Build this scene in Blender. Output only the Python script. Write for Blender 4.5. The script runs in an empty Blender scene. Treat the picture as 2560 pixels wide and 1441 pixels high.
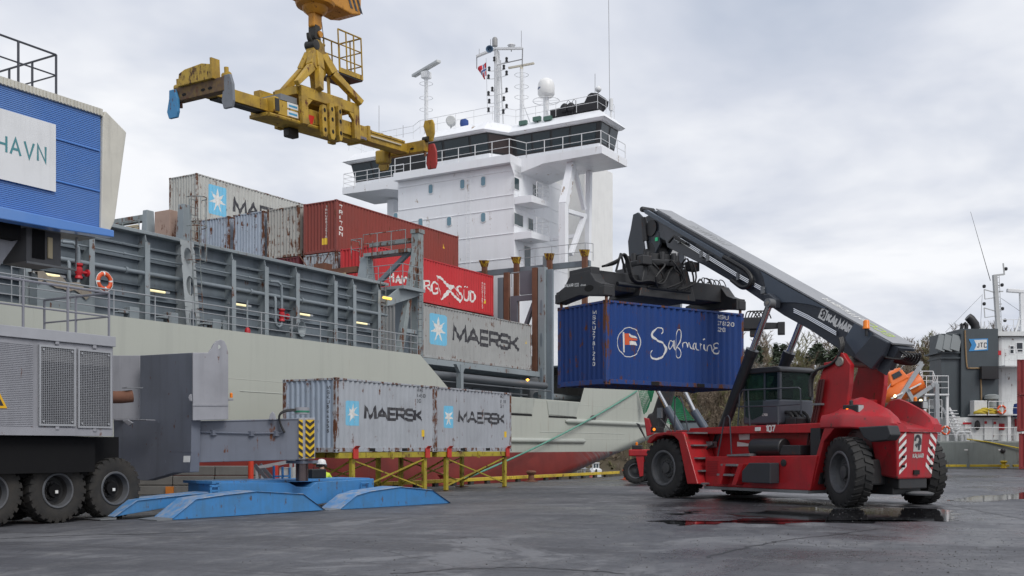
import bpy, bmesh, math, random
from math import sin, cos, pi, radians, sqrt, atan2
from mathutils import Vector, Matrix
random.seed(7)
SC = bpy.context.scene
COL = SC.collection
F = 2648.0; CX = 1280.0; HY = 1118.0; CAMZ = 1.63
# ---------------------------------------------------------------- camera
cam_d = bpy.data.cameras.new('camera'); cam = bpy.data.objects.new('camera', cam_d); COL.objects.link(cam)
cam.location = (0, 0, CAMZ); cam.rotation_euler = (pi/2, 0, 0)
cam_d.sensor_width = 36; cam_d.lens = 36*F/2560; cam_d.shift_y = (HY-720.5)/2560
cam_d.clip_start = 0.1; cam_d.clip_end = 5000
SC.camera = cam
# ---------------------------------------------------------------- world, sun, exposure
SUN_EL = radians(46); SUN_AZ = radians(146)      # azimuth clockwise from +Y: behind the camera, to the right
W = bpy.data.worlds.new('World'); SC.world = W; W.use_nodes = True
def world():
    nt = W.node_tree; nt.nodes.clear(); N = nt.nodes.new; L = nt.links.new
    out = N('ShaderNodeOutputWorld')
    sky = N('ShaderNodeTexSky'); sky.sky_type = 'NISHITA'; sky.sun_disc = False
    sky.sun_elevation = SUN_EL; sky.sun_rotation = SUN_AZ; sky.air_density = 1.2; sky.dust_density = 1.5
    b1 = N('ShaderNodeBackground'); b1.inputs['Strength'].default_value = 0.11
    L(sky.outputs[0], b1.inputs[0])
    tc = N('ShaderNodeTexCoord'); sep = N('ShaderNodeSeparateXYZ'); L(tc.outputs['Generated'], sep.inputs[0])
    az = N('ShaderNodeMath'); az.operation = 'ABSOLUTE'; L(sep.outputs[2], az.inputs[0])
    den = N('ShaderNodeMath'); den.operation = 'ADD'; den.inputs[1].default_value = 0.22; L(az.outputs[0], den.inputs[0])
    dx = N('ShaderNodeMath'); dx.operation = 'DIVIDE'; L(sep.outputs[0], dx.inputs[0]); L(den.outputs[0], dx.inputs[1])
    dy = N('ShaderNodeMath'); dy.operation = 'DIVIDE'; L(sep.outputs[1], dy.inputs[0]); L(den.outputs[0], dy.inputs[1])
    cb = N('ShaderNodeCombineXYZ'); L(dx.outputs[0], cb.inputs[0]); L(dy.outputs[0], cb.inputs[1])
    mp = N('ShaderNodeMapping'); mp.inputs['Location'].default_value = (15.2, 9.1, 0); mp.inputs['Scale'].default_value = (1.0, 1.0, 1)
    L(cb.outputs[0], mp.inputs[0])
    def noise(scale, det, rough, dist=0.0, off=0):
        n = N('ShaderNodeTexNoise'); n.inputs['Scale'].default_value = scale; n.inputs['Detail'].default_value = det
        n.inputs['Roughness'].default_value = rough; n.inputs['Distortion'].default_value = dist
        if off:
            m2 = N('ShaderNodeMapping'); m2.inputs['Location'].default_value = (off, off*.7, 0); L(mp.outputs[0], m2.inputs[0]); L(m2.outputs[0], n.inputs['Vector'])
        else: L(mp.outputs[0], n.inputs['Vector'])
        return n
    n1 = noise(0.75, 5, .52, .35); n2 = noise(1.7, 5, .54, .25, 9)
    mx = N('ShaderNodeMath'); mx.operation = 'MULTIPLY_ADD'; mx.inputs[1].default_value = .40; L(n2.outputs[0], mx.inputs[0])
    m1 = N('ShaderNodeMath'); m1.operation = 'MULTIPLY'; m1.inputs[1].default_value = .60; L(n1.outputs[0], m1.inputs[0]); L(m1.outputs[0], mx.inputs[2])
    rp = N('ShaderNodeValToRGB'); L(mx.outputs[0], rp.inputs[0])
    e = rp.color_ramp.elements; e[0].position = .35; e[0].color = (.50, .56, .68, 1); e[1].position = .565; e[1].color = (.95, .965, 1.0, 1)
    m = rp.color_ramp.elements.new(.455); m.color = (.665, .705, .80, 1)
    b2 = N('ShaderNodeBackground'); b2.inputs['Strength'].default_value = 1.0; L(rp.outputs[0], b2.inputs[0])
    cov = N('ShaderNodeMapRange'); cov.inputs[1].default_value = .34; cov.inputs[2].default_value = .5; cov.inputs[3].default_value = .93; cov.inputs[4].default_value = 1.0
    L(n2.outputs[0], cov.inputs[0])
    ms = N('ShaderNodeMixShader'); L(cov.outputs[0], ms.inputs[0]); L(b1.outputs[0], ms.inputs[1]); L(b2.outputs[0], ms.inputs[2])
    L(ms.outputs[0], out.inputs[0])
world()
sd = bpy.data.lights.new('sun', 'SUN'); sd.energy = 1.7; sd.angle = radians(25); sd.color = (1, .965, .92)
sun = bpy.data.objects.new('sun', sd); COL.objects.link(sun); sun.location = (0, -20, 40)
_d = Vector((sin(SUN_AZ)*cos(SUN_EL), cos(SUN_AZ)*cos(SUN_EL), sin(SUN_EL)))
sun.rotation_euler = _d.to_track_quat('Z', 'Y').to_euler()
SC.view_settings.view_transform = 'Standard'; SC.view_settings.look = 'None'; SC.view_settings.exposure = 0.0; SC.view_settings.gamma = 1
SC.view_settings.use_curve_mapping = False
SC.render.engine = 'CYCLES'
# ---------------------------------------------------------------- materials
MATS = {}
def srgb(r, g, b):
    f = lambda c: (c/255/12.92 if c/255 <= .04045 else ((c/255+.055)/1.055)**2.4)
    return (f(r), f(g), f(b))
def paint(name, col, rough=.5, metal=0.0, dirt=.25, dirtcol=None, dscale=1.2, rust=0.0, rustcol=(.16, .055, .022), rscale=2.5, streak=0.0, bump=.0, bscale=30, spec=.5, fade=0.0, coat=0.0):
    """painted / bare surface with mottled dirt, vertical streaks and rust patches"""
    if name in MATS: return MATS[name]
    m = bpy.data.materials.new(name); m.use_nodes = True; MATS[name] = m
    nt = m.node_tree; N = nt.nodes.new; L = nt.links.new
    b = nt.nodes['Principled BSDF']; b.inputs['Roughness'].default_value = rough; b.inputs['Metallic'].default_value = metal
    b.inputs['Specular IOR Level'].default_value = spec; b.inputs['Coat Weight'].default_value = coat
    tc = N('ShaderNodeTexCoord'); oi = N('ShaderNodeObjectInfo')
    ad = N('ShaderNodeVectorMath'); ad.operation = 'MULTIPLY_ADD'; ad.inputs[1].default_value = (13, 17, 11)
    cb = N('ShaderNodeCombineXYZ')
    for i in range(3): L(oi.outputs['Random'], cb.inputs[i])
    L(cb.outputs[0], ad.inputs[0]); L(tc.outputs['Object'], ad.inputs[2])
    def noise(sc, det=5, rg=.6, stretch=None):
        n = N('ShaderNodeTexNoise'); n.inputs['Scale'].default_value = sc; n.inputs['Detail'].default_value = det; n.inputs['Roughness'].default_value = rg
        if stretch:
            mp = N('ShaderNodeMapping'); mp.inputs['Scale'].default_value = stretch; L(ad.outputs[0], mp.inputs[0]); L(mp.outputs[0], n.inputs['Vector'])
        else: L(ad.outputs[0], n.inputs['Vector'])
        return n.outputs[0]
    def rng(src, a, c, lo=0., hi=1.):
        r = N('ShaderNodeMapRange'); r.inputs[1].default_value = a; r.inputs[2].default_value = c; r.inputs[3].default_value = lo; r.inputs[4].default_value = hi; L(src, r.inputs[0]); return r.outputs[0]
    def mix(fac, A, B):
        x = N('ShaderNodeMix'); x.data_type = 'RGBA'
        if isinstance(fac, float): x.inputs[0].default_value = fac
        else: L(fac, x.inputs[0])
        for i, c in ((6, A), (7, B)):
            if isinstance(c, tuple): x.inputs[i].default_value = (*c[:3], 1)
            else: L(c, x.inputs[i])
        return x.outputs[2]
    c = tuple(col)
    if dirtcol is None: dirtcol = tuple(x*.45+.01 for x in col)
    if fade: c = mix(rng(noise(dscale*.6, 3), .4, .7, 0, fade), c, tuple(min(1, x*1.0+.10) for x in col))
    if dirt: c = mix(rng(noise(dscale), .42, .72, 0, dirt), c, dirtcol)
    if streak: c = mix(rng(noise(1.0, 4, .6, (dscale*5, dscale*5, dscale*.35)), .5, .75, 0, streak), c, dirtcol)
    if rust:
        a = noise(rscale, 8, .7); s2 = noise(1.0, 6, .65, (rscale*3, rscale*3, rscale*.4))
        ml = N('ShaderNodeMath'); ml.operation = 'MULTIPLY'; L(a, ml.inputs[0]); L(s2, ml.inputs[1])
        th = .36-.17*rust
        f = rng(ml.outputs[0], th, th+.06)
        c = mix(f, c, mix(noise(rscale*6), rustcol, tuple(x*.45 for x in rustcol)))
        L(rng(f, 0, 1, rough, .85), b.inputs['Roughness'])
    if isinstance(c, tuple): b.inputs['Base Color'].default_value = (*c[:3], 1)
    else: L(c, b.inputs['Base Color'])
    if bump:
        bp = N('ShaderNodeBump'); bp.inputs['Strength'].default_value = bump; bp.inputs['Distance'].default_value = .02; L(noise(bscale, 4), bp.inputs['Height']); L(bp.outputs[0], b.inputs['Normal'])
    return m
def glass(name, col=(.012, .02, .022), rough=.04, alpha=1.0):
    if name in MATS: return MATS[name]
    m = bpy.data.materials.new(name); m.use_nodes = True; MATS[name] = m
    b = m.node_tree.nodes['Principled BSDF']; b.inputs['Base Color'].default_value = (*col, 1); b.inputs['Roughness'].default_value = rough
    b.inputs['Specular IOR Level'].default_value = .6
    if alpha < 1:
        nt = m.node_tree; t = nt.nodes.new('ShaderNodeBsdfTransparent'); t.inputs[0].default_value = (.55, .72, .66, 1); x = nt.nodes.new('ShaderNodeMixShader'); x.inputs[0].default_value = alpha
        nt.links.new(t.outputs[0], x.inputs[1]); nt.links.new(b.outputs[0], x.inputs[2]); nt.links.new(x.outputs[0], nt.nodes['Material Output'].inputs[0])
    return m
def emit(name, col, st):
    if name in MATS: return MATS[name]
    m = bpy.data.materials.new(name); m.use_nodes = True; MATS[name] = m
    b = m.node_tree.nodes['Principled BSDF']; b.inputs['Base Color'].default_value = (*col, 1); b.inputs['Emission Color'].default_value = (*col, 1); b.inputs['Emission Strength'].default_value = st
    return m
# ---------------------------------------------------------------- frames and mesh builder
def ray(px, py): return Vector(((px-CX)/F, 1.0, (HY-py)/F))
ORI = {}
class Frame:
    """a place's own coordinates: x along, y to its left, z up"""
    def __init__(s, O, phi): s.O = Vector(O); s.phi = phi; s.ex = Vector((cos(phi), sin(phi), 0)); s.ey = Vector((-sin(phi), cos(phi), 0)); s.ez = Vector((0, 0, 1))
    def l2w(s, p): return s.O+s.ex*p[0]+s.ey*p[1]+s.ez*p[2]
    def w2l(s, w): d = Vector(w)-s.O; return Vector((d.dot(s.ex), d.dot(s.ey), d.z))
    def pix(s, px, py, ax, val):
        """point seen at a pixel of the photograph on the plane local[ax] = val"""
        n = (s.ex, s.ey, s.ez)[ax]; r = ray(px, py); c = Vector((0, 0, CAMZ))
        t = ((s.O+n*val-c).dot(n))/r.dot(n)
        return s.w2l(c+r*t)
    def root(s, name, label, cat, o=(0, 0, 0), group=None):
        e = bpy.data.objects.new(name, None); COL.objects.link(e); e.empty_display_size = .3
        e.location = s.l2w(o); e.rotation_euler = (0, 0, s.phi); ORI[e] = Vector(o); tag(e, label, cat, group); return e
def tag(o, label=None, cat=None, group=None, kind=None):
    if label: o['label'] = label
    if cat: o['category'] = cat
    if group: o['group'] = group
    if kind: o['kind'] = kind
    return o
WORLD = Frame((0, 0, 0), 0)
def V(*a): return Vector(a)
class MB:
    def __init__(s): s.v = []; s.f = []; s.m = []; s.cm = 0
    def add(s, vs, fs):
        n = len(s.v); s.v += [tuple(p) for p in vs]; s.f += [tuple(i+n for i in q) for q in fs]; s.m += [s.cm]*len(fs); return s
    def box(s, x0, x1, y0, y1, z0, z1):
        if x0 > x1: x0, x1 = x1, x0
        if y0 > y1: y0, y1 = y1, y0
        if z0 > z1: z0, z1 = z1, z0
        return s.add([(x0, y0, z0), (x1, y0, z0), (x1, y1, z0), (x0, y1, z0), (x0, y0, z1), (x1, y0, z1), (x1, y1, z1), (x0, y1, z1)],
                     [(0, 3, 2, 1), (4, 5, 6, 7), (0, 1, 5, 4), (1, 2, 6, 5), (2, 3, 7, 6), (3, 0, 4, 7)])
    def hexa(s, p): return s.add(p, [(0, 3, 2, 1), (4, 5, 6, 7), (0, 1, 5, 4), (1, 2, 6, 5), (2, 3, 7, 6), (3, 0, 4, 7)])
    def bar(s, p, q, w, h, up=(0, 0, 1), w2=None, h2=None):
        p = Vector(p); q = Vector(q); d = (q-p).normalized(); u = Vector(up)
        if abs(d.dot(u)) > .98: u = Vector((1, 0, 0)) if abs(d.x) < .9 else Vector((0, 1, 0))
        r = d.cross(u).normalized(); u = r.cross(d).normalized(); w2 = w if w2 is None else w2; h2 = h if h2 is None else h2
        vs = [c+r*(a*ww/2)+u*(b*hh/2) for c, ww, hh in ((p, w, h), (q, w2, h2)) for a, b in ((-1, -1), (1, -1), (1, 1), (-1, 1))]
        return s.add(vs, [(0, 1, 2, 3), (7, 6, 5, 4), (0, 4, 5, 1), (1, 5, 6, 2), (2, 6, 7, 3), (3, 7, 4, 0)])
    def tube(s, p, q, r, n=8, r2=None, cap=True):
        p = Vector(p); q = Vector(q); d = q-p
        if d.length < 1e-6: return s
        d.normalize(); a = d.orthogonal().normalized(); b = d.cross(a); r2 = r if r2 is None else r2
        vs = [c+(a*cos(2*pi*i/n)+b*sin(2*pi*i/n))*rr for c, rr in ((p, r), (q, r2)) for i in range(n)]
        fs = [(i, (i+1) % n, n+(i+1) % n, n+i) for i in range(n)]
        if cap: fs += [tuple(range(n-1, -1, -1)), tuple(range(n, 2*n))]
        return s.add(vs, fs)
    def path(s, pts, r, n=6, close=False):
        P = [Vector(p) for p in pts]; k = len(P); prev = None; rings = []
        for i in range(k):
            if close: t = P[(i+1) % k]-P[i-1]
            else: t = P[min(i+1, k-1)]-P[max(i-1, 0)]
            t.normalize()
            a = t.orthogonal().normalized() if prev is None else (prev-t*prev.dot(t)).normalized()
            prev = a; b = t.cross(a); rr = r[i] if isinstance(r, (list, tuple)) else r
            rings += [P[i]+(a*cos(2*pi*j/n)+b*sin(2*pi*j/n))*rr for j in range(n)]
        fs = []
        for i in range(k if close else k-1):
            o = i*n; o2 = ((i+1) % k)*n
            fs += [(o+j, o+(j+1) % n, o2+(j+1) % n, o2+j) for j in range(n)]
        if not close: fs += [tuple(range(n-1, -1, -1)), tuple(range((k-1)*n, k*n))]
        return s.add(rings, fs)
    def prism(s, pts, plane, a, b):
        """polygon in a plane ('xz','xy','yz') extruded from a to b along the third axis"""
        g = {'xz': lambda u, w, e: (u, e, w), 'xy': lambda u, w, e: (u, w, e), 'yz': lambda u, w, e: (e, u, w)}[plane]
        n = len(pts); ar = sum(pts[i][0]*pts[(i+1) % n][1]-pts[(i+1) % n][0]*pts[i][1] for i in range(n))
        sgn = {'xz': -1, 'xy': 1, 'yz': 1}[plane]
        if a > b: a, b = b, a
        if ar*sgn < 0: pts = list(pts)[::-1]
        vs = [g(p[0], p[1], a) for p in pts]+[g(p[0], p[1], b) for p in pts]
        return s.add(vs, [tuple(range(n-1, -1, -1)), tuple(range(n, 2*n))]+[(i, (i+1) % n, n+(i+1) % n, n+i) for i in range(n)])
    def lathe(s, prof, c, ax, n=24, close=False, cap=True):
        """profile of (radius, height) turned about axis ax through c"""
        c = Vector(c); ax = Vector(ax).normalized(); a = ax.orthogonal().normalized(); b = ax.cross(a)
        vs = [c+ax*h+(a*cos(2*pi*i/n)+b*sin(2*pi*i/n))*r for r, h in prof for i in range(n)]
        fs = [(k*n+i, k*n+(i+1) % n, (k+1)*n+(i+1) % n, (k+1)*n+i) for k in range(len(prof)-1) for i in range(n)]
        if close: fs += [((len(prof)-1)*n+i, (len(prof)-1)*n+(i+1) % n, (i+1) % n, i) for i in range(n)]
        elif cap:
            if prof[0][0] > 1e-4: fs.append(tuple(range(n-1, -1, -1)))
            if prof[-1][0] > 1e-4: fs.append(tuple(range((len(prof)-1)*n, len(prof)*n)))
        return s.add(vs, fs)
    def poly(s, pts): return s.add(pts, [tuple(range(len(pts)))])
    def ball(s, c, r, n=10, sc=(1, 1, 1)):
        c = Vector(c); pr = [(sin(pi*i/n), -cos(pi*i/n)) for i in range(n+1)]; m = n+4
        vs = [c+Vector((a*cos(2*pi*j/m)*r*sc[0], a*sin(2*pi*j/m)*r*sc[1], h*r*sc[2])) for a, h in pr for j in range(m)]
        return s.add(vs, [(k*m+j, k*m+(j+1) % m, (k+1)*m+(j+1) % m, (k+1)*m+j) for k in range(n) for j in range(m)])
    def rail(s, pts, h=1.0, bars=(1.0, .66, .33), r=.022, step=1.5, post=.022):
        """handrail along a polyline of floor points"""
        P = [Vector(p) for p in pts]
        for b in bars:
            for i in range(len(P)-1): s.tube(P[i]+V(0, 0, h*b), P[i+1]+V(0, 0, h*b), r if b == bars[0] else r*.75, 6)
        for i in range(len(P)-1):
            L = (P[i+1]-P[i]).length; n = max(1, round(L/step))
            for j in range(n+1 if i == len(P)-2 else n): q = P[i].lerp(P[i+1], j/n); s.tube(q, q+V(0, 0, h), post, 6)
        return s
    def ladder(s, p, q, w=.4, side=(1, 0, 0), step=.3, r=.02):
        p = Vector(p); q = Vector(q); sd_ = Vector(side).normalized()*w/2
        s.tube(p-sd_, q-sd_, r, 6); s.tube(p+sd_, q+sd_, r, 6); L = (q-p).length; n = int(L/step)
        for i in range(1, n+1): c = p+(q-p)*(i*step/L); s.tube(c-sd_, c+sd_, r*.7, 5)
        return s
    def build(s, name, mat, parent=None, bevel=0, smooth=None, label=None, kind=None):
        me = bpy.data.meshes.new(name); me.from_pydata(s.v, [], s.f); me.update()
        o = bpy.data.objects.new(name, me); COL.objects.link(o)
        for mm in (mat if isinstance(mat, (list, tuple)) else [mat]): me.materials.append(mm)
        if isinstance(mat, (list, tuple)): me.polygons.foreach_set('material_index', s.m)
        if parent is not None:
            o.parent = parent
            if parent in ORI: o.location = -ORI[parent]
        if smooth is not None:
            me.polygons.foreach_set('use_smooth', [True]*len(me.polygons)); me.set_sharp_from_angle(angle=radians(smooth))
        if bevel:
            bv = o.modifiers.new('bevel', 'BEVEL'); bv.width = bevel; bv.segments = 2; bv.limit_method = 'ANGLE'; bv.angle_limit = radians(40)
        if label: o['label'] = label
        if kind: o['kind'] = kind
        return o
# ---------------------------------------------------------------- lettering: strokes on a surface
GL = {
 'A': (.95, [[(0, 0), (.475, 1), (.95, 0)], [(.17, .34), (.78, .34)]]), 'B': (.75, [[(0, 0), (0, 1), (.55, 1), (.72, .88), (.72, .62), (.55, .52), (0, .52)], [(.55, .52), (.75, .4), (.75, .12), (.58, 0), (0, 0)]]),
 'C': (.75, [[(.75, .8), (.6, 1), (.15, 1), (0, .85), (0, .15), (.15, 0), (.6, 0), (.75, .2)]]), 'D': (.75, [[(0, 0), (0, 1), (.5, 1), (.75, .78), (.75, .22), (.5, 0), (0, 0)]]),
 'E': (.68, [[(.68, 1), (0, 1), (0, 0), (.68, 0)], [(0, .5), (.6, .5)]]), 'F': (.65, [[(.65, 1), (0, 1), (0, 0)], [(0, .5), (.55, .5)]]),
 'G': (.78, [[(.76, .8), (.6, 1), (.15, 1), (0, .85), (0, .15), (.15, 0), (.6, 0), (.78, .18), (.78, .48), (.45, .48)]]), 'H': (.75, [[(0, 0), (0, 1)], [(.75, 0), (.75, 1)], [(0, .5), (.75, .5)]]),
 'I': (.12, [[(.06, 0), (.06, 1)]]), 'J': (.55, [[(.55, 1), (.55, .18), (.4, 0), (.15, 0), (0, .2)]]), 'K': (.78, [[(0, 0), (0, 1)], [(.72, 1), (.28, .5), (.78, 0)], [(0, .5), (.3, .5)]]), 'L': (.6, [[(0, 1), (0, 0), (.6, 0)]]),
 'M': (.95, [[(0, 0), (.04, 1), (.475, .12), (.91, 1), (.95, 0)]]), 'N': (.78, [[(0, 0), (0, 1), (.78, 0), (.78, 1)]]), 'O': (.8, [[(.4, 1), (.15, 1), (0, .85), (0, .15), (.15, 0), (.65, 0), (.8, .15), (.8, .85), (.65, 1), (.4, 1)]]),
 'R': (.75, [[(0, 0), (0, 1), (.6, 1), (.74, .87), (.74, .58), (.6, .45), (0, .45)], [(.42, .45), (.76, 0)]]), 'S': (.75, [[(.74, .76), (.74, .88), (.62, 1), (.13, 1), (0, .87), (0, .63), (.13, .5), (.62, .5), (.75, .37), (.75, .13), (.62, 0), (.13, 0), (0, .12), (0, .24)]]),
 'T': (.8, [[(0, 1), (.8, 1)], [(.4, 1), (.4, 0)]]), 'U': (.75, [[(0, 1), (0, .15), (.15, 0), (.6, 0), (.75, .15), (.75, 1)]]), 'V': (.9, [[(0, 1), (.45, 0), (.9, 1)]]), 'W': (1.2, [[(0, 1), (.3, 0), (.6, .8), (.9, 0), (1.2, 1)]]),
 'c': (.5, [[(.5, .5), (.4, .6), (.1, .6), (0, .5), (0, .1), (.1, 0), (.4, 0), (.5, .1)]]), 'e': (.55, [[(0, .3), (.55, .3), (.55, .48), (.42, .6), (.12, .6), (0, .48), (0, .12), (.12, 0), (.5, 0)]]), 'f': (.35, [[(.35, 1), (.15, .95), (.12, .8), (.12, 0)], [(0, .6), (.32, .6)]]),
 'i': (.1, [[(.05, 0), (.05, .6)], [(.05, .75), (.05, .87)]]), 'n': (.5, [[(0, 0), (0, .6)], [(0, .45), (.15, .6), (.38, .6), (.5, .48), (.5, 0)]]), 't': (.35, [[(.12, .85), (.12, .1), (.2, 0), (.35, 0)], [(0, .6), (.35, .6)]]),
 'l': (.1, [[(.05, 0), (.05, 1)]]), 's': (.5, [[(.5, .5), (.4, .6), (.1, .6), (0, .48), (.1, .33), (.4, .28), (.5, .14), (.4, 0), (.1, 0), (0, .1)]]), 'o': (.55, [[(.27, .6), (.12, .6), (0, .45), (0, .15), (.12, 0), (.43, 0), (.55, .15), (.55, .45), (.43, .6), (.27, .6)]]), 'm': (.8, [[(0, 0), (0, .6)], [(0, .45), (.12, .6), (.3, .6), (.4, .48), (.4, 0)], [(.4, .45), (.52, .6), (.7, .6), (.8, .48), (.8, 0)]]),
 'a': (.5, [[(.05, .55), (.2, .6), (.4, .6), (.5, .48), (.5, 0), (.12, 0), (0, .1), (0, .22), (.12, .33), (.5, .33)]]), 'r': (.35, [[(0, 0), (0, .6)], [(0, .42), (.15, .58), (.35, .6)]]),
 '0': (.62, [[(.31, 1), (.12, 1), (0, .85), (0, .15), (.12, 0), (.5, 0), (.62, .15), (.62, .85), (.5, 1), (.31, 1)]]), '1': (.3, [[(0, .8), (.22, 1), (.22, 0)]]), '2': (.62, [[(0, .8), (.12, 1), (.5, 1), (.62, .85), (.62, .62), (0, .1), (0, 0), (.62, 0)]]),
 '3': (.6, [[(0, .88), (.12, 1), (.48, 1), (.6, .88), (.6, .62), (.48, .52), (.2, .52)], [(.48, .52), (.6, .4), (.6, .12), (.48, 0), (.12, 0), (0, .12)]]), '4': (.65, [[(.48, 0), (.48, 1), (0, .3), (.65, .3)]]), '5': (.6, [[(.58, 1), (.03, 1), (.03, .55), (.45, .58), (.6, .45), (.6, .13), (.47, 0), (0, 0)]]),
 '6': (.6, [[(.55, 1), (.15, 1), (0, .85), (0, .13), (.12, 0), (.48, 0), (.6, .13), (.6, .42), (.48, .54), (0, .54)]]), '7': (.6, [[(0, 1), (.6, 1), (.2, 0)]]), '8': (.6, [[(.3, .53), (.1, .6), (.05, .88), (.15, 1), (.45, 1), (.55, .88), (.5, .6), (.1, .46), (0, .35), (0, .12), (.12, 0), (.48, 0), (.6, .12), (.6, .35), (.5, .46), (.3, .53)]]), '9': (.6, [[(.05, 0), (.45, 0), (.6, .15), (.6, .87), (.48, 1), (.12, 1), (0, .87), (0, .6), (.12, .48), (.6, .48)]]),
}
def ribbon(pts, hw):
    """mitred quads along a 2-D polyline; hw is one half width or a list"""
    P = [Vector((p[0], p[1])) for p in pts]; n = len(P); H = hw if isinstance(hw, (list, tuple)) else [hw]*n; L = []; R = []
    closed = (P[0]-P[-1]).length < 1e-5
    for i in range(n):
        if closed: a, b = P[i-1 if i else n-2], P[i+1 if i < n-1 else 1]
        else: a, b = P[max(i-1, 0)], P[min(i+1, n-1)]
        d1 = (P[i]-a); d2 = (b-P[i])
        if d1.length < 1e-7: d1 = d2
        if d2.length < 1e-7: d2 = d1
        d1 = d1.normalized(); d2 = d2.normalized(); n1 = Vector((-d1.y, d1.x)); n2 = Vector((-d2.y, d2.x)); m = n1+n2
        if m.length < .2: m = n1
        m.normalize(); k = min(2.2, 1/max(.3, m.dot(n1))); L.append(P[i]+m*H[i]*k); R.append(P[i]-m*H[i]*k)
    return [[R[i], R[i+1], L[i+1], L[i]] for i in range(n-1)]
def text_strokes(txt, h, sw, gap=.22, wf=1.0, x0=0, y0=0, vert=False):
    """list of strokes (lists of quads) spelling txt, height h"""
    out = []; x = x0; y = y0
    for ch in txt:
        if ch == ' ':
            if vert: y -= h*.7
            else: x += h*.4
            continue
        w, st = GL[ch]
        for pl in st: out.append(ribbon([(x+a*h*wf, y+b*(h-sw)+sw/2) for a, b in pl], sw/2))
        if vert: y -= h*1.28
        else: x += (w*wf+gap)*h
    return out, x
def text_width(txt, h, gap=.22, wf=1.0): return sum(h*.4 if c == ' ' else (GL[c][0]*wf+gap)*h for c in txt)-gap*h
def catmull(P, n=6):
    P = [Vector(p) for p in P]; out = []
    for i in range(len(P)-1):
        a, b, c, d = P[max(i-1, 0)], P[i], P[i+1], P[min(i+2, len(P)-1)]
        for j in range(n):
            t = j/n; out.append(.5*((2*b)+(c-a)*t+(2*a-5*b+4*c-d)*t*t+(3*b-3*c+d-a)*t**3))
    return out+[P[-1]]
def clipx(poly, a, b):
    def half(P, x, sg):
        o = []
        for i in range(len(P)):
            p, q = P[i], P[(i+1) % len(P)]; ip = (p[0]-x)*sg >= 0; iq = (q[0]-x)*sg >= 0
            if ip: o.append(p)
            if ip != iq: t = (x-p[0])/(q[0]-p[0]); o.append((x, p[1]+(q[1]-p[1])*t))
        return o
    P = [(p[0], p[1]) for p in poly]; P = half(P, a, 1)
    return half(P, b, -1) if len(P) > 2 else []
def marks(mb, strokes, fn, breaks=None, d0=.004, dd=.0005):
    """lay strokes on a surface: fn(x, y, depth) -> point; cut at breaks so they follow folds"""
    for i, st in enumerate(strokes):
        d = d0+dd*(i % 7)
        for q in st:
            q = [(p[0], p[1]) for p in q]
            if breaks is None: mb.poly([fn(p[0], p[1], d) for p in q])
            else:
                lo = min(p[0] for p in q); hi = max(p[0] for p in q)
                for j in range(len(breaks)-1):
                    if breaks[j+1] <= lo or breaks[j] >= hi: continue
                    c = clipx(q, breaks[j], breaks[j+1])
                    if len(c) > 2: mb.poly([fn(p[0], p[1], d) for p in c])
    return mb
SHIP = Frame((0, 0, 0), radians(59.17))
WHITE_INK = paint('white_lettering', (.74, .74, .72), .6, dirt=.5, dscale=7, dirtcol=(.4, .36, .3)); BLACK_INK = paint('black_lettering', (.022, .022, .03), .6, dirt=.55, dscale=7, dirtcol=(.16, .16, .16))
SKYBLUE = paint('light_blue_panel', (.16, .50, .72), .6, dirt=.35, dscale=4, dirtcol=(.3, .42, .47)); YELLOW_INK = paint('yellow_sticker', (.75, .5, .03), .6)
HOLE = paint('dark_hole', (.008, .008, .008), .9, dirt=0)
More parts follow.
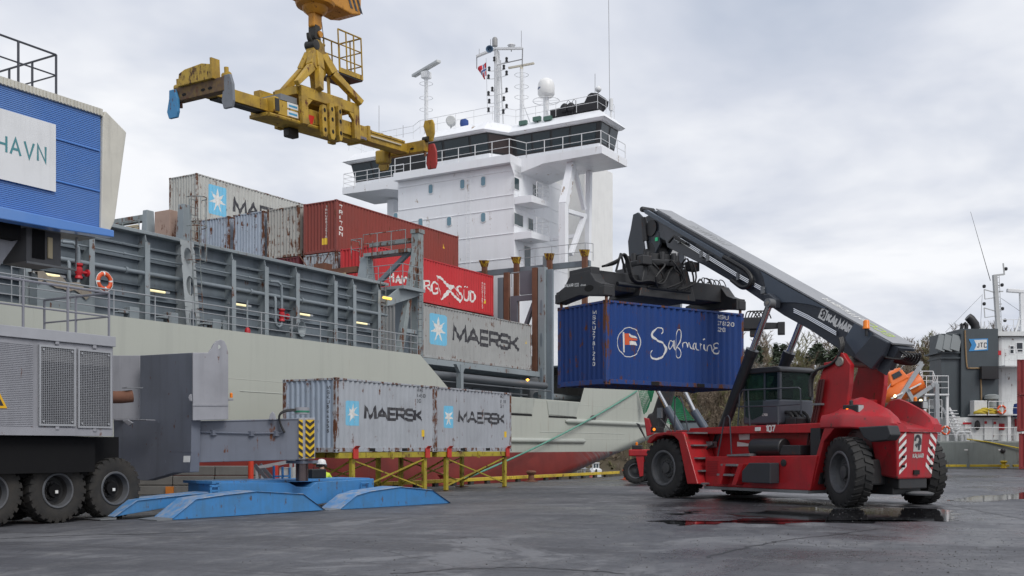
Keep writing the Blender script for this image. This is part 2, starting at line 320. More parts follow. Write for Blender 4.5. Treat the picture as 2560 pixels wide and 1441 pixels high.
# ---------------------------------------------------------------- setting: quay, water, far bank
QT = 28.4                     # quay edge: distance t across from the camera
def GZ(x, y):
    t = -x*SHIP.ex.y+y*SHIP.ex.x
    return -.012*max(0., t-12.)
def gpt(px, py):
    """ground point seen at a pixel"""
    z = 0
    for _ in range(6):
        d = (CAMZ-z)*F/(py-HY); x = (px-CX)/F*d; z = GZ(x, d)
    return Vector((x, d, z))
def asphalt():
    m = bpy.data.materials.new('asphalt'); m.use_nodes = True; nt = m.node_tree; N = nt.nodes.new; L = nt.links.new
    b = nt.nodes['Principled BSDF']; tc = N('ShaderNodeTexCoord')
    rot = N('ShaderNodeMapping'); rot.inputs['Rotation'].default_value = (0, 0, radians(20)); L(tc.outputs['Object'], rot.inputs[0])
    def noise(sc, det=6, rg=.6, st=None, dist=0):
        n = N('ShaderNodeTexNoise'); n.inputs['Scale'].default_value = sc; n.inputs['Detail'].default_value = det; n.inputs['Roughness'].default_value = rg; n.inputs['Distortion'].default_value = dist
        v = rot.outputs[0]
        if st: mp = N('ShaderNodeMapping'); mp.inputs['Scale'].default_value = st; L(v, mp.inputs[0]); v = mp.outputs[0]
        L(v, n.inputs['Vector']); return n.outputs[0]
    def rng(s, a, c, lo=0., hi=1.):
        r = N('ShaderNodeMapRange'); r.inputs[1].default_value = a; r.inputs[2].default_value = c; r.inputs[3].default_value = lo; r.inputs[4].default_value = hi; L(s, r.inputs[0]); return r.outputs[0]
    def mix(f, A, B):
        x = N('ShaderNodeMix'); x.data_type = 'RGBA'
        if isinstance(f, float): x.inputs[0].default_value = f
        else: L(f, x.inputs[0])
        for i, c in ((6, A), (7, B)):
            if isinstance(c, tuple): x.inputs[i].default_value = (*c, 1)
            else: L(c, x.inputs[i])
        return x.outputs[2]
    def mul(a, c):
        x = N('ShaderNodeMath'); x.operation = 'MULTIPLY'; L(a, x.inputs[0])
        if isinstance(c, float): x.inputs[1].default_value = c
        else: L(c, x.inputs[1])
        return x.outputs[0]
    c = mix(rng(noise(.35, 6, .62), .36, .64), (.064, .067, .077), (.110, .113, .126))
    c = mix(rng(noise(1.6, 8, .72, (1, .45, 1)), .5, .66, 0, .75), c, (.19, .19, .195))
    c = mix(rng(noise(3.3, 8, .75, (1, .5, 1)), .50, .64, 0, .6), c, (.042, .043, .05))
    c = mix(rng(noise(.2, 5, .6, (.3, 2.2, 1), .6), .50, .60, 0, .6), c, (.044, .045, .053))
    c = mix(rng(noise(.5, 4, .6, (.12, 2.6, 1), 1.2), .56, .62, 0, .5), c, (.036, .036, .042))
    c = mix(rng(noise(.28, 6, .7, (1, .8, 1), .8), .54, .59, 0, .7), c, (.175, .178, .19))
    c = mix(rng(noise(90, 3, .7), .55, .75, 0, .55), c, (.21, .205, .2))           # aggregate
    c = mix(rng(noise(55, 3, .7), .58, .72, 0, .7), c, (.02, .02, .022))
    # cracks
    vv = N('ShaderNodeVectorMath'); vv.operation = 'MULTIPLY_ADD'; vv.inputs[1].default_value = (.9, .9, 0)
    nn = N('ShaderNodeTexNoise'); nn.inputs['Scale'].default_value = 1.1; nn.inputs['Detail'].default_value = 5; L(rot.outputs[0], nn.inputs['Vector'])
    L(nn.outputs[1], vv.inputs[0]); L(rot.outputs[0], vv.inputs[2])
    vo = N('ShaderNodeTexVoronoi'); vo.feature = 'DISTANCE_TO_EDGE'; vo.inputs['Scale'].default_value = .55; L(vv.outputs[0], vo.inputs['Vector'])
    cr = mul(rng(vo.outputs[0], .0, .013, .8, 0), rng(noise(.22, 3), .47, .60))
    c = mix(cr, c, (.02, .02, .022))
    # wet film: large damp areas, glossy in the hollows
    wet = rng(noise(.16, 6, .65, (1, .8, 1), .6), .44, .58)
    wx = N('ShaderNodeSeparateXYZ'); L(tc.outputs['Object'], wx.inputs[0])
    wr = rng(wx.outputs[0], -8.0, 6.0, .2, 1.0)                                          # the yard drains to this side
    wet = mul(wet, wr)
    # damp hollow around the puddle, also painting in shade under the stacker
    dv = N('ShaderNodeVectorMath'); dv.operation = 'SUBTRACT'; dv.inputs[1].default_value = (7.6, 26.6, 0); L(tc.outputs['Object'], dv.inputs[0])
    ds = N('ShaderNodeVectorMath'); ds.operation = 'MULTIPLY'; ds.inputs[1].default_value = (1/5.2, 1/5.4, 0); L(dv.outputs[0], ds.inputs[0])
    dl = N('ShaderNodeVectorMath'); dl.operation = 'LENGTH'; L(ds.outputs[0], dl.inputs[0])
    dn = N('ShaderNodeMath'); dn.operation = 'ADD'; L(dl.outputs['Value'], dn.inputs[0]); L(rng(noise(.8, 5, .65), .3, .7, -.4, .4), dn.inputs[1])
    hol_shade = rng(dn.outputs[0], .55, 1.05, 1, 0)
    wm = N('ShaderNodeMath'); wm.operation = 'MAXIMUM'; L(wet, wm.inputs[0]); L(hol_shade, wm.inputs[1]); wet = wm.outputs[0]
    c = mix(mul(wet, .62), c, (.024, .024, .028))
    L(c, b.inputs['Base Color'])
    r1 = rng(wet, 0, 1, .62, .17)
    ra = N('ShaderNodeMath'); ra.operation = 'ADD'; L(r1, ra.inputs[0]); L(rng(noise(7, 5, .7), .3, .7, -.08, .12), ra.inputs[1]); L(ra.outputs[0], b.inputs['Roughness'])
    b.inputs['Specular IOR Level'].default_value = .45
    bp = N('ShaderNodeBump'); bp.inputs['Strength'].default_value = .5; bp.inputs['Distance'].default_value = .015
    h = N('ShaderNodeMath'); h.operation = 'SUBTRACT'; L(noise(60, 4, .7), h.inputs[0]); L(cr, h.inputs[1]); L(h.outputs[0], bp.inputs['Height']); L(bp.outputs[0], b.inputs['Normal'])
    return m
def ground():
    ex, ey = SHIP.ex, SHIP.ey
    P = lambda s, t: (ex*s+ey*t)
    Q = V((.5125*82-QT)/.8587, 82, 0); R = V((.5125*82-12)/.8587, 82, 0)
    z = lambda p: (p.x, p.y, GZ(p.x, p.y))
    mb = MB()
    a, b = P(-60, QT), P(-60, 12)
    mb.poly([z(b), z(R), z(Q), z(a)]); mb.poly([z(b), (b.x, b.y-1, 0), (170, b.y-1, 0), (170, 82, 0), z(R)])
    tag(mb.build('ground', asphalt()), kind='structure')
    conc = paint('quay_concrete', (.22, .21, .2), .8, dirt=.5, streak=.5, bump=.3)
    w = MB(); zq = GZ(Q.x, Q.y)
    w.hexa([tuple(a-ey*.8+V(0, 0, -5)), tuple(Q-ey*.8+V(0, 0, -5)), tuple(Q+V(0, 0, -5)), tuple(a+V(0, 0, -5)), tuple(a-ey*.8+V(0, 0, zq-.004)), tuple(Q-ey*.8+V(0, 0, zq-.004)), tuple(Q+V(0, 0, zq-.004)), tuple(a+V(0, 0, zq-.004))])
    w.box(Q.x, 170, 81.2, 82, -5, -.004-.197)
    tag(w.build('quay_wall', conc), kind='structure')
    # water
    m = bpy.data.materials.new('harbour_water'); m.use_nodes = True; nt = m.node_tree; bs = nt.nodes['Principled BSDF']
    bs.inputs['Base Color'].default_value = (.03, .04, .045, 1); bs.inputs['Roughness'].default_value = .08
    tc = nt.nodes.new('ShaderNodeTexCoord'); mp = nt.nodes.new('ShaderNodeMapping'); mp.inputs['Scale'].default_value = (.8, .35, 1)
    n = nt.nodes.new('ShaderNodeTexNoise'); n.inputs['Scale'].default_value = 1.4; n.inputs['Detail'].default_value = 5; bp = nt.nodes.new('ShaderNodeBump'); bp.inputs['Strength'].default_value = .6; bp.inputs['Distance'].default_value = .15
    nt.links.new(tc.outputs['Object'], mp.inputs[0]); nt.links.new(mp.outputs[0], n.inputs['Vector']); nt.links.new(n.outputs[0], bp.inputs['Height']); nt.links.new(bp.outputs[0], bs.inputs['Normal'])
    wt = MB(); wt.poly([(-2500, -200, -2.6), (2500, -200, -2.6), (2500, 3500, -2.6), (-2500, 3500, -2.6)]); tag(wt.build('water', m), kind='structure')
ground()
def puddles():
    m = bpy.data.materials.new('puddle_water'); m.use_nodes = True; nt = m.node_tree; b = nt.nodes['Principled BSDF']
    b.inputs['Base Color'].default_value = (.016, .016, .018, 1); b.inputs['Roughness'].default_value = .03
    tc = nt.nodes.new('ShaderNodeTexCoord'); n = nt.nodes.new('ShaderNodeTexNoise'); n.inputs['Scale'].default_value = 5; n.inputs['Detail'].default_value = 3; bp = nt.nodes.new('ShaderNodeBump'); bp.inputs['Strength'].default_value = .04; bp.inputs['Distance'].default_value = .02
    nt.links.new(tc.outputs['Object'], n.inputs['Vector']); nt.links.new(n.outputs[0], bp.inputs['Height']); nt.links.new(bp.outputs[0], b.inputs['Normal'])
    outl = [[(1615, 1306), (1700, 1303), (1850, 1301), (1905, 1296), (1850, 1290), (1830, 1285), (1900, 1278), (1960, 1272), (2040, 1270), (2150, 1274), (2260, 1270), (2370, 1278), (2375, 1292), (2360, 1301), (2250, 1304), (2000, 1309), (1800, 1310), (1690, 1312), (1640, 1309)],
            [(1680, 1284), (1720, 1279), (1745, 1276), (1735, 1281), (1705, 1286)],
            [(2370, 1254), (2420, 1246), (2460, 1240), (2520, 1236), (2620, 1229), (2640, 1236), (2560, 1249), (2480, 1252), (2420, 1256)],
            ]
    rnd = random.Random(3)
    for k, o in enumerate(outl):
        P = [gpt(*p) for p in o]; C = catmull(P+[P[0]], 9)[:-1]; mb = MB(); pts = []
        for q in C:
            x, y = q.x+.16*sin(q.x*5.1+q.y*3.3)+.07*sin(q.x*17+k)+rnd.uniform(-.03, .03), q.y+.28*sin(q.x*3.7-q.y*2.1)+.12*sin(q.x*13+1)+rnd.uniform(-.05, .05); pts.append((x, y, GZ(x, y)+.005))
        mb.poly(pts); tag(mb.build('puddle', m), kind='structure')
puddles()
def seams():
    m = paint('tar_seam', (.018, .018, .02), .45, dirt=.3, dscale=6); rnd = random.Random(21)
    for ln in ([(980, 1436), (1120, 1425), (1300, 1420), (1480, 1428), (1560, 1436)], [(1760, 1395), (1860, 1370), (1960, 1352), (2080, 1338), (2200, 1322)], [(0, 1348), (160, 1340), (330, 1336), (520, 1330)], [(2280, 1245), (2400, 1268), (2560, 1300)]):
        P = catmull([gpt(*p) for p in ln], 10); mb = MB(); w = [.02+.018*rnd.random() for _ in P]; vs = []
        for i, p in enumerate(P):
            t = (P[min(i+1, len(P)-1)]-P[max(i-1, 0)]).normalized(); n = V(-t.y, t.x, 0); c = p+n*rnd.gauss(0, .035); vs += [(c.x+n.x*w[i], c.y+n.y*w[i], GZ(c.x, c.y)+.004), (c.x-n.x*w[i], c.y-n.y*w[i], GZ(c.x, c.y)+.004)]
        mb.add(vs, [(2*i, 2*i+1, 2*i+3, 2*i+2) for i in range(len(P)-1)]); tag(mb.build('tar_seam', m), kind='structure')
seams()
def gravel():
    rnd = random.Random(5); mb = MB()
    def stone(x, y, r):
        z = GZ(x, y); a = rnd.uniform(0, 6.28)
        q = [(x+r*cos(a+i*pi/2)*rnd.uniform(.6, 1.2), y+r*sin(a+i*pi/2)*rnd.uniform(.6, 1.2), z-.002) for i in range(4)]
        mb.add(q+[(x+rnd.uniform(-.3, .3)*r, y+rnd.uniform(-.3, .3)*r, z+r*rnd.uniform(.5, .9))], [(0, 1, 4), (1, 2, 4), (2, 3, 4), (3, 0, 4)])
    for i in range(1700):
        c = rnd.choice([(2350, 1400, 170, 25), (2050, 1385, 260, 20), (1950, 1345, 250, 30), (2000, 1300, 300, 20), (2450, 1330, 200, 40), (1500, 1400, 500, 40), (2150, 1292, 200, 10)])
        p = gpt(rnd.gauss(c[0], c[2]), max(1215, min(1500, rnd.gauss(c[1], c[3])))); stone(p.x, p.y, abs(rnd.gauss(.009, .006))+.004)
    tag(mb.build('gravel', paint('stone_chip', (.05, .05, .05), .7, dirt=0)), label='scattered dark stone chips on the wet asphalt', kind='stuff'); bpy.data.objects['gravel']['category'] = 'gravel'
gravel()
# ---------------------------------------------------------------- far bank and its wood
def hz(x, y):
    s = max(0., y-188-6*sin(x*.02)); return -2.7+min(1.2, s*.35)+min(s, 70)*.275+1.2*sin(x*.05+y*.03)*min(1, s/20)+max(0, min(60, x-70))*.02
def bank():
    mb = MB(); nx, ny = 60, 22; xs = [-90+i*6.5 for i in range(nx+1)]; ys = [180+j*5.5 for j in range(ny+1)]
    mb.add([(x, y, hz(x, y)) for y in ys for x in xs], [(j*(nx+1)+i, j*(nx+1)+i+1, (j+1)*(nx+1)+i+1, (j+1)*(nx+1)+i) for j in range(ny) for i in range(nx)])
    tag(mb.build('hillside', paint('forest_floor', (.075, .058, .036), .95, dirt=.6, dirtcol=(.05, .05, .022), dscale=.15, bump=.6, bscale=2), smooth=60), kind='structure')
bank()
BARK = paint('bare_twigs', (.19, .145, .105), .9, dirt=.4, dscale=.2, dirtcol=(.10, .10, .075)); BUD = paint('budding_twigs', (.19, .18, .085), .9, dirt=.4, dscale=.2); PALE = paint('birch_bark', (.30, .28, .25), .8, dirt=.5)
NEED = paint('pine_needles', (.075, .10, .065), .9, dirt=.5, dirtcol=(.035, .05, .03), dscale=.8); TRK = paint('pine_bark', (.11, .06, .035), .9)
def bare_tree(rnd, h):
    """one leafless tree as (verts, faces): tapering trunk, limbs, fine twigs"""
    mb = MB()
    def limb(p, d, L, r, lv):
        q = p+d*L; mb.tube(p, q, r, 3, r*.55, cap=False)
        if lv == 2:
            for _ in range(17):
                b = p.lerp(q, rnd.uniform(.15, 1)); e = b+(d*rnd.uniform(.2, .8)+V(rnd.gauss(0, .5), rnd.gauss(0, .5), rnd.uniform(0, .6)))*L*.55
                w = (e-b).orthogonal().normalized()*.05; mb.poly([b-w, b+w, e])
            return
        for i in range(6 if lv == 0 else 4):
            f = rnd.uniform(.35 if lv == 0 else .25, 1); a = rnd.uniform(0, 6.28); up = rnd.uniform(.5, 1.1)
            nd = V(cos(a)*.7, sin(a)*.7, up).normalized(); nd = (nd+d*.5).normalized()
            limb(p.lerp(q, f), nd, L*rnd.uniform(.34, .5), r*.42, lv+1)
    limb(V(0, 0, 0), V(rnd.gauss(0, .05), rnd.gauss(0, .05), 1).normalized(), h*.72, h*.013, 0)
    return mb
def wood():
    rnd = random.Random(11); prot = [bare_tree(rnd, 1.0*rnd.uniform(8.5, 11.5)) for _ in range(7)]
    out = MB(); vs, fs, ms = [], [], []
    for i in range(2300):
        x = rnd.uniform(8, 175); y = 191+80*rnd.random()**.9
        k = x/y*F+CX
        if not (1400 < k < 2650): continue
        p = prot[rnd.randrange(7)]; a = rnd.uniform(0, 6.28); sc = rnd.uniform(.6, 1.12); z = hz(x, y)-.1; c_, s_ = cos(a)*sc, sin(a)*sc
        n = len(vs); vs += [(x+v[0]*c_-v[1]*s_, y+v[0]*s_+v[1]*c_, z+v[2]*sc) for v in p.v]; fs += [tuple(j+n for j in f) for f in p.f]
        g = rnd.random(); ms += [0 if g < .62 else (1 if g < .93 else 2)]*len(p.f)
    out.v, out.f, out.m = vs, fs, ms
    tag(out.build('woodland', [BARK, BUD, PALE]), 'leafless brown and olive wood covering the far bank', 'wood', kind='stuff')
    # low scrub along the slope
    sb = MB()
    for i in range(1800):
        x = rnd.uniform(0, 170); y = 189+60*rnd.random()**1.4; z = hz(x, y); r = rnd.uniform(.5, 1.6)
        for _ in range(7):
            e = V(x+rnd.gauss(0, r*.7), y+rnd.gauss(0, r*.7), z+abs(rnd.gauss(.6, .5))*r); w = V(rnd.gauss(0, .3), rnd.gauss(0, .3), rnd.gauss(0, .3)); sb.poly([V(x, y, z-.1)+w, e, V(x, y, z-.1)-w*.4])
        sb.m[-7:] = [rnd.choice([0, 0, 1])]*7
    tag(sb.build('undergrowth', [BARK, BUD]), 'brown undergrowth along the far shore below the trees', 'undergrowth', kind='stuff')
wood()
def pine(px, py, y, h, wid, label, conic=False, seed=1):
    rnd = random.Random(seed); x = (px-CX)/F*y; top = CAMZ+(HY-py)/F*y; base = top-h
    r = WORLD.root('pine_tree', label, 'tree', (x, y, base), 'evergreens on the far ridge')
    MB().tube((x, y, base), (x, y, top-.3), .22, 7, .05).build('trunk', TRK, r)
    mb = MB()
    for i in range(900 if not conic else 600):
        if conic: f = rnd.random(); z = base+h*(.15+.85*f); R = wid*(1-f)**.8*rnd.uniform(.3, 1)
        else: f = rnd.random(); z = base+h*(.52+.48*f); R = wid*sqrt(max(.05, 1-(2*f-.75)**2))*rnd.random()**.5*(.8+.3*sin(i*.01))
        a = rnd.uniform(0, 6.28); c = V(x+R*cos(a), y+R*sin(a), z); s = rnd.uniform(.25, .6)
        q = [c+V(rnd.gauss(0, s), rnd.gauss(0, s), rnd.gauss(0, s*.5)) for _ in range(3)]; mb.poly(q)
    mb.build('crown', NEED, r)
pine(2044, 862, 248, 9.5, 2.7, 'broad dark green pine on the ridge behind the red stacker cab', False, 1)
pine(2088, 873, 249, 9, 1.9, 'smaller dark pine right beside the broad pine on the ridge', False, 2)
pine(1940, 860, 240, 9, 1.1, 'pointed dark spruce on the ridge, nearer the blue container', True, 3)
pine(1958, 861, 242, 9, 1.0, 'pointed dark spruce on the ridge left of the far lift cylinder', True, 4)
pine(1897, 868, 238, 8, 1.1, 'narrow dark spruce just right of the blue container', True, 5)
# ---------------------------------------------------------------- the cargo ship
HT = 30.5; WL = -2.6
SR = SHIP.root('cargo_ship', 'long pale grey cargo ship with white bridge house moored at the quay', 'ship', (45, 41.5, WL))
SG = paint('ship_grey_paint', (.18, .215, .245), .5, dirt=.35, streak=.35, rust=.06, dscale=.5, rscale=1.2)
SG2 = paint('ship_light_grey_paint', (.27, .31, .33), .5, dirt=.35, rust=.25, rscale=1.6, dscale=.6)
SGR = paint('ship_rusty_grey_paint', (.25, .285, .29), .6, dirt=.4, rust=.62, rscale=1.5)
RUSTY = paint('rusty_steel', (.17, .075, .045), .85, dirt=.6, dirtcol=(.07, .03, .02), rust=.6, rustcol=(.22, .10, .06), rscale=2)
WHT = paint('ship_white_paint', (.84, .855, .885), .45, bump=.12, bscale=.9, dirt=.18, dirtcol=(.62, .62, .62), dscale=.35, streak=.25, rust=.07, rscale=.9, rustcol=(.42, .30, .20))
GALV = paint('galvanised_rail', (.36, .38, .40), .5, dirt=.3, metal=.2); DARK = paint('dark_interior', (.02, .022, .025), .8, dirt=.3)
WRAIL = paint('white_rail', (.74, .75, .76), .5, dirt=.15); BLK = paint('black_panel', (.018, .018, .02), .4, dirt=.1)
YTOP = paint('worn_yellow', (.55, .36, .02), .6, dirt=.6, dirtcol=(.12, .08, .05), rust=.85, rscale=4); REDV = paint('valve_red', (.50, .02, .03), .45, dirt=.2)
def hull_mat():
    m = bpy.data.materials.new('hull_paint'); m.use_nodes = True; nt = m.node_tree; N = nt.nodes.new; L = nt.links.new; b = nt.nodes['Principled BSDF']; b.inputs['Roughness'].default_value = .42
    tc = N('ShaderNodeTexCoord'); sp = N('ShaderNodeSeparateXYZ'); L(tc.outputs['Object'], sp.inputs[0])
    def noise(sc, st, det=5):
        mp = N('ShaderNodeMapping'); mp.inputs['Scale'].default_value = st; L(tc.outputs['Object'], mp.inputs[0]); n = N('ShaderNodeTexNoise'); n.inputs['Scale'].default_value = sc; n.inputs['Detail'].default_value = det; n.inputs['Roughness'].default_value = .62; L(mp.outputs[0], n.inputs['Vector']); return n.outputs[0]
    def rng(s, a, c, lo=0., hi=1.):
        r = N('ShaderNodeMapRange'); r.inputs[1].default_value = a; r.inputs[2].default_value = c; r.inputs[3].default_value = lo; r.inputs[4].default_value = hi; L(s, r.inputs[0]); return r.outputs[0]
    def mix(f, A, B):
        x = N('ShaderNodeMix'); x.data_type = 'RGBA'
        if isinstance(f, float): x.inputs[0].default_value = f
        else: L(f, x.inputs[0])
        for i, c in ((6, A), (7, B)):
            if isinstance(c, tuple): x.inputs[i].default_value = (*c, 1)
            else: L(c, x.inputs[i])
        return x.outputs[2]
    up = mix(rng(noise(.35, (1, 1, 1)), .35, .7, 0, .35), (.445, .462, .41), (.405, .42, .38))
    up = mix(rng(noise(1, (2.2, 2.2, .12)), .52, .72, 0, .4), up, (.35, .36, .325))
    up = mix(rng(noise(1, (3.5, 3.5, .2), 8), .63, .72, 0, .55), up, (.22, .15, .09))
    lo = mix(rng(noise(.8, (1, 1, 1)), .35, .7, 0, .7), (.24, .035, .028), (.13, .022, .02))
    # the stern's underside is scraped bare in slanting stripes
    mp = N('ShaderNodeMapping'); mp.inputs['Rotation'].default_value = (0, radians(-26), 0); L(tc.outputs['Object'], mp.inputs[0]); mp2 = N('ShaderNodeMapping'); mp2.inputs['Scale'].default_value = (.22, .5, 6); L(mp.outputs[0], mp2.inputs[0])
    n = N('ShaderNodeTexNoise'); n.inputs['Scale'].default_value = 1; n.inputs['Detail'].default_value = 6; L(mp2.outputs[0], n.inputs['Vector'])
    ml = N('ShaderNodeMath'); ml.operation = 'MULTIPLY'; L(rng(n.outputs[0], .36, .6), ml.inputs[0]); L(rng(sp.outputs[0], 58.5, 64.5), ml.inputs[1])
    lo = mix(ml.outputs[0], lo, mix(n.outputs[0], (.05, .045, .05), (.32, .31, .31)))
    L(mix(rng(sp.outputs[2], 1.325, 1.335), lo, up), b.inputs['Base Color'])
    bp = N('ShaderNodeBump'); bp.inputs['Strength'].default_value = .35; bp.inputs['Distance'].default_value = .05
    cx = N('ShaderNodeCombineXYZ'); L(sp.outputs[0], cx.inputs[0]); L(sp.outputs[2], cx.inputs[1]); br = N('ShaderNodeTexBrick'); L(cx.outputs[0], br.inputs['Vector'])
    br.inputs['Scale'].default_value = 1; br.inputs['Brick Width'].default_value = 8.5; br.inputs['Row Height'].default_value = 2.15; br.inputs['Mortar Size'].default_value = .018; br.inputs['Mortar Smooth'].default_value = .6
    hh = N('ShaderNodeMath'); hh.operation = 'MULTIPLY_ADD'; hh.inputs[1].default_value = .9; L(br.outputs['Fac'], hh.inputs[0]); L(noise(.45, (1, .4, 1), 2), hh.inputs[2]); L(hh.outputs[0], bp.inputs['Height']); L(bp.outputs[0], b.inputs['Normal'])
    return m
HULLM = hull_mat()
def ztop(s):
    if s <= 42.3: return 6.16
    if s <= 45.05: return 6.16-(s-42.3)/2.75*1.7
    if s <= 59.5: return 4.46
    if s <= 61.5: return 4.46+(s-59.5)/2.0*3.5
    return 7.96
def hull():
    S = [0, 10, 20, 30, 38, 42.3, 43.6, 45.05, 48, 52, 56, 59.5, 60.1, 60.8, 61.5, 64, 66, 68, 70, 72, 74, 75.2, 76]
    zb = lambda s: max(-5.0, min(1.95, 1.08-.166*(68.7-s))); BE = 52.5
    mb = MB(); rows = []
    for s in S:
        f = max(0, (s-48)/28.); b_ = 1.2+4.0*f; zc = zb(s)+1.1+.1*f; zt = ztop(s); q = []
        e = .25*max(0, (s-70)/6)**2*3                         # plan rounds in at the stern
        for z in (zt, zt*.75+max(zc, 1.4)*.25, 3.4, max(zc, 2.0)): q.append((s, HT+e, z))
        for i in range(0, 9): th = i/8*pi/2; q.append((s, HT+e+b_*(1-cos(th)), zc-(zc-zb(s))*sin(th)))
        for i in range(8, -1, -1): th = i/8*pi/2; q.append((s, BE-e-b_*(1-cos(th)), zc-(zc-zb(s))*sin(th)))
        q += [(s, BE-e, max(zc, 2.)), (s, BE-e, 3.4), (s, BE-e, zt)]; rows.append(q)
    n = len(rows[0]); mb.v = [p for q in rows for p in q]
    for i in range(len(rows)-1):
        for j in range(n-1): mb.f.append((i*n+j+1, (i+1)*n+j+1, (i+1)*n+j, i*n+j))
    mb.f.append(tuple(range((len(rows)-1)*n, len(rows)*n))); mb.f.append(tuple(range(n-1, -1, -1))); mb.m = [0]*len(mb.f)
    mb.build('hull', HULLM, SR, smooth=35)
    d = MB(); d.box(1, 43, HT+.1, 52.3, 5.2, 5.3); d.box(43, 61.5, HT+.1, 52.3, 3.3, 3.4); d.box(61.5, 75.5, HT+.9, 51.6, 6.9, 7.0); d.build('deck', SG, SR)
    for pts, r in (([(1413, 1053), (1500, 1059), (1600, 1067), (1660, 1072)], .16), ([(1230, 1101), (1290, 1104), (1380, 1108), (1462, 1111)], .15)):
        q = [SHIP.pix(*p, 1, HT-.02) for p in pts]; z = q[0].z
        m2 = MB(); a, c = V(q[0].x, HT-.02, z), V(q[-1].x, HT-.02, z); m2.path([a, a.lerp(c, .02), a.lerp(c, .98), c], [r*.4, r, r, r*.5], 12); m2.build('rubbing_strake', paint('strake_paint', (.41, .43, .39), .4, dirt=.25), SR, smooth=50)
    # freeing-port flaps: plates proud of the plating with a dark slot below
    for P in ([(1268, 993), (1338.5, 996), (1331, 1032), (1328, 1035), (1268, 1032)], [(1367.5, 1002), (1449, 1007), (1440, 1040), (1436, 1042), (1372, 1037)]):
        q = [SHIP.pix(*p, 1, HT-.03) for p in P]; pl = [(p.x, p.z) for p in q]
        MB().prism(pl, 'xz', HT-.035, HT+.05).build('bulwark_flap', paint('flap_paint', (.40, .42, .38), .42, dirt=.2, streak=.3), SR, bevel=.01)
        zl = min(p[1] for p in pl); xs = [p[0] for p in pl]
        MB().box(min(xs)+.25, max(xs)-.35, HT-.012, HT+.1, zl-.13, zl-.02).build('drain_slot', HOLE, SR)
    c = SHIP.pix(1483, 1045, 1, HT-.005); ov = [(c.x+.42*cos(i*pi/10)*1.0, c.z+.17*sin(i*pi/10)) for i in range(20)]
    MB().prism(ov, 'xz', HT-.01, HT+.1).build('mooring_port', paint('port_shadow', (.12, .12, .12), .6), SR)
    # weld seams, faint raised lines on the plating
    for (p, q2) in (((600, 978), (760, 985)), ((1350, 1080), (1560, 1095))):
        a, b = SHIP.pix(*p, 1, HT-.004), SHIP.pix(*q2, 1, HT-.004); MB().tube(a, (b.x, b.y, a.z), .018, 5).build('weld_seam', paint('seam_paint', (.46, .48, .44), .5), SR)
hull()
CT = 32.0; CE = SHIP.pix(952, 800, 1, CT).x
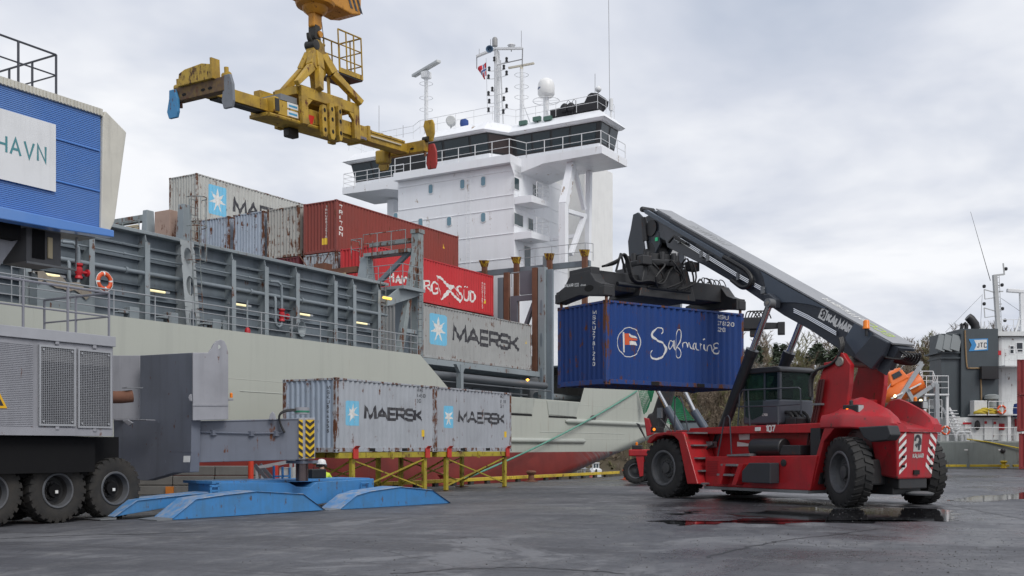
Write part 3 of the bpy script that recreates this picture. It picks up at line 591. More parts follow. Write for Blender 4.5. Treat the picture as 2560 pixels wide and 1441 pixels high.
def coaming():
    MB().box(2, CE, CT, CT+.06, 5.3, 9.47).build('hatch_coaming', SG, SR)
    MB().box(2, CE+.1, CT-.42, CT+.5, 9.47, 9.60).build('coaming_top_flange', SG2, SR, bevel=.02)
    for i in range(8): z = 5.72+i*.47; MB().box(2, CE, CT-.12, CT-.002, z, z+.022).add([(2, CT-.135, z-.02), (CE, CT-.135, z-.02), (CE, CT-.12, z-.02), (2, CT-.12, z-.02), (2, CT-.135, z+.022), (CE, CT-.135, z+.022), (CE, CT-.12, z+.022), (2, CT-.12, z+.022)], [(0, 3, 2, 1), (4, 5, 6, 7), (0, 1, 5, 4), (1, 2, 6, 5), (2, 3, 7, 6), (3, 0, 4, 7)]).build('stiffener', SG, SR)
    webs = [-60, 70, 229, 368, 584, 666, 744, 839, 886, 948]
    for px in webs:
        s = SHIP.pix(px, 800, 1, CT-.48).x; mb = MB(); mb.box(s-.02, s+.02, CT-.48, CT-.001, 5.3, 9.2); mb.box(s-.11, s+.11, CT-.51, CT-.482, 5.3, 9.16)
        mb.prism([(CT-.48, 9.0), (CT-.38, 9.46), (CT-.06, 9.46), (CT-.06, 9.0)], 'yz', s-.015, s+.015)
        mb.build('web_frame', SG2, SR)
    # wide leaning web with lightening holes
    s = SHIP.pix(476, 750, 1, CT-.8).x; cells = [(8.9, .30), (7.75, .30), (6.45, .28)]; mb = MB(); hw = .34
    edge = lambda z: s+(z-7.3)*-.10
    zs_ = [9.45, 9.25, 8.5, 8.2, 7.3, 6.95, 5.95, 5.3]
    for a, b in ((9.45, 9.25), (8.5, 8.2), (7.3, 6.95), (5.95, 5.3)):
        mb.add([(edge(a)-hw, CT-.85, a), (edge(a)+hw, CT-.85, a), (edge(b)+hw, CT-.85, b), (edge(b)-hw, CT-.85, b)], [(3, 2, 1, 0)])
    for a, b in ((9.25, 8.5), (8.2, 7.3), (6.95, 5.95)):
        c = (a+b)/2; n = 20; ou = []; inn = []
        for i in range(n):
            th = 2*pi*i/n; dx, dz = cos(th), sin(th); k = min(hw/max(1e-6, abs(dx)), (a-b)/2/max(1e-6, abs(dz))); z = c+dz*k
            ou.append((edge(z)+dx*k, CT-.85, z)); z2 = c+dz*(a-b)*.42; inn.append((edge(z2)+dx*.19, CT-.85, z2))
        mb.add(ou+inn+[(p[0], CT-.78, p[2]) for p in inn], [(i, (i+1) % n, n+(i+1) % n, n+i) for i in range(n)]+[(n+i, n+(i+1) % n, 2*n+(i+1) % n, 2*n+i) for i in range(n)])
    mb.box(s-.02, s+.02, CT-.8, CT-.01, 5.3, 9.4); mb.build('holed_web_frame', paint('pale_web', (.36, .39, .40), .5, dirt=.35, rust=.12, rscale=3), SR)
    for z, r, y in ((8.02, .085, CT-.42), (8.62, .035, CT-.35), (9.0, .02, CT-.3), (6.9, .018, CT-.25)):
        mb = MB(); mb.tube((2, y, z), (CE-.1, y, z), r, 10)
        for i in range(12): x = 4+i*3.1; mb.tube((x-.05, y, z), (x+.05, y, z), r*1.5, 10)
        mb.build('deck_pipe', paint('pipe_grey', (.21, .245, .27), .45, dirt=.3), SR, smooth=50)
    for px, py in ((125, 688), (393, 729), (602, 763), (760, 787), (905, 809)):
        q = SHIP.pix(px, py, 1, CT-.3); mb = MB(); mb.box(q.x-.62, q.x+.62, CT-.28, CT-.18, q.z-.02, q.z+.06); lamp = mb.build('deck_lamp', GALV, SR)
        MB().tube((q.x-.5, CT-.31, q.z), (q.x+.35, CT-.31, q.z), .045, 8).build('lamp_tube', emit('lamp_glow', (1, .88, .5), .6), lamp)
    for px, py in ((195, 680), (703, 790)):       # looped fire main with red valve
        q = SHIP.pix(px, py, 1, CT-.5); mb = MB(); x, y, z = q.x, CT-.5, q.z
        mb.path([(x-.35, CT-.42, 8.02), (x-.35, y, 7.9), (x-.35, y, z-.25), (x-.3, y, z-.42), (x-.15, y, z-.5), (x, y, z-.42), (x+.03, y, z-.2), (x+.03, y, z+.6), (x, y, 8.5), (x-.2, y, 8.62), (x-.5, CT-.35, 8.62)], .062, 10)
        lp = mb.build('pipe_loop', paint('pipe_grey', (.2, .2, .2)), SR, smooth=50)
        v = MB(); v.lathe([(.05, -.28), (.13, -.26), (.13, -.2), (.09, -.15), (.13, -.05), (.13, .1), (.08, .14), (.14, .2), (.14, .26), (.05, .28)], (x+.03, y, z+.03), (0, 0, 1), 12); v.tube((x+.03, y, z), (x+.38, y-.02, z), .05, 8); v.lathe([(.05, .3), (.13, .31), (.13, .37), (.05, .38)], (x+.03, y, z), (1, 0, 0), 12)
        v.build('valve', REDV, lp, smooth=40)
    q = SHIP.pix(618, 790, 1, CT-.6); v = MB(); v.tube((q.x, CT-.6, 5.3), (q.x, CT-.6, 7.6), .04, 8); st = v.build('standpipe', SG2, SR); MB().lathe([(.02, -.35), (.12, -.2), (.12, .1), (.05, .2)], (q.x, CT-.62, 6.3), (0, 0, 1), 10).build('hydrant', REDV, st, smooth=40)
    for px, py, w in ((330, 783, .42), (428, 796, .42), (536, 812, .42), (556, 815, .2)):
        q = SHIP.pix(px, py, 1, CT-1.0); MB().box(q.x-w/2, q.x+w/2, CT-1.15, CT-.8, 5.3, q.z+.2).prism([(q.x-w/2-.5, q.z-.05), (q.x-w/2, q.z-.05), (q.x-w/2, q.z+.05), (q.x-w/2-.4, q.z+.02)], 'xz', CT-1.1, CT-.85).build('deck_fitting', SG2, SR, bevel=.02)
    q = SHIP.pix(742, 823, 1, CT-1.1); MB().lathe([(.1, .3), (.14, .1), (.28, -.1), (.36, -.25), (.33, -.25), (.12, .05)], (q.x, q.y, q.z), (-.25, 1, 0), 16).build('ventilation_horn', SG2, SR, smooth=50); 
    MB().box(q.x-.35, q.x+.3, q.y-.1, q.y+.3, 5.3, q.z-.2).build('horn_base', SG2, SR)
    # canvas over a machine, left
    a = SHIP.pix(88, 760, 1, CT-.9); b = SHIP.pix(222, 760, 1, CT-.9); mb = MB()
    mb.box(a.x, b.x, CT-1.0, CT-.6, 5.3, 7.05); mc = mb.build('covered_winch', SG2, SR); cv = MB(); n = 9; vs = []
    for i in range(n+1): x = a.x+(b.x-a.x)*i/n; h = 7.35-.28*(i/n)+.1*sin(i*2.1); vs += [(x, CT-1.06, h-.32-.1*cos(i*1.7)), (x, CT-1.02, h), (x, CT-.5, h+.03)]
    cv.add(vs, [(3*i+j, 3*i+3+j, 3*i+4+j, 3*i+1+j) for i in range(n) for j in (0, 1)]); cv.build('canvas_cover', paint('dirty_canvas', (.26, .23, .19), .9, dirt=.6, rust=.3), mc)
    MB().rail([(3, HT+.08, 6.17), (42.2, HT+.08, 6.17)], .88, (1, .62, .28), .026, 1.75, .024).build('side_railing', GALV, SR)
    lx = SHIP.pix(958, 800, 1, CT-.5).x; MB().ladder((lx, CT-.5, 5.3), (lx, CT-.5, 9.6), .4, (1, 0, 0)).build('ladder', SGR, SR)
    lx = SHIP.pix(498, 700, 1, CT-.95).x; mb = MB(); mb.ladder((lx+.05, CT-1.0, 5.4), (lx-.12, CT-.75, 11.1), .38, (1, 0, 0))
    for z in (8.7, 10.0, 11.1): mb.path([(lx-.2+.38*cos(t), CT-.9-.55*sin(t), z) for t in [i*pi/8 for i in range(9)]], .02, 5)
    for i in (1, 3, 5, 7): t = i*pi/8; mb.tube((lx-.2+.38*cos(t), CT-.9-.55*sin(t), 8.7), (lx-.2+.38*cos(t), CT-.9-.55*sin(t), 11.1), .015, 5)
    mb.build('caged_ladder', SGR, SR); lx = SHIP.pix(45, 700, 1, CT-.9).x; MB().ladder((lx, CT-.9, 5.3), (lx, CT-.9, 9.0), .45).build('ladder', GALV, SR)
coaming()
def buoy(px, py, t, label):
    q = SHIP.pix(px, py, 1, t); r = SHIP.root('lifebuoy', label, 'lifebuoy', (q.x, t, q.z-.33))
    n, m = 28, 10; OR = paint('buoy_orange', (.72, .10, .025), .5, dirt=.2); WS = paint('buoy_white', (.8, .8, .78), .5)
    vs = [(q.x+(.26+.075*cos(2*pi*j/m))*cos(2*pi*i/n), t+.06*sin(2*pi*j/m), q.z+(.26+.075*cos(2*pi*j/m))*sin(2*pi*i/n)) for i in range(n) for j in range(m)]
    mb = MB(); mb.add(vs, [(i*m+j, i*m+(j+1) % m, ((i+1) % n)*m+(j+1) % m, ((i+1) % n)*m+j) for i in range(n) for j in range(m)]); mb.m = [1 if i % 7 == 0 else 0 for i in range(n) for j in range(m)]
    mb.build('ring', [OR, WS], r, smooth=80)
    MB().path([(q.x+.35*cos(2*pi*i/16), t-.02*(i % 2), q.z+.35*sin(2*pi*i/16)-(.02 if i % 4 == 2 else 0)) for i in range(16)], .012, 5, True).build('grab_rope', WS, r)
buoy(261, 704, CT-1.0, 'orange and white lifebuoy hung on the grey coaming of the cargo ship')
# lashing bridges: steel frames standing across the ship between the stacks
def bridges():
    b1 = 29.6; mb = MB()
    for t, w in ((32.9, .5), (35.0, .42)): MB().hexa([(b1-.25, t-w/2, 9.6), (b1+.25, t-w/2, 9.6), (b1+.25, t+w/2, 9.6), (b1-.25, t+w/2, 9.6), (b1-.18, t-w*.3, 11.3), (b1+.18, t-w*.3, 11.3), (b1+.18, t+w*.3, 11.3), (b1-.18, t+w*.3, 11.3)]).build('lashing_post', SG2, SR, bevel=.02)
    MB().box(b1-.2, b1+.2, 33.5, 34.4, 9.6, 11.15).build('lashing_box', paint('primer_beige', (.42, .29, .23), .6, dirt=.3, rust=.3), SR, bevel=.02)
    MB().box(b1+.05, b1+.35, 35.2, 43, 10.95, 11.2).build('lashing_beam', SGR, SR); MB().box(b1+.05, b1+.35, 35.2, 43, 10.35, 10.5).build('lashing_beam', SGR, SR)
    MB().hexa([(b1-.1, 38.3, 9.6), (b1+.4, 38.3, 9.6), (b1+.4, 38.75, 9.6), (b1-.1, 38.75, 9.6), (b1-.1, 37.9, 11.45), (b1+.4, 37.9, 11.45), (b1+.4, 38.75, 11.45), (b1-.1, 38.75, 11.45)]).build('container_guide', RUSTY, SR)
    MB().box(b1+.05, b1+.35, 37.3, 37.7, 9.6, 11.0).build('lashing_post', SG2, SR)
    MB().rail([(b1-.3, 35.2, 9.8), (b1-.3, 38.2, 9.8)], 1.1, (1, .75, .5, .25), .02, .9).build('bridge_railing', SGR, SR)
    MB().box(b1-.05, b1+.05, 35.6, 37.0, 10.55, 10.8).build('lamp_box', paint('old_cream', (.5, .42, .27), .6, rust=.4), SR)
    # second bridge, in front of the aft stack
    s2 = 43.5; MB().box(s2-.22, s2+.22, 31.3, 31.75, 5.3, 12.4).build('lashing_post', SGR, SR, bevel=.02)
    MB().box(s2-.26, s2+.26, 31.26, 31.79, 12.4, 12.6).build('post_cap', SGR, SR)
    MB().box(s2-.3, s2-.24, 31.9, 32.7, 5.3, 9.3).build('lashing_plate', SG, SR); MB().box(s2-.26, s2+.2, 32.1, 32.5, 3.4, 9.6).build('lashing_post', SG, SR)
    MB().bar((s2-1.75, 31.4, 6.1), (s2-.12, 31.5, 11.7), .32, .3, (0, 1, 0)).build('raking_leg', SGR, SR, bevel=.02)
    MB().box(s2-2.0, s2-.2, 30.9, 33.2, 9.35, 9.5).prism([(s2-2.0, 9.35), (s2-.3, 9.35), (s2-.3, 9.2), (s2-2.9, 8.4), (s2-2.9, 8.8)], 'xz', 31.2, 31.3).build('platform', SG2, SR)
    MB().rail([(s2-2.0, 33.2, 9.5), (s2-2.0, 30.95, 9.5), (s2-.4, 30.95, 9.5)], 1.05, (1, .66, .33), .02, .8).build('bridge_railing', SG2, SR)
    MB().box(s2-.5, s2+.3, 31.75, 34.6, 11.45, 11.62).build('platform', SGR, SR); MB().box(s2-.15, s2+.15, 31.75, 34.5, 12.0, 12.2).build('lashing_beam', SGR, SR)
    MB().rail([(s2-.5, 34.6, 11.62), (s2-.5, 31.9, 11.62)], .95, (1, .5), .022, .9).build('bridge_railing', SGR, SR)
    MB().rail([(s2-.5, 34.7, 11.4), (s2-.5, 35.4, 11.4), (s2+.2, 35.4, 11.4)], 1.0, (1, .5), .022, .6).build('bridge_railing', SGR, SR)
    MB().bar((s2-.1, 34.6, 9.6), (s2-.1, 31.8, 11.6), .2, .22).build('brace', SG, SR)
    MB().hexa([(s2-.6, 34.2, 9.6), (s2+.2, 34.2, 9.6), (s2+.2, 35.1, 9.6), (s2-.6, 35.1, 9.6), (s2-.3, 34.5, 11.5), (s2+.1, 34.5, 11.5), (s2+.1, 34.95, 11.5), (s2-.3, 34.95, 11.5)]).build('lashing_post', SG2, SR, bevel=.03)
    MB().box(s2-.3, s2, 35.2, 42.5, 10.75, 11.05).build('lashing_beam', RUSTY, SR); MB().box(s2-.2, s2, 35.2, 42.5, 10.2, 10.35).build('lashing_beam', SGR, SR)
    MB().hexa([(s2-.35, 37.5, 9.6), (s2+.25, 37.5, 9.6), (s2+.25, 38.0, 9.6), (s2-.35, 38.0, 9.6), (s2-.35, 37.3, 11.4), (s2+.25, 37.3, 11.4), (s2+.25, 38.1, 11.4), (s2-.35, 38.1, 11.4)]).build('container_guide', RUSTY, SR)
    MB().box(s2-.4, s2-.3, 35.9, 36.8, 10.4, 10.75).build('lamp_box', paint('old_cream', (.5, .42, .27)), SR); MB().rail([(s2-.4, 35.3, 9.7), (s2-.4, 42, 9.7)], .5, (1, .5), .02, 1.0).build('bridge_railing', SGR, SR)
    MB().box(s2-.5, s2-.2, 34.7, 35.6, 9.6, 10.05).build('lashing_box', SG2, SR); MB().ladder((s2-.45, 34.2, 9.5), (s2-.45, 34.2, 12.2), .35, (0, 1, 0)).build('ladder', SGR, SR)
    MB().ladder((s2-.4, 31.1, 5.3), (s2-.4, 31.1, 9.3), .3, (0, 1, 0)).build('ladder', SG, SR); MB().box(s2-1.6, s2-.2, 31.35, 31.5, 7.3, 7.5).build('brace', SG2, SR)
    for d in (-1, 1):
        MB().tube((s2+1.6, 38.6+1.15-d*1.1, 9.75), (s2+1.6, 38.6+1.15+d*1.1, 12.4), .03, 6).build('lashing_rod', RUSTY, SR)
    # cargo platform under the inner stacks, hatch cover under the outer one
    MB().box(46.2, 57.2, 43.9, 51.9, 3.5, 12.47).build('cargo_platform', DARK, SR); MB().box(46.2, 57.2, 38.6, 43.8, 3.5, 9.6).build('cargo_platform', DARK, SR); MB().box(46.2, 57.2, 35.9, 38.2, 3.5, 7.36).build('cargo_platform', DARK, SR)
    MB().box(44.6, 58.6, 32.8, 35.6, 6.05, 6.38).build('hatch_cover', SG2, SR, bevel=.02)
    # the open side below: pillar, pipes, inner bulkhead, doors
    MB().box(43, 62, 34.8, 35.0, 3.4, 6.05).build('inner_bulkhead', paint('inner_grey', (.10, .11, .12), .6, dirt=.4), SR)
    x = SHIP.pix(1148, 940, 1, 31.6).x; MB().box(x-.12, x+.12, 31.4, 31.7, 3.4, 6.05).prism([(x-.5, 6.05), (x+.5, 6.05), (x+.12, 5.6), (x-.12, 5.6)], 'xz', 31.45, 31.65).build('pillar', SG2, SR)
    for z, r, t in ((5.45, .22, 32.2), (5.1, .04, 31.8), (4.9, .07, 33.5)): MB().tube((43, t, z), (58, t, z), r, 12).build('deck_pipe', paint('pipe_dark', (.10, .11, .12), .4, dirt=.3), SR, smooth=50)
    MB().box(58.0, 58.25, 34, 38.2, 3.4, 6.2).build('transverse_bulkhead', SG2, SR)
    for px, w in ((1165, .7), (1192, .8)): q = SHIP.pix(px, 965, 1, 34.7); MB().box(q.x-w/2, q.x+w/2, 34.7, 34.79, 3.5, 5.2).build('locker', SG, SR, bevel=.04)
    q = SHIP.pix(1319, 950, 1, 31.8); MB().lathe([(.02, -.1), (.12, 0), (.02, .08)], q, (0, 0, 1), 10).build('deck_lamp', emit('orange_lamp', (1, .45, .08), 2.2), SR)
    q = SHIP.pix(968, 746, 1, 31.2); MB().tube((q.x-.3, q.y, q.z), (q.x+.3, q.y, q.z), .06, 8).build('deck_lamp', emit('yellow_lamp', (1, .6, .1), 1.6), SR)
    # cell guides at the aft end of the bay
    sg = 60.3
    for i, t in enumerate((38.3, 35.8, 33.3, 30.75)):
        MB().box(sg-.12, sg+.12, t-.32, t+.0, 9.5 if i > 2 else 4, 13.75).build('cell_guide', RUSTY, SR)
        tp = MB(); tp.hexa([(sg-.13, t-.34, 13.75), (sg+.13, t-.34, 13.75), (sg+.13, t+.02, 13.75), (sg-.13, t+.02, 13.75), (sg-.26, t-.44, 14.15), (sg+.16, t-.44, 14.2), (sg+.16, t+.14, 14.1), (sg-.26, t+.14, 14.2)]); tp.build('guide_funnel', YTOP, SR)
    MB().box(sg+.2, sg+.5, 30.4, 46, 13.2, 13.55).build('lashing_beam', SG, SR); MB().rail([(sg+.1, 35.5, 13.55), (sg+.1, 30.6, 13.55), (sg+.6, 30.3, 13.55)], 1.1, (1, .5), .022, 1.2).build('bridge_railing', GALV, SR)
    MB().box(sg+.15, sg+.45, 33.35, 33.75, 3.4, 14.1).build('lashing_post', SG2, SR, bevel=.02); mb = MB()
    for k in range(9):
        n = 12; z = 5+k; vs = [(sg+.145, 33.55+.07*cos(2*pi*i/n), z+.26*sin(2*pi*i/n)) for i in range(n)]; MB().prism([(v[1], v[2]) for v in vs], 'yz', sg+.14, sg+.3).build('lightening_hole', paint('hole_tone', (.45, .47, .48), .6), SR)
    f = 58.6; MB().box(f-.2, f+.2, 32.45, 32.95, 3.4, 13.0).build('lashing_post', SG2, SR, bevel=.02); MB().box(f-.25, f+.15, 33.0, 33.35, 6.3, 13.0).build('cell_guide', RUSTY, SR)
    MB().box(f+.0, f+.25, 32.05, 32.43, 3.4, 12.85).build('lashing_post', SG, SR)
    for z in (6.2, 8.4, 10.5): n = 12; MB().prism([(32.7+.09*cos(2*pi*i/n), z+.45*sin(2*pi*i/n)) for i in range(n)], 'yz', f-.215, f-.1).build('lightening_hole', SG, SR)
    MB().box(f-.1, f+.15, 35.2, 35.55, 6.3, 12.9).build('cell_guide', RUSTY, SR); MB().box(f-.1, f+.15, 35.6, 36.0, 6.3, 12.6).build('lashing_post', SG, SR)
    PG = paint('frame_violet_grey', (.13, .135, .16), .5, dirt=.3)
    fr = MB(); fr.box(f, f+.2, 33.4, 34.4, 11.4, 12.9); fr.box(f, f+.2, 33.4, 35.1, 11.0, 11.35); fr.box(f, f+.2, 34.6, 35.1, 6.4, 11.0); fr.bar((f+.1, 34.5, 8.2), (f+.1, 33.4, 10.8), .2, .3, (1, 0, 0)); fr.bar((f+.8, 34.0, 8.2), (f+.8, 33.4, 10.0), .2, .3, (1, 0, 0)); fr.build('guide_frame', PG, SR)
    MB().rail([(f+.3, 32.5, 12.0), (f+.3, 35.2, 12.0)], .9, (1,), .03, 2.6).build('bridge_railing', GALV, SR)
    MB().tube((59, 33.4, 4.9), (66, 33.4, 4.9), .25, 12).build('deck_pipe', SG2, SR, smooth=50); MB().box(59.2, 61.4, 34, 37, 3.4, 7.5).build('deck_house', paint('house_panel', (.28, .29, .30), .5, dirt=.4, streak=.4), SR)
bridges()
# ---------------------------------------------------------------- bridge house of the cargo ship
def z7(x, y): return (840+x/2.3237, 60+y/2.3237)
def superstructure():
    S0 = 62.3; T0, T1 = 37.0, 46.9; SA = 70.15
    WIN = glass('window_glass', (.03, .055, .065), .05); BLUEWIN = glass('cabin_glass', (.14, .26, .33), .08); FRM = paint('window_frame_white', (.70, .71, .72), .5, dirt=.2)
    MB().box(S0, SA, T0, T1, 3.4, 21.0).build('house', WHT, SR, bevel=.03)
    MB().box(S0-.0, SA-3, T1, 51.8, 3.4, 15.2).build('lower_house', WHT, SR)
    for y in (426, 486, 520, 583, 645):
        z = SHIP.pix(1283, y, 0, S0).z; MB().tube((S0-.005, T0+.05, z), (S0-.005, T1-.05, z), .035, 6).build('weld_seam', WHT, SR)
        MB().tube((S0+.05, T0-.005, z), (SA-.1, T0-.005, z), .022, 6).build('weld_seam', WHT, SR)
    for (x, y), lit in (((552, 960), 0), ((736, 932), 1), ((857, 915), 0), ((493, 1158), 1), ((659, 1148), 0), ((857, 1125), 0), ((348, 1125), 0), ((686, 1350), 1)):
        q = SHIP.pix(*z7(x, y), 0, S0); mb = MB()
        def rr(w, h, e): return [(q.y+a*(w-e) if abs(a) == 1 and 0 else q.y+a*w, q.z+b*h) for a, b in ((-1, -.7), (-.6, -1), (.6, -1), (1, -.7), (1, .7), (.6, 1), (-.6, 1), (-1, .7))]
        MB().prism(rr(.21, .36, .08), 'yz', S0-.05, S0+.02).build('window_frame', FRM, SR); g = MB().prism(rr(.17, .31, .08), 'yz', S0-.055, S0-.04).build('window', BLUEWIN, SR)
    lt = SHIP.pix(*z7(770, 1100), 0, S0-.2).y; MB().ladder((S0-.2, lt, 5), (S0-.2, lt, 21.5), .34, (0, 1, 0), .3, .013).build('ladder', WRAIL, SR)
    # side wall, near side: doors/windows and two little balconies
    for x, y in ((1047, 930), (1155, 970), (1047, 1135), (1070, 1145), (1128, 1165), (1110, 1370)):
        q = SHIP.pix(*z7(x, y), 1, T0); h = .38 if y < 1300 else .9; w = .30 if y < 1300 else .4
        MB().box(q.x-w-.05, q.x+w+.05, T0-.04, T0+.01, q.z-h-.05, q.z+h+.05).build('window_frame', FRM, SR); MB().box(q.x-w, q.x+w, T0-.05, T0-.03, q.z-h, q.z+h).build('window', WIN, SR)
    for y in (1005, 1212):
        a = SHIP.pix(*z7(1036, y), 0, S0); z = a.z; x1 = S0+2.6
        MB().prism([(S0+.01, z-.02), (x1, z-.02), (x1, z-.35), (S0+.01, z-.5)], 'xz', T0-1.35, T0-.01).build('balcony', WHT, SR)
        MB().rail([(S0+.8, T0-1.3, z), (x1-.05, T0-1.3, z), (x1-.05, T0-.1, z)], 1.05, (1, .66, .33), .022, .8).build('balcony_railing', WRAIL, SR)
    # aft casing and side wall of the recess
    MB().box(70.2, 75.0, 35.6, 47, 3.4, 23.0).build('funnel_casing', paint('casing_white', (.82, .82, .80), .5, dirt=.12, streak=.15), SR, bevel=.03)
    
    # bridge deck with wings
    zb = 21.55; BS0, BS1 = 63.2, 67.2
    MB().prism([(30.8, zb), (30.8, zb-.48), (35.2, zb-.55), (36.99, zb-.95), (36.99, zb)], 'yz', BS0, BS1).build('bridge_wing', WHT, SR)
    MB().prism([(46.91, zb), (46.91, zb-.95), (48.7, zb-.6), (52.9, zb-.5), (52.9, zb)], 'yz', BS0, BS1).build('bridge_wing', WHT, SR)
    MB().box(S0-.55, S0+5, T0-.01, T1+.01, 21.0, zb).build('bridge_deck', WHT, SR)
    MB().prism([(S0-.55, 21.0), (S0+1.0, 21.0), (S0+1, 20.2), (S0-.001, 20.2)], 'xz', T0, T0+.06).build('bracket', WHT, SR)
    # wheelhouse: forward centre, wings set back; windows lean outwards
    plan = [(64.6, 31.7), (64.6, 38.4), (62.9, 39.4), (62.9, 44.8), (64.6, 45.8), (64.6, 52.7), (67.0, 52.7), (67.0, 31.7)]
    def ring(z, o):
        cx, cy = 65.2, 41.75; return [(p[0]+(-o if p[0] < 66 else o*.3), p[1]+(o if p[1] > cy+5 else (-o if p[1] < cy-5 else 0)), z) for p in plan]
    def shell(z0, z1, o0, o1, name, mat):
        mb = MB(); a, b = ring(z0, o0), ring(z1, o1); n = len(a); mb.add(a+b, [(i, (i+1) % n, n+(i+1) % n, n+i) for i in range(n)]+[tuple(range(n-1, -1, -1)), tuple(range(n, 2*n))][::-1]); 
        bm = bmesh.new(); o = mb.build(name, mat, SR); bm.from_mesh(o.data); bmesh.ops.recalc_face_normals(bm, faces=bm.faces); bm.to_mesh(o.data); bm.free(); return o
    W0, W1 = 22.22, 23.62; lean = .28
    shell(zb, W0, 0, 0, 'wheelhouse_wall', WHT); shell(W0, W1, .0, lean, 'window_band', BLK); 
    shell(W1, W1+.12, lean+.25, lean+.45, 'roof_edge', WHT); shell(W1+.12, W1+.8, lean+.5, lean-.2, 'wheelhouse_roof', WHT)
    def pane(i, f0, f1, name='window', mat=None):
        a0, b0 = Vector(ring(W0, 0)[i]), Vector(ring(W0, 0)[(i+1) % 8]); a1, b1 = Vector(ring(W1, lean)[i]), Vector(ring(W1, lean)[(i+1) % 8])
        P = lambda f, g: a0.lerp(b0, f).lerp(a1.lerp(b1, f), g)
        q = [P(f0, .08), P(f1, .08), P(f1, .93), P(f0, .93)]; nrm = (q[1]-q[0]).cross(q[3]-q[0]).normalized(); c = Vector((65.2, 41.7, 22.9))
        if nrm.dot(q[0]-c) < 0: nrm = -nrm
        mb = MB(); mb.hexa([p-nrm*.02 for p in q]+[p+nrm*.025 for p in q]); mb.build(name, mat or glass('bridge_glass', (.016, .030, .038), .04), SR)
    def fr(i, x):       # fraction along edge i at photo column
        a, b = ring(W0, 0)[i], ring(W0, 0)[(i+1) % 8]; q = SHIP.pix(z7(x, 0)[0], 350, 0, a[0]); return (q.y-a[1])/(b[1]-a[1])
    for x0, x1 in ((1055, 1140), (1150, 1245), (1258, 1352), (1365, 1505)): f0, f1 = sorted((fr(0, x0), fr(0, x1))); pane(0, max(.01, f0), min(.99, f1))
    for x0, x1 in ((395, 520), (535, 625), (640, 780), (795, 892)): f0, f1 = sorted((fr(2, x0), fr(2, x1))); pane(2, max(.01, f0), min(.99, f1))
    for x0, x1 in ((70, 222), (232, 340)): f0, f1 = sorted((fr(4, x0), fr(4, x1))); pane(4, max(.01, f0), min(.99, f1))
    pane(1, .04, .96, 'dark_panel', paint('brown_panel', (.03, .018, .017), .4)); pane(7, .05, .45); pane(7, .55, .96)
    rb = zb
    MB().rail([(BS0+.05, 36.6, rb), (BS0+.05, 30.9, rb), (BS1-.1, 30.9, rb)], 1.05, (1, .5), .024, 1.4, .03).build('wing_railing', WRAIL, SR)
    MB().rail([(S0-.5, T1-.1, rb), (S0-.5, T0+.1, rb), (BS0+.05, 36.6, rb)], 1.05, (1, .5), .024, 1.4, .03).build('bridge_railing', WRAIL, SR)
    MB().rail([(BS1-.1, 52.8, rb), (BS0+.05, 52.8, rb), (BS0+.05, 47.1, rb)], 1.05, (1, .66, .33), .024, 1.2, .024).build('wing_railing', WRAIL, SR)
    # wing supports: welded white truss under each wing
    def Z(x, y, t=33.5): return SHIP.pix(*z7(x, y), 1, t)
    tr = MB(); B = lambda a, b, w, o=tr, t=33.5: o.bar(Z(*a, t), Z(*b, t), w, w, (0, 1, 0))
    for a, b, w in (((1370, 815), (1322, 1050), .52), ((1322, 1045), (1322, 1400), .5), ((1470, 860), (1462, 1400), .36), ((1388, 850), (1442, 1080), .27), ((1345, 1088), (1448, 1118), .27), ((1445, 1110), (1362, 1340), .3)):
        m = MB(); B(a, b, w, m); m.build('wing_truss', WHT, SR, bevel=.02)
    a, b = Z(1080, 1233, 36.9), Z(1400, 1232, 33.6); MB().bar((a.x+2, 36.9, a.z), (b.x, 33.6, a.z), .25, .25).build('wing_truss', WHT, SR)
    for a, b in (((66, 50.2, 15), (66, 50.2, 20.8)), ((64, 47.6, 15), (64, 47.6, 20.8)), ((66, 50.2, 15.5), (64.5, 47.2, 19.2))): MB().bar(a, b, .6, .6).build('wing_truss', WHT, SR)
    # roof railing and gear
    rz = W1+.8; MB().rail([(66.8, 52.7, rz), (63.5, 52.5, rz), (63.5, 46.4, rz), (62.7, 45.2, rz), (62.7, 39, rz), (64.2, 38, rz), (64.2, 31.6, rz), (66.8, 31.6, rz)], .95, (1, .5), .02, 1.6, .018).build('roof_railing', WRAIL, SR)
    def R(x, y, s=66.): return SHIP.pix(*z7(x, y), 0, s)
    def mast(x, s, ytop, r, name):
        a = R(x, ytop, s); mb = MB(); mb.tube((s, a.y, rz-.1), (s, a.y, a.z), r, 10, r*.85); mb.ladder((s-r-.12, a.y-.2, rz), (s-r-.12, a.y-.2, a.z-.5), .3, (0, 1, 0), .35, .015)
        for z in (rz+(a.z-rz)*.55, rz+(a.z-rz)*.72, a.z-.4): mb.path([(s+.5*cos(t), a.y+.5*sin(t), z) for t in [i*2*pi/14 for i in range(14)]], .02, 5, True)
        for k in (-1, 1): mb.tube((s+.8*k, a.y-.6, rz), (s, a.y, rz+(a.z-rz)*.5), .03, 6)
        mb.build(name, WRAIL, SR, smooth=50); return Vector((s, a.y, a.z))
    p = mast(524, 66, 318, .17, 'radar_mast'); MB().box(p.x-.3, p.x+.3, p.y-.3, p.y+.3, p.z, p.z+.5).build('radar_motor', WRAIL, SR, bevel=.04); a, b = R(416, 300), R(632, 236); c = (a+b)/2
    MB().bar((66.8, c.y+1.75, p.z+.75), (65.2, c.y-1.75, p.z+.75), .38, .2).build('radar_scanner', paint('scanner_white', (.55, .57, .57), .5), SR, bevel=.03)
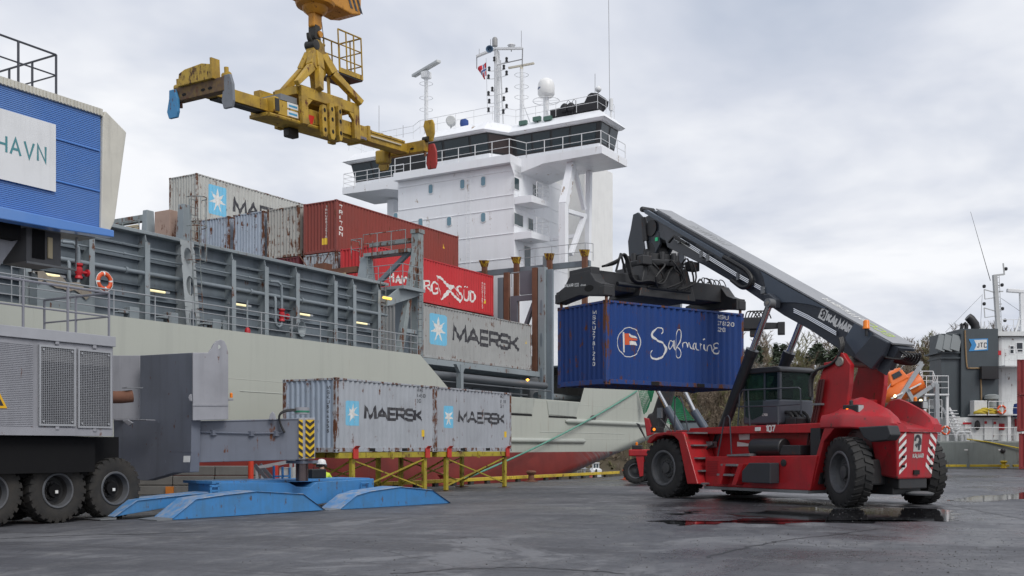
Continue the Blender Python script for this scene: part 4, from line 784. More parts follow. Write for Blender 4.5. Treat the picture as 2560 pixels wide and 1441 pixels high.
    p = mast(1078, 66, 265, .14, 'radar_mast'); a, b = R(1003, 250), R(1150, 262); MB().bar((66, a.y, p.z+.3), (66, b.y, p.z+.25), .16, .12).tube(p, p+V(0, 0, .3), .12, 8).build('radar_scanner', paint('scanner_cream', (.62, .58, .48), .5), SR)
    # main mast: box lattice with yards and signal lamps
    q = R(928, 160); t0 = q.y; mb = MB(); mb.box(65.8, 66.2, t0-.22, t0+.02, rz, q.z); mb.tube((66.5, t0-.4, rz), (66.3, t0-.2, q.z-.6), .06, 6); mb.ladder((65.7, t0-.35, rz), (65.7, t0-.35, q.z-.4), .35, (0, 1, 0), .3, .02); mb.build('signal_mast', WRAIL, SR, bevel=.02)
    a, b = R(822, 192), R(1088, 145); MB().bar((65.9, a.y, a.z), (65.9, t0, q.z+.15), .22, .14).bar((65.9, t0, q.z+.15), (65.9, b.y, b.z), .22, .14).build('yard', WRAIL, SR)
    b2 = R(1086, 245); MB().bar((65.9, b.y, b.z), (65.9, b2.y, b2.z), .06, .06).bar((65.9, b2.y, b2.z+.45), (65.9, t0, b2.z+.45), .06, .06).bar((65.9, a.y, a.z), (65.9, a.y, a.z-.9), .05, .05).build('yard_stay', paint('stay_grey', (.3, .3, .31)), SR)
    for (x, y), sd_ in (((890, 272), 1), ((886, 318), 1), ((975, 262), -1), ((991, 296), -1), ((991, 395), -1), ((886, 415), 1), ((890, 460), 1), ((975, 445), -1), ((991, 490), -1), ((886, 510), 1), ((972, 520), -1), ((920, 215), 0), ((908, 390), 0), ((991, 218), -1)):
        z = R(x, y, 65.7); m = MB(); m.lathe([(.1, -.02), (.13, 0), (.09, .02), (.09, .2), (.12, .22), (.06, .3)], z, (0, 0, 1), 8); l = m.build('signal_lamp', BLK, SR); MB().bar((65.7, z.y, z.z-.05), (65.85, t0-.1, z.z-.05), .05, .04).build('lamp_bracket', WRAIL, l)
    z = R(923, 108); MB().lathe([(.1, -.3), (.2, -.28), (.2, .25), (.14, .35)], z, (0, 0, 1), 10).build('mast_light', paint('lamp_grey', (.3, .3, .3)), SR, smooth=40); z = R(893, 152, 65.6); MB().lathe([(.12, .25), (.14, 0), (.28, -.2), (.25, -.2), (.1, .1)], z, (1, .5, 0), 14).build('horn', paint('horn_blue', (.12, .19, .28), .4), SR, smooth=50)
    z = R(1019, 125); MB().lathe([(.0, .12), (.2, .08), (.3, 0), (.2, -.12), (.05, -.15), (.04, -.45)][::-1], z, (0, 0, 1), 14).build('antenna_dome', WRAIL, SR, smooth=50)
    for x, y0, y1, s in ((898, 90, 150, 66), (832, 145, 190, 66), (1077, 40, 140, 66), (1505, 290, 400, 66), (1590, -140, 450, 66), (390, 590, 660, 64), (250, 475, 640, 67)):
        a, b = R(x, y0, s), R(x, y1, s); MB().tube((s, b.y, min(a.z, b.z)), (s, b.y+(.08 if y0 < 0 else 0), max(a.z, b.z)), .02, 5).build('whip_antenna', paint('stay_grey', (.3, .3, .31)), SR)
    # satellite dome on its pedestal
    z = R(1221, 420); r = .60; dm = MB(); dm.lathe([(.48, -.05), (r, .12), (r, .66), (r*.94, .9), (r*.75, 1.11), (r*.4, 1.24), (.001, 1.29)], z, (0, 0, 1), 24); d_ = dm.build('satellite_dome', paint('dome_white', (.8, .8, .79), .4, dirt=.05), SR, smooth=60)
    st, _ = text_strokes('Intellian', .26, .05, .2, .9, 0, 0)[0], 0; sm = MB(); w = text_width('Intelli', .26, .2, .9)
    st, _ = text_strokes('Intelli', .2, .04, .2, .9, 0, 0); cz = z
    def dome(x, y, dd): an = atan2(-1, .0)+0; th = -(x-.15)/r; ang = radians(180-30)+th*1.0; return (cz.x+(r+dd)*cos(ang), cz.y+(r+dd)*sin(ang), cz.z+.4+y)
    marks(sm, st, dome); sm.build('lettering', paint('navy_ink', (.03, .07, .2), .5), d_, kind='stuff')
    m = MB(); m.tube((66, z.y, rz), (66, z.y, z.z-.1), .2, 10); m.path([(66+.95*cos(t), z.y+.95*sin(t), z.z-.35) for t in [i*2*pi/16 for i in range(16)]], .025, 5, True); m.tube((66.5, z.y+.7, rz), (66, z.y, z.z-.6), .05, 6); m.tube((65.5, z.y-.7, rz), (66, z.y, z.z-.6), .05, 6)
    for t in range(6): m.tube((66+.95*cos(t), z.y+.95*sin(t), z.z-.35), (66, z.y, z.z-.35), .015, 4)
    m.build('dome_pedestal', WRAIL, SR, smooth=50)
    # searchlight, covered gear, floodlights, raft
    z = R(668, 566, 64); m = MB(); m.lathe([(.3, -.25), (.36, -.2), (.36, .2), (.3, .25)], z, (1, .5, 0), 16); m.tube(z, (z.x, z.y, rz-.2), .07, 8); m.build('searchlight', paint('searchlight_grey', (.5, .51, .5), .4), SR, smooth=40)
    z = R(745, 590, 64); m = MB(); m.lathe([(.2, -.7), (.24, -.2), (.32, .1), (.3, .35), (.15, .45), (.001, .48)], z, (0, 0, 1), 10); m.lathe([(.12, 0), (.2, .25), (.1, .3)], z+V(0, 0, .15), (-.3, .9, .2), 8); m.build('covered_searchlight', paint('blue_cover', (.03, .07, .25), .8, dirt=.3, bump=.6, bscale=6), SR)
    for x, y in ((1092, 578), (1172, 555), (1235, 552)): z = R(x, y, 64.4); m = MB(); m.bar(z+V(-.1, .3, 0), z+V(-.1, -.3, .0), .25, .3); m.tube(z, (z.x, z.y, rz-.2), .05, 6); m.build('floodlight', paint('flood_green', (.08, .16, .13), .5), SR, bevel=.02)
    a, b = R(1260, 530, 65), R(1530, 480, 65); m = MB(); m.bar((65, a.y, rz+.35), (65, b.y, rz+.45), .8, .6); m.build('dark_screen', paint('tarp_black', (.02, .02, .024), .7, bump=.4, bscale=5), SR)
    P = [R(*p, 64.8) for p in ((1410, 490), (1440, 455), (1462, 410), (1480, 398), (1515, 400), (1535, 420), (1530, 450), (1500, 485))]; MB().prism([(p.y, p.z) for p in P], 'yz', 64.8, 66.2).build('covered_boat', paint('tarp_black', (.02, .02, .02)), SR, bevel=.08)
    for x, y in ((1328, 490), (1365, 485)): z = R(x, y, 64.6); MB().lathe([(.2, -.3), (.3, -.1), (.3, .1), (.15, .3)], z, (.3, .2, 1), 10).build('covered_winch', paint('tarp_black', (.02, .02, .02)), SR, smooth=40)
    for x in (1350, 1383): z = R(x, 470, 64.5); MB().path([(64.5, z.y+.12, rz), (64.5, z.y+.12, rz+.9), (64.5, z.y, rz+1.05), (64.5, z.y-.12, rz+.9), (64.5, z.y-.12, rz)], .02, 5).build('hoop_rail', BLK, SR)
    z = R(1598, 470, 66); MB().lathe([(.14, -.4), (.14, .4), (.05, .45)], z, (0, 0, 1), 10).tube(z, (66, z.y, rz-.5), .07, 6).build('antenna_box', WRAIL, SR); z = R(1524, 380, 66); MB().ball(z, .22, 8).tube(z, (66, z.y, rz), .05, 6).build('antenna_dome', WRAIL, SR, smooth=60)
superstructure()
def flag():
    p = lambda x, y: SHIP.pix(*z7(x, y), 0, 65.5)
    r = SHIP.root('flag', 'red flag with blue and white cross flying from the signal mast', 'flag', p(872, 310)); n, m = 12, 9; R_, W_, B_ = paint('flag_red', (.55, .03, .05), .8), paint('flag_white', (.75, .75, .75), .8), paint('flag_blue', (.03, .06, .25), .8)
    a, b, c, d = p(873, 222), p(875, 298), p(818, 262), p(858, 322); mb = MB(); N = 22; M = 16
    us = [0, 6, 7, 9, 10, 22]; vs = [0, 6, 7, 9, 10, 16]; P = []
    def pt(u, v): u /= 22; v /= 16; q = a.lerp(b, v).lerp(c.lerp(d, v), u); q.x += .18*sin(u*7+v*2)*u; return q
    U = [0, 2, 4, 6, 7, 9, 10, 13, 16, 19, 22]; Vv = [0, 3, 6, 7, 9, 10, 13, 16]
    mb.add([pt(u, v) for u in U for v in Vv], [(i*len(Vv)+j, i*len(Vv)+j+1, (i+1)*len(Vv)+j+1, (i+1)*len(Vv)+j) for i in range(len(U)-1) for j in range(len(Vv)-1)])
    mt = []
    for i in range(len(U)-1):
        for j in range(len(Vv)-1):
            u, v = (U[i]+U[i+1])/2, (Vv[j]+Vv[j+1])/2; mt.append(2 if 7 < u < 9 or 7 < v < 9 else (1 if 6 < u < 10 or 6 < v < 10 else 0))
    mb.m = mt; mb.build('cloth', [R_, W_, B_], r); e = p(878, 190); MB().tube(p(872, 200), p(880, 520), .012, 4).build('halyard', paint('stay_grey', (.3, .3, .3)), r)
flag()
# ---------------------------------------------------------------- shipping containers
def corr(L, n, a, depth):
    """breaks along the panel and depth function of a trapezoidal corrugation between a and L-a"""
    p = (L-2*a)/n; br = [0., a]
    for i in range(n): br += [a+p*(i+.13), a+p*(i+.37), a+p*(i+.63), a+p*(i+.87)]
    br += [L-a, L]
    def dep(x):
        if x <= a or x >= L-a: return 0.
        f = ((x-a)/p) % 1.
        if f < .13: return 0.
        if f < .37: return depth*(f-.13)/.24
        if f < .63: return depth
        if f < .87: return depth*(.87-f)/.24
        return 0.
    return br, dep
class Container:
    def __init__(c, fr, o, L, H, label, mats, group, pockets=True, fine=False):
        """fr: frame, o: near bottom corner, x along the side, y into the container"""
        c.fr, c.o, c.L, c.H = fr, Vector(o), L, H; W_ = 2.438
        side, end, post, rail = mats
        r = c.root = fr.root('shipping_container', label, 'container', o, group)
        x0, y0, z0 = o; n = 21 if L < 8 else 43
        c.br, c.dep = corr(L-.2, n, .03, .05); c.ebr, c.edep = corr(W_-.28, 9, .03, .055)
        zb, zt = z0+.16, z0+H-.07
        for near in (1, 0):
            mb = MB(); vs = []
            for b in c.br:
                yy = y0+.018+c.dep(b) if near else y0+W_-.018-c.dep(b)
                vs += [(x0+.1+b, yy, zb), (x0+.1+b, yy, zt)]
            mb.add(vs, [((2*i, 2*i+2, 2*i+3, 2*i+1) if near else (2*i+1, 2*i+3, 2*i+2, 2*i)) for i in range(len(c.br)-1)]); mb.build('side_panel', side, r)
        for near in (1, 0):
            mb = MB(); vs = []
            for b in c.ebr:
                xx = x0+.02+c.edep(b) if near else x0+L-.02-c.edep(b)
                vs += [(xx, y0+.14+b, zb), (xx, y0+.14+b, zt)]
            mb.add(vs, [((2*i+1, 2*i+3, 2*i+2, 2*i) if near else (2*i, 2*i+2, 2*i+3, 2*i+1)) for i in range(len(c.ebr)-1)]); mb.build('end_panel', end, r)
        for i in (0, 1):
            for j in (0, 1):
                xa = x0 if i == 0 else x0+L-.15; ya = y0 if j == 0 else y0+W_-.16
                MB().box(xa+.004, xa+.146, ya+.004, ya+.156, z0+.118, z0+H-.118).build('corner_post', post, r, bevel=.012)
                for k in (0, 1):
                    za = z0 if k == 0 else z0+H-.118; cc = MB(); cc.box(xa-.002 if i == 0 else xa-.03, xa+.18 if i == 0 else xa+.152, ya-.002, ya+.162, za, za+.118)
                    cast = cc.build('corner_casting', post, r, bevel=.01)
                    h = MB(); ex = xa+.02 if i == 0 else xa+.05
                    h.box(ex+.035, ex+.085, y0-.004 if j == 0 else y0+W_-.02, y0+.02 if j == 0 else y0+W_+.004, za+.03, za+.09)
                    h.box(x0-.004 if i == 0 else x0+L-.02, x0+.02 if i == 0 else x0+L+.004, ya+.05, ya+.11, za+.03, za+.09)
                    h.build('casting_hole', HOLE, cast)
        for j in (0, 1):
            y = y0 if j == 0 else y0+W_-.06
            MB().box(x0+.18, x0+L-.18, y+.006, y+.054, z0+H-.075, z0+H-.012).build('top_rail', rail, r, bevel=.006)
            MB().box(x0+.18, x0+L-.18, y+.006, y+.054, z0+.03, z0+.165).build('bottom_rail', rail, r, bevel=.006)
            x = x0+.03 if j == 0 else x0+L-.09
            MB().box(x-.02, x+.06, y0+.165, y0+W_-.165, z0+H-.085, z0+H-.014).build('top_end_rail', rail, r, bevel=.006)
            MB().box(x-.02, x+.06, y0+.165, y0+W_-.165, z0+.02, z0+.17).build('bottom_end_rail', rail, r, bevel=.006)
        rf = MB(); nr = n
        vs = []; p = (L-.3)/nr
        for i in range(nr+1):
            for f, dz in ((0, 0), (.4, 0), (.5, -.02), (.9, -.02)):
                if i == nr and f > 0: break
                vs += [(x0+.15+p*(i+f), y0+.05, z0+H-.035+dz), (x0+.15+p*(i+f), y0+W_-.05, z0+H-.035+dz)]
        rf.add(vs, [(2*i, 2*i+2, 2*i+3, 2*i+1) for i in range(len(vs)//2-1)]); rf.build('roof', side, r)
        fl = MB(); fl.box(x0+.1, x0+L-.1, y0+.06, y0+W_-.06, z0+.14, z0+.17)
        k = int(L/.42)
        for i in range(k): xx = x0+.3+i*(L-.6)/(k-1); fl.box(xx-.03, xx+.03, y0+.06, y0+W_-.06, z0+.03, z0+.14)
        fl.build('floor', rail, r)
        if pockets and L < 8:
            for f in (.335, .665):
                for j in (0, 1): MB().box(x0+L*f-.17, x0+L*f+.17, y0-.001 if j == 0 else y0+W_-.03, y0+.03 if j == 0 else y0+W_+.001, z0+.038, z0+.15).build('fork_pocket', HOLE, r)
    def fn(c): return lambda x, z, d: (c.o.x+.1+x, c.o.y+.018+c.dep(x)-d, z)
    def efn(c): return lambda y, z, d: (c.o.x+.02+c.edep(y)-d, c.o.y+.14+y, z)
    def px(c, px, py):
        q = c.fr.pix(px, py, 1, c.o.y+.03); return (q.x-c.o.x-.1, q.z)
    def epx(c, px, py):
        q = c.fr.pix(px, py, 0, c.o.x+.03); return (q.y-c.o.y-.14, q.z)
    def mark(c, strokes, mat, name='lettering', d0=.004):
        mb = MB(); marks(mb, strokes, c.fn(), c.br, d0); return mb.build(name, mat, c.root, kind='stuff' if name == 'number' else None)
    def emark(c, strokes, mat, name='lettering', d0=.004):
        mb = MB(); st = [[[(-0+p[0], p[1]) for p in q][::-1] for q in s] for s in strokes]; marks(mb, st, c.efn(), c.ebr, d0); return mb.build(name, mat, c.root)
    def text(c, txt, pl, pr, h, mat, sw=.17, gap=.22, name='lettering'):
        """txt from pixel pl (bottom left) to pixel pr (bottom right), cap height h metres"""
        a = c.px(*pl); b = c.px(*pr); w = text_width(txt, h, gap); wf = 1.0
        g = sum(GL[ch][0] for ch in txt if ch != ' ')*h; wf = max(.4, (b[0]-a[0]-(w-g))/g)
        x = a[0]
        for ch in txt:
            st, x = text_strokes(ch, h, sw*h, gap, wf, x, a[1]); c.mark(st, mat, 'letter')
    def square(c, pa, pb, star=True):
        a = c.px(*pa); b = c.px(*pb); x0, x1 = sorted((a[0], b[0])); z0, z1 = sorted((a[1], b[1])); e = .05*(x1-x0); 
        poly = [(x0+e, z0), (x1-e, z0), (x1, z0+e), (x1, z1-e), (x1-e, z1), (x0+e, z1), (x0, z1-e), (x0, z0+e)]
        c.mark([[poly]], SKYBLUE, 'emblem_panel', .003)
        if star:
            cx, cz = (x0+x1)/2, (z0+z1)/2; rx, rz = (x1-x0)*.46, (z1-z0)*.42; tr = []
            for i in range(7):
                an = pi/2+i*2*pi/7; da = pi/7
                P = lambda A, k: (cx+cos(A)*rx*k, cz+sin(A)*rz*k)
                tr.append([(cx, cz), P(an-da, .36), P(an, 1.0), P(an+da, .36)])
            c.mark([tr], WHITE_INK, 'star', .007)
def cmats(tag_, col, rust=.3, shade_endcol=None, postcol=None, dirt=.35, prust=.6, fade=.15):
    s = paint(tag_+'_side_paint', col, .6, spec=.3, dirt=dirt, dscale=.9, streak=.35, rust=rust, rscale=2.2, fade=fade, dirtcol=tuple(x*.6+.02 for x in col))
    e = paint(tag_+'_end_paint', shade_endcol or col, .6, spec=.3, dirt=dirt, dscale=.9, streak=.4, rust=rust*1.2, rscale=2.2, fade=fade, dirtcol=tuple(x*.6+.02 for x in (shade_endcol or col)))
    p = paint(tag_+'_post_paint', postcol or col, .6, dirt=.5, rust=prust, rscale=3)
    r = paint(tag_+'_rail_paint', col, .6, dirt=.5, rust=min(1, prust*.75), rscale=2.5)
    return s, e, p, r
GREYC = (.37, .385, .40); LGREY = (.385, .41, .445)
def maersk(c, ta, tb, h, sa, sb, gap=.2, sw=.2):
    c.text('MAERSK', ta, tb, h, BLACK_INK, sw, gap); c.square(sa, sb)
def ids(c, px, py, rows, h, mat=BLACK_INK, step=1.5):
    a = c.px(px, py)
    for i, t in enumerate(rows): st, _ = text_strokes(t, h, h*.15, .3, .8, a[0], a[1]-i*h*step); c.mark(st, mat, 'number')
def vert(c, px, py, txt, h, mat, end=True):
    a = c.epx(px, py) if end else c.px(px, py)
    # end panels are read facing +x, so letters run towards smaller y
    st, _ = text_strokes(txt, h, h*.16, .2, .85, 0, a[1], vert=True)
    if end:
        st = [[[(a[0]-p[0], p[1]) for p in q] for q in s] for s in st]; mb = MB(); marks(mb, st, c.efn(), c.ebr); mb.build('number', mat, c.root, kind='stuff')
    else:
        st = [[[(a[0]+p[0], p[1]) for p in q] for q in s] for s in st]; c.mark(st, mat, 'number')
# --- on the quay stands
QF = Frame((0, 0, 0), radians(60.3))
d0 = 36.4; qa = QF.w2l(((841-CX)/F*d0, d0, 1.63-14/F*d0)); QA = (qa.x, qa.y, qa.z)
mA = cmats('quay_grey', LGREY, .14, shade_endcol=(.33, .39, .47), prust=.85, fade=.25); mA2 = cmats('quay_grey_two', (.37, .39, .425), .2, prust=.85, fade=.25)  # left container's end coloured darker and bluer, painting in its shaded side
G1 = 'containers on the quay stands'
cA = Container(QF, QA, 6.058, 2.591, 'light grey container on yellow stands, left of the pair on the quay', mA, G1)
cB = Container(QF, (QA[0]+6.09, QA[1], QA[2]), 6.058, 2.591, 'light grey container on yellow stands, right of the pair on the quay', mA2, G1)
maersk(cA, (914, 1050.5), (1056, 1055.5), .50, (866, 1064), (897.5, 1003.5), sw=.215); maersk(cB, (1147, 1058.5), (1262, 1062), .50, (1109, 1070), (1135, 1016), sw=.215)
ids(cA, 1044, 980, ['MKS', '44 500', '2G1'], .14); ids(cB, 1250, 996, ['MKS', '62 101', '2G1'], .14); vert(cA, 818, 974, 'MSKU844558', .13, BLACK_INK)
for c, p in ((cA, (1058, 1092)), (cB, (1264, 1094))):
    a = c.px(*p); c.mark([[[(a[0]-.06, a[1]), (a[0]+.06, a[1]), (a[0]+.06, a[1]+.26), (a[0]-.06, a[1]+.26)]]], YELLOW_INK, 'sticker')
# --- carried by the stacker
SD = 32.3; SF = Frame(((1515-CX)/F*SD, SD, 1.63+157/F*SD), radians(34.9))
mS = cmats('blue', (.012, .050, .21), .2, shade_endcol=(.010, .043, .185), dirt=.35, prust=.75, fade=0)  # end panel a darker blue: shade on that side put into the colour
cS = Container(SF, (0, 0, 0), 6.058, 2.591, 'weathered blue container hanging from the red reach stacker', mS, None)
def zs(x, y): return (1360+x/2.7717, 480+y/2.7717)      # enlarged view of the lettering
def trace(pts, ws, n=6):
    P = catmull([V(*cS.px(*zs(*p)), 0) for p in pts], n); k = len(P)-1; m = len(ws)-1; w = []
    for i in range(k+1): f = i/k*m; j = min(int(f), m-1); w.append((ws[j]+(ws[j+1]-ws[j])*(f-j))*.0060)
    return ribbon(P, w)
st = [trace([(812, 985), (824, 965), (815, 946), (790, 942), (765, 960), (752, 990), (765, 1015), (800, 1035), (832, 1055), (848, 1085), (840, 1120), (810, 1150), (775, 1160), (748, 1145), (742, 1118), (756, 1098)], [2, 4, 3, 2, 4, 6, 6, 5, 5, 6, 5, 5, 5, 4, 3, 2], 4),
      trace([(896, 1040), (884, 1030), (868, 1042), (861, 1068), (868, 1090), (882, 1086), (894, 1064), (897, 1044)], [2, 2, 3, 3.5, 3, 2, 2, 2], 4), trace([(900, 1030), (899, 1060), (902, 1088), (912, 1096), (924, 1085)], [3.5, 3.5, 3, 2, 1.5], 4),
      trace([(922, 1085), (940, 1045), (948, 1000), (945, 965), (935, 955), (922, 985), (915, 1040), (914, 1100), (922, 1140), (938, 1150), (947, 1125), (940, 1090), (925, 1070)], [2, 2.5, 3, 2, 2, 3, 4, 4, 3, 2, 2, 2, 2], 4),
      trace([(955, 1050), (965, 1075), (968, 1050), (985, 1045), (992, 1075), (998, 1052), (1012, 1047), (1020, 1080), (1030, 1090)], [2, 3, 3, 2, 3, 3, 2, 3, 1.5], 4),
      trace([(1055, 1056), (1046, 1046), (1034, 1058), (1031, 1080), (1040, 1092), (1051, 1082), (1056, 1062)], [2, 2, 3, 3, 2.5, 2, 2], 4), trace([(1059, 1046), (1058, 1072), (1062, 1092), (1073, 1098)], [3.3, 3.3, 2.5, 1.5], 4),
      trace([(1080, 1050), (1086, 1095), (1086, 1070), (1098, 1055)], [3, 3, 2, 2], 4), trace([(1110, 1058), (1110, 1085), (1118, 1100), (1128, 1092)], [3, 3, 2.5, 1.5], 4), trace([(1108, 1018), (1111, 1026)], [5, 5], 2),
      trace([(1130, 1060), (1136, 1100), (1140, 1072), (1153, 1062), (1160, 1085), (1165, 1105), (1178, 1100)], [3, 3, 2.5, 2, 3, 3, 1.5], 4),
      trace([(1208, 1058), (1198, 1048), (1182, 1058), (1186, 1078), (1200, 1083), (1182, 1090), (1178, 1110), (1195, 1122), (1215, 1112), (1218, 1098)], [2, 2.5, 3, 3, 2, 3, 4, 4, 3, 2], 4)]
[cS.mark([s_], WHITE_INK, 'letter') for s_ in st]
cx, cy, rx, ry = 592, 1042, 79, 102
cS.mark([ribbon([cS.px(*zs(cx+rx*cos(2*pi*i/40), cy+ry*sin(2*pi*i/40))) for i in range(41)], .012)], WHITE_INK, 'emblem_ring')
P = lambda *q: [[cS.px(*zs(*p)) for p in q]]
cS.mark([P((543, 972), (562, 972), (564, 1112), (547, 1112))], WHITE_INK, 'flag_pole')
cS.mark([P((562, 980), (586, 982), (590, 1060), (566, 1060)), P((566, 1003), (600, 1008), (612, 1030), (570, 1030)), P((600, 1008), (640, 1020), (650, 1030), (612, 1030))], paint('faded_orange_red', (.62, .10, .03), .6), 'flag_cross')
cS.mark([P((584, 982), (612, 992), (630, 1000), (650, 1018), (615, 1010), (592, 1002)), ], WHITE_INK, 'flag_field'); cS.mark([P((590, 1036), (612, 1032), (632, 1038), (646, 1068), (620, 1060), (592, 1062))], WHITE_INK, 'flag_field')
ids(cS, *zs(1204, 880), ['MSKU', '278 1240', '22G1'], .14, WHITE_INK); vert(cS, *zs(341, 850), 'MSKU2781240', .125, WHITE_INK)
# --- on the ship
RS = 45.5; ROW = [33.0, 35.8, 38.5, 41.3, 44.0, 46.8, 49.5]; G2 = 'containers stacked on the ship'
def shipc(row, z, L, H, label, m): return Container(SHIP, (RS, ROW[row], z), L, H, label, m, G2)
RED = (.50, .035, .04)
c1 = shipc(0, 6.4, 12.192, 2.896, 'long grey container with big black lettering, lowest and nearest on the ship', cmats('ship_grey', (.36, .365, .36), .16, prust=.7))
maersk(c1, (1134, 856), (1297, 879), 1.0, (1074, 860), (1117.5, 790), gap=.16, sw=.215)
c2 = shipc(1, 10.0, 12.192, 2.591, 'bright red container with white lettering behind the cell guides on the ship', cmats('bright_red', (.52, .03, .036), .08, prust=.15, dirt=.2))
shipc(1, 7.38, 12.192, 2.591, 'dark grey container under the bright red one on the ship', cmats('under_grey', (.2, .2, .19), .3))
c3 = shipc(2, 12.5, 12.192, 2.896, 'brown red container with vertical white lettering on the ship', cmats('brown_red', (.235, .05, .038), .1, prust=.2, fade=.06))
shipc(2, 9.62, 12.192, 2.896-.03, 'rusty pale blue container under the brown red one on the ship', cmats('pale_blue_under', (.36, .39, .42), .55, prust=.8))
c4 = shipc(3, 12.5, 12.192, 2.896, 'heavily rusted beige grey container beside the brown red one on the ship', cmats('rusty_beige', (.40, .39, .36), .38, prust=.95))
shipc(3, 9.62, 12.192, 2.896-.03, 'dark maroon container below the rusted beige grey one on the ship', cmats('maroon', (.14, .02, .03), .2, prust=.5))
c5 = shipc(4, 12.5, 12.192, 2.896, 'pale blue grey container with rusty left post, middle of the ship row', cmats('pale_blue', (.36, .41, .48), .28, prust=.97))
c6 = shipc(5, 12.5, 12.192, 2.896, 'faded blue grey rusty container behind the caged ladder on the ship', cmats('faded_blue', (.33, .38, .45), .38, prust=.97))
c7 = shipc(6, 15.42, 12.192, 2.896, 'rust stained beige container, topmost and leftmost on the ship', cmats('top_beige', (.47, .47, .44), .26, prust=.85))
shipc(6, 12.5, 12.192, 2.896, 'rust stained container directly under the topmost beige one on the ship', cmats('under_beige', (.38, .36, .32), .4, prust=.8))
def z5(x, y): return (400+x/2.881, 420+y/2.881)
maersk(c7, z5(535, 328), z5(1000, 420), .98, z5(348, 325), z5(481, 150), gap=.16, sw=.215)
a = c3.px(*z5(1305, 325)); st, _ = text_strokes('TRITON', .235, .055, .2, 1.4, a[0]-.12, a[1]+.22, vert=True); c3.mark(st, WHITE_INK)
vert(c3, *z5(1193, 290), 'TRHU8832516', .13, WHITE_INK); vert(c5, *z5(678, 360), 'MSKU93327105', .13, BLACK_INK); vert(c4, *z5(930, 320), 'MSKU51083254', .13, BLACK_INK)
a = c3.epx(*z5(1185, 553)); c3.emark([[[(a[0]-.18, a[1]), (a[0]+.18, a[1]), (a[0]+.18, a[1]+.36), (a[0]-.18, a[1]+.36)]]], YELLOW_INK, 'sticker')
a = c3.epx(*z5(1040, 330)); c3.emark([[[(a[0]-.1, a[1]), (a[0]+.12, a[1]), (a[0], a[1]+.25), (a[0], a[1]+.25)]]], YELLOW_INK, 'sticker')
def z8(x, y): return (900+x/3.133, 560+y/3.133)
def tr2(c, f, pts, ws, k=.01, n=4):
    P = catmull([V(*c.px(*f(*p)), 0) for p in pts], n); kk = len(P)-1; m = len(ws)-1
    return ribbon(P, [(ws[min(int(i/kk*m), m-1)]+(ws[min(int(i/kk*m)+1, m)]-ws[min(int(i/kk*m), m-1)])*(i/kk*m-min(int(i/kk*m), m-1)))*k for i in range(kk+1)])
hs = [tr2(c2, z8, p, w) for p, w in (
    ([(228, 365), (232, 452)], [5, 5]), ([(262, 385), (264, 458)], [5, 5]), ([(226, 418), (266, 412)], [5, 4]),
    ([(284, 462), (300, 408), (318, 468)], [4, 7, 6]), ([(290, 444), (314, 446)], [4, 4]), ([(328, 470), (332, 412), (346, 455), (360, 418), (378, 478)], [5, 4, 6, 4, 6]), ([(398, 420), (396, 485), (412, 488), (420, 468), (400, 455), (416, 440), (400, 422)], [6, 6, 5, 5, 5, 5, 4]),
    ([(452, 425), (450, 490), (470, 528), (494, 515), (500, 440)], [5, 6, 6, 6, 5]), ([(508, 445), (510, 520)], [6, 6]), ([(508, 448), (540, 450), (543, 478), (512, 488)], [4, 6, 6, 4]), ([(522, 486), (556, 528)], [4, 6]),
    ([(608, 475), (588, 455), (566, 475), (562, 515), (580, 545), (606, 540), (610, 510), (590, 508)], [4, 5, 7, 8, 6, 6, 6, 4]),
    ([(795, 498), (778, 488), (762, 505), (775, 535), (798, 560), (798, 592), (778, 605), (768, 590)], [4, 5, 7, 7, 8, 7, 5, 4]),
    ([(815, 515), (816, 575), (830, 600), (848, 590), (850, 525)], [6, 7, 6, 6, 5]), ([(822, 488), (824, 496)], [6, 6]), ([(840, 492), (842, 500)], [6, 6]),
    ([(864, 525), (866, 605)], [6, 6]), ([(862, 527), (890, 540), (902, 575), (888, 605), (866, 607)], [5, 7, 8, 7, 5]))]
[c2.mark([s_], WHITE_INK, 'letter_stroke') for s_ in hs]
Q = lambda *q: [[c2.px(*z8(*p)) for p in q]]
c2.mark([Q((600, 404), (636, 412), (655, 437), (642, 440), (606, 420)), Q((642, 440), (655, 437), (695, 475), (680, 490)), Q((680, 490), (695, 475), (738, 482), (730, 505), (712, 523)), Q((638, 600), (650, 560), (690, 515), (715, 525), (690, 560)), Q((690, 515), (715, 525), (745, 560), (735, 572)), Q((735, 572), (745, 560), (790, 600), (786, 620))], WHITE_INK, 'emblem', .005)
c2.mark([tr2(c2, z8, [(602, 406), (615, 470), (628, 540), (640, 598)], [1.5, 1.5]), tr2(c2, z8, [(738, 483), (756, 530), (775, 580), (790, 600)], [1.5, 1.5])], WHITE_INK, 'emblem_outline')
vert(c2, *z8(975, 478), 'SUDU5178', .11, WHITE_INK, False); vert(c2, *z8(957, 470), 'SUDU61786123', .11, WHITE_INK, False)
for c, f, p in ((c2, z8, (980, 625)), (c3, z8, (655, 192)), (c1, z8, (1302, 940))):
    a = c.px(*f(*p)); c.mark([[[(a[0]-.12, a[1]), (a[0]+.12, a[1]), (a[0], a[1]+.3), (a[0], a[1]+.3)]]], YELLOW_INK, 'sticker')
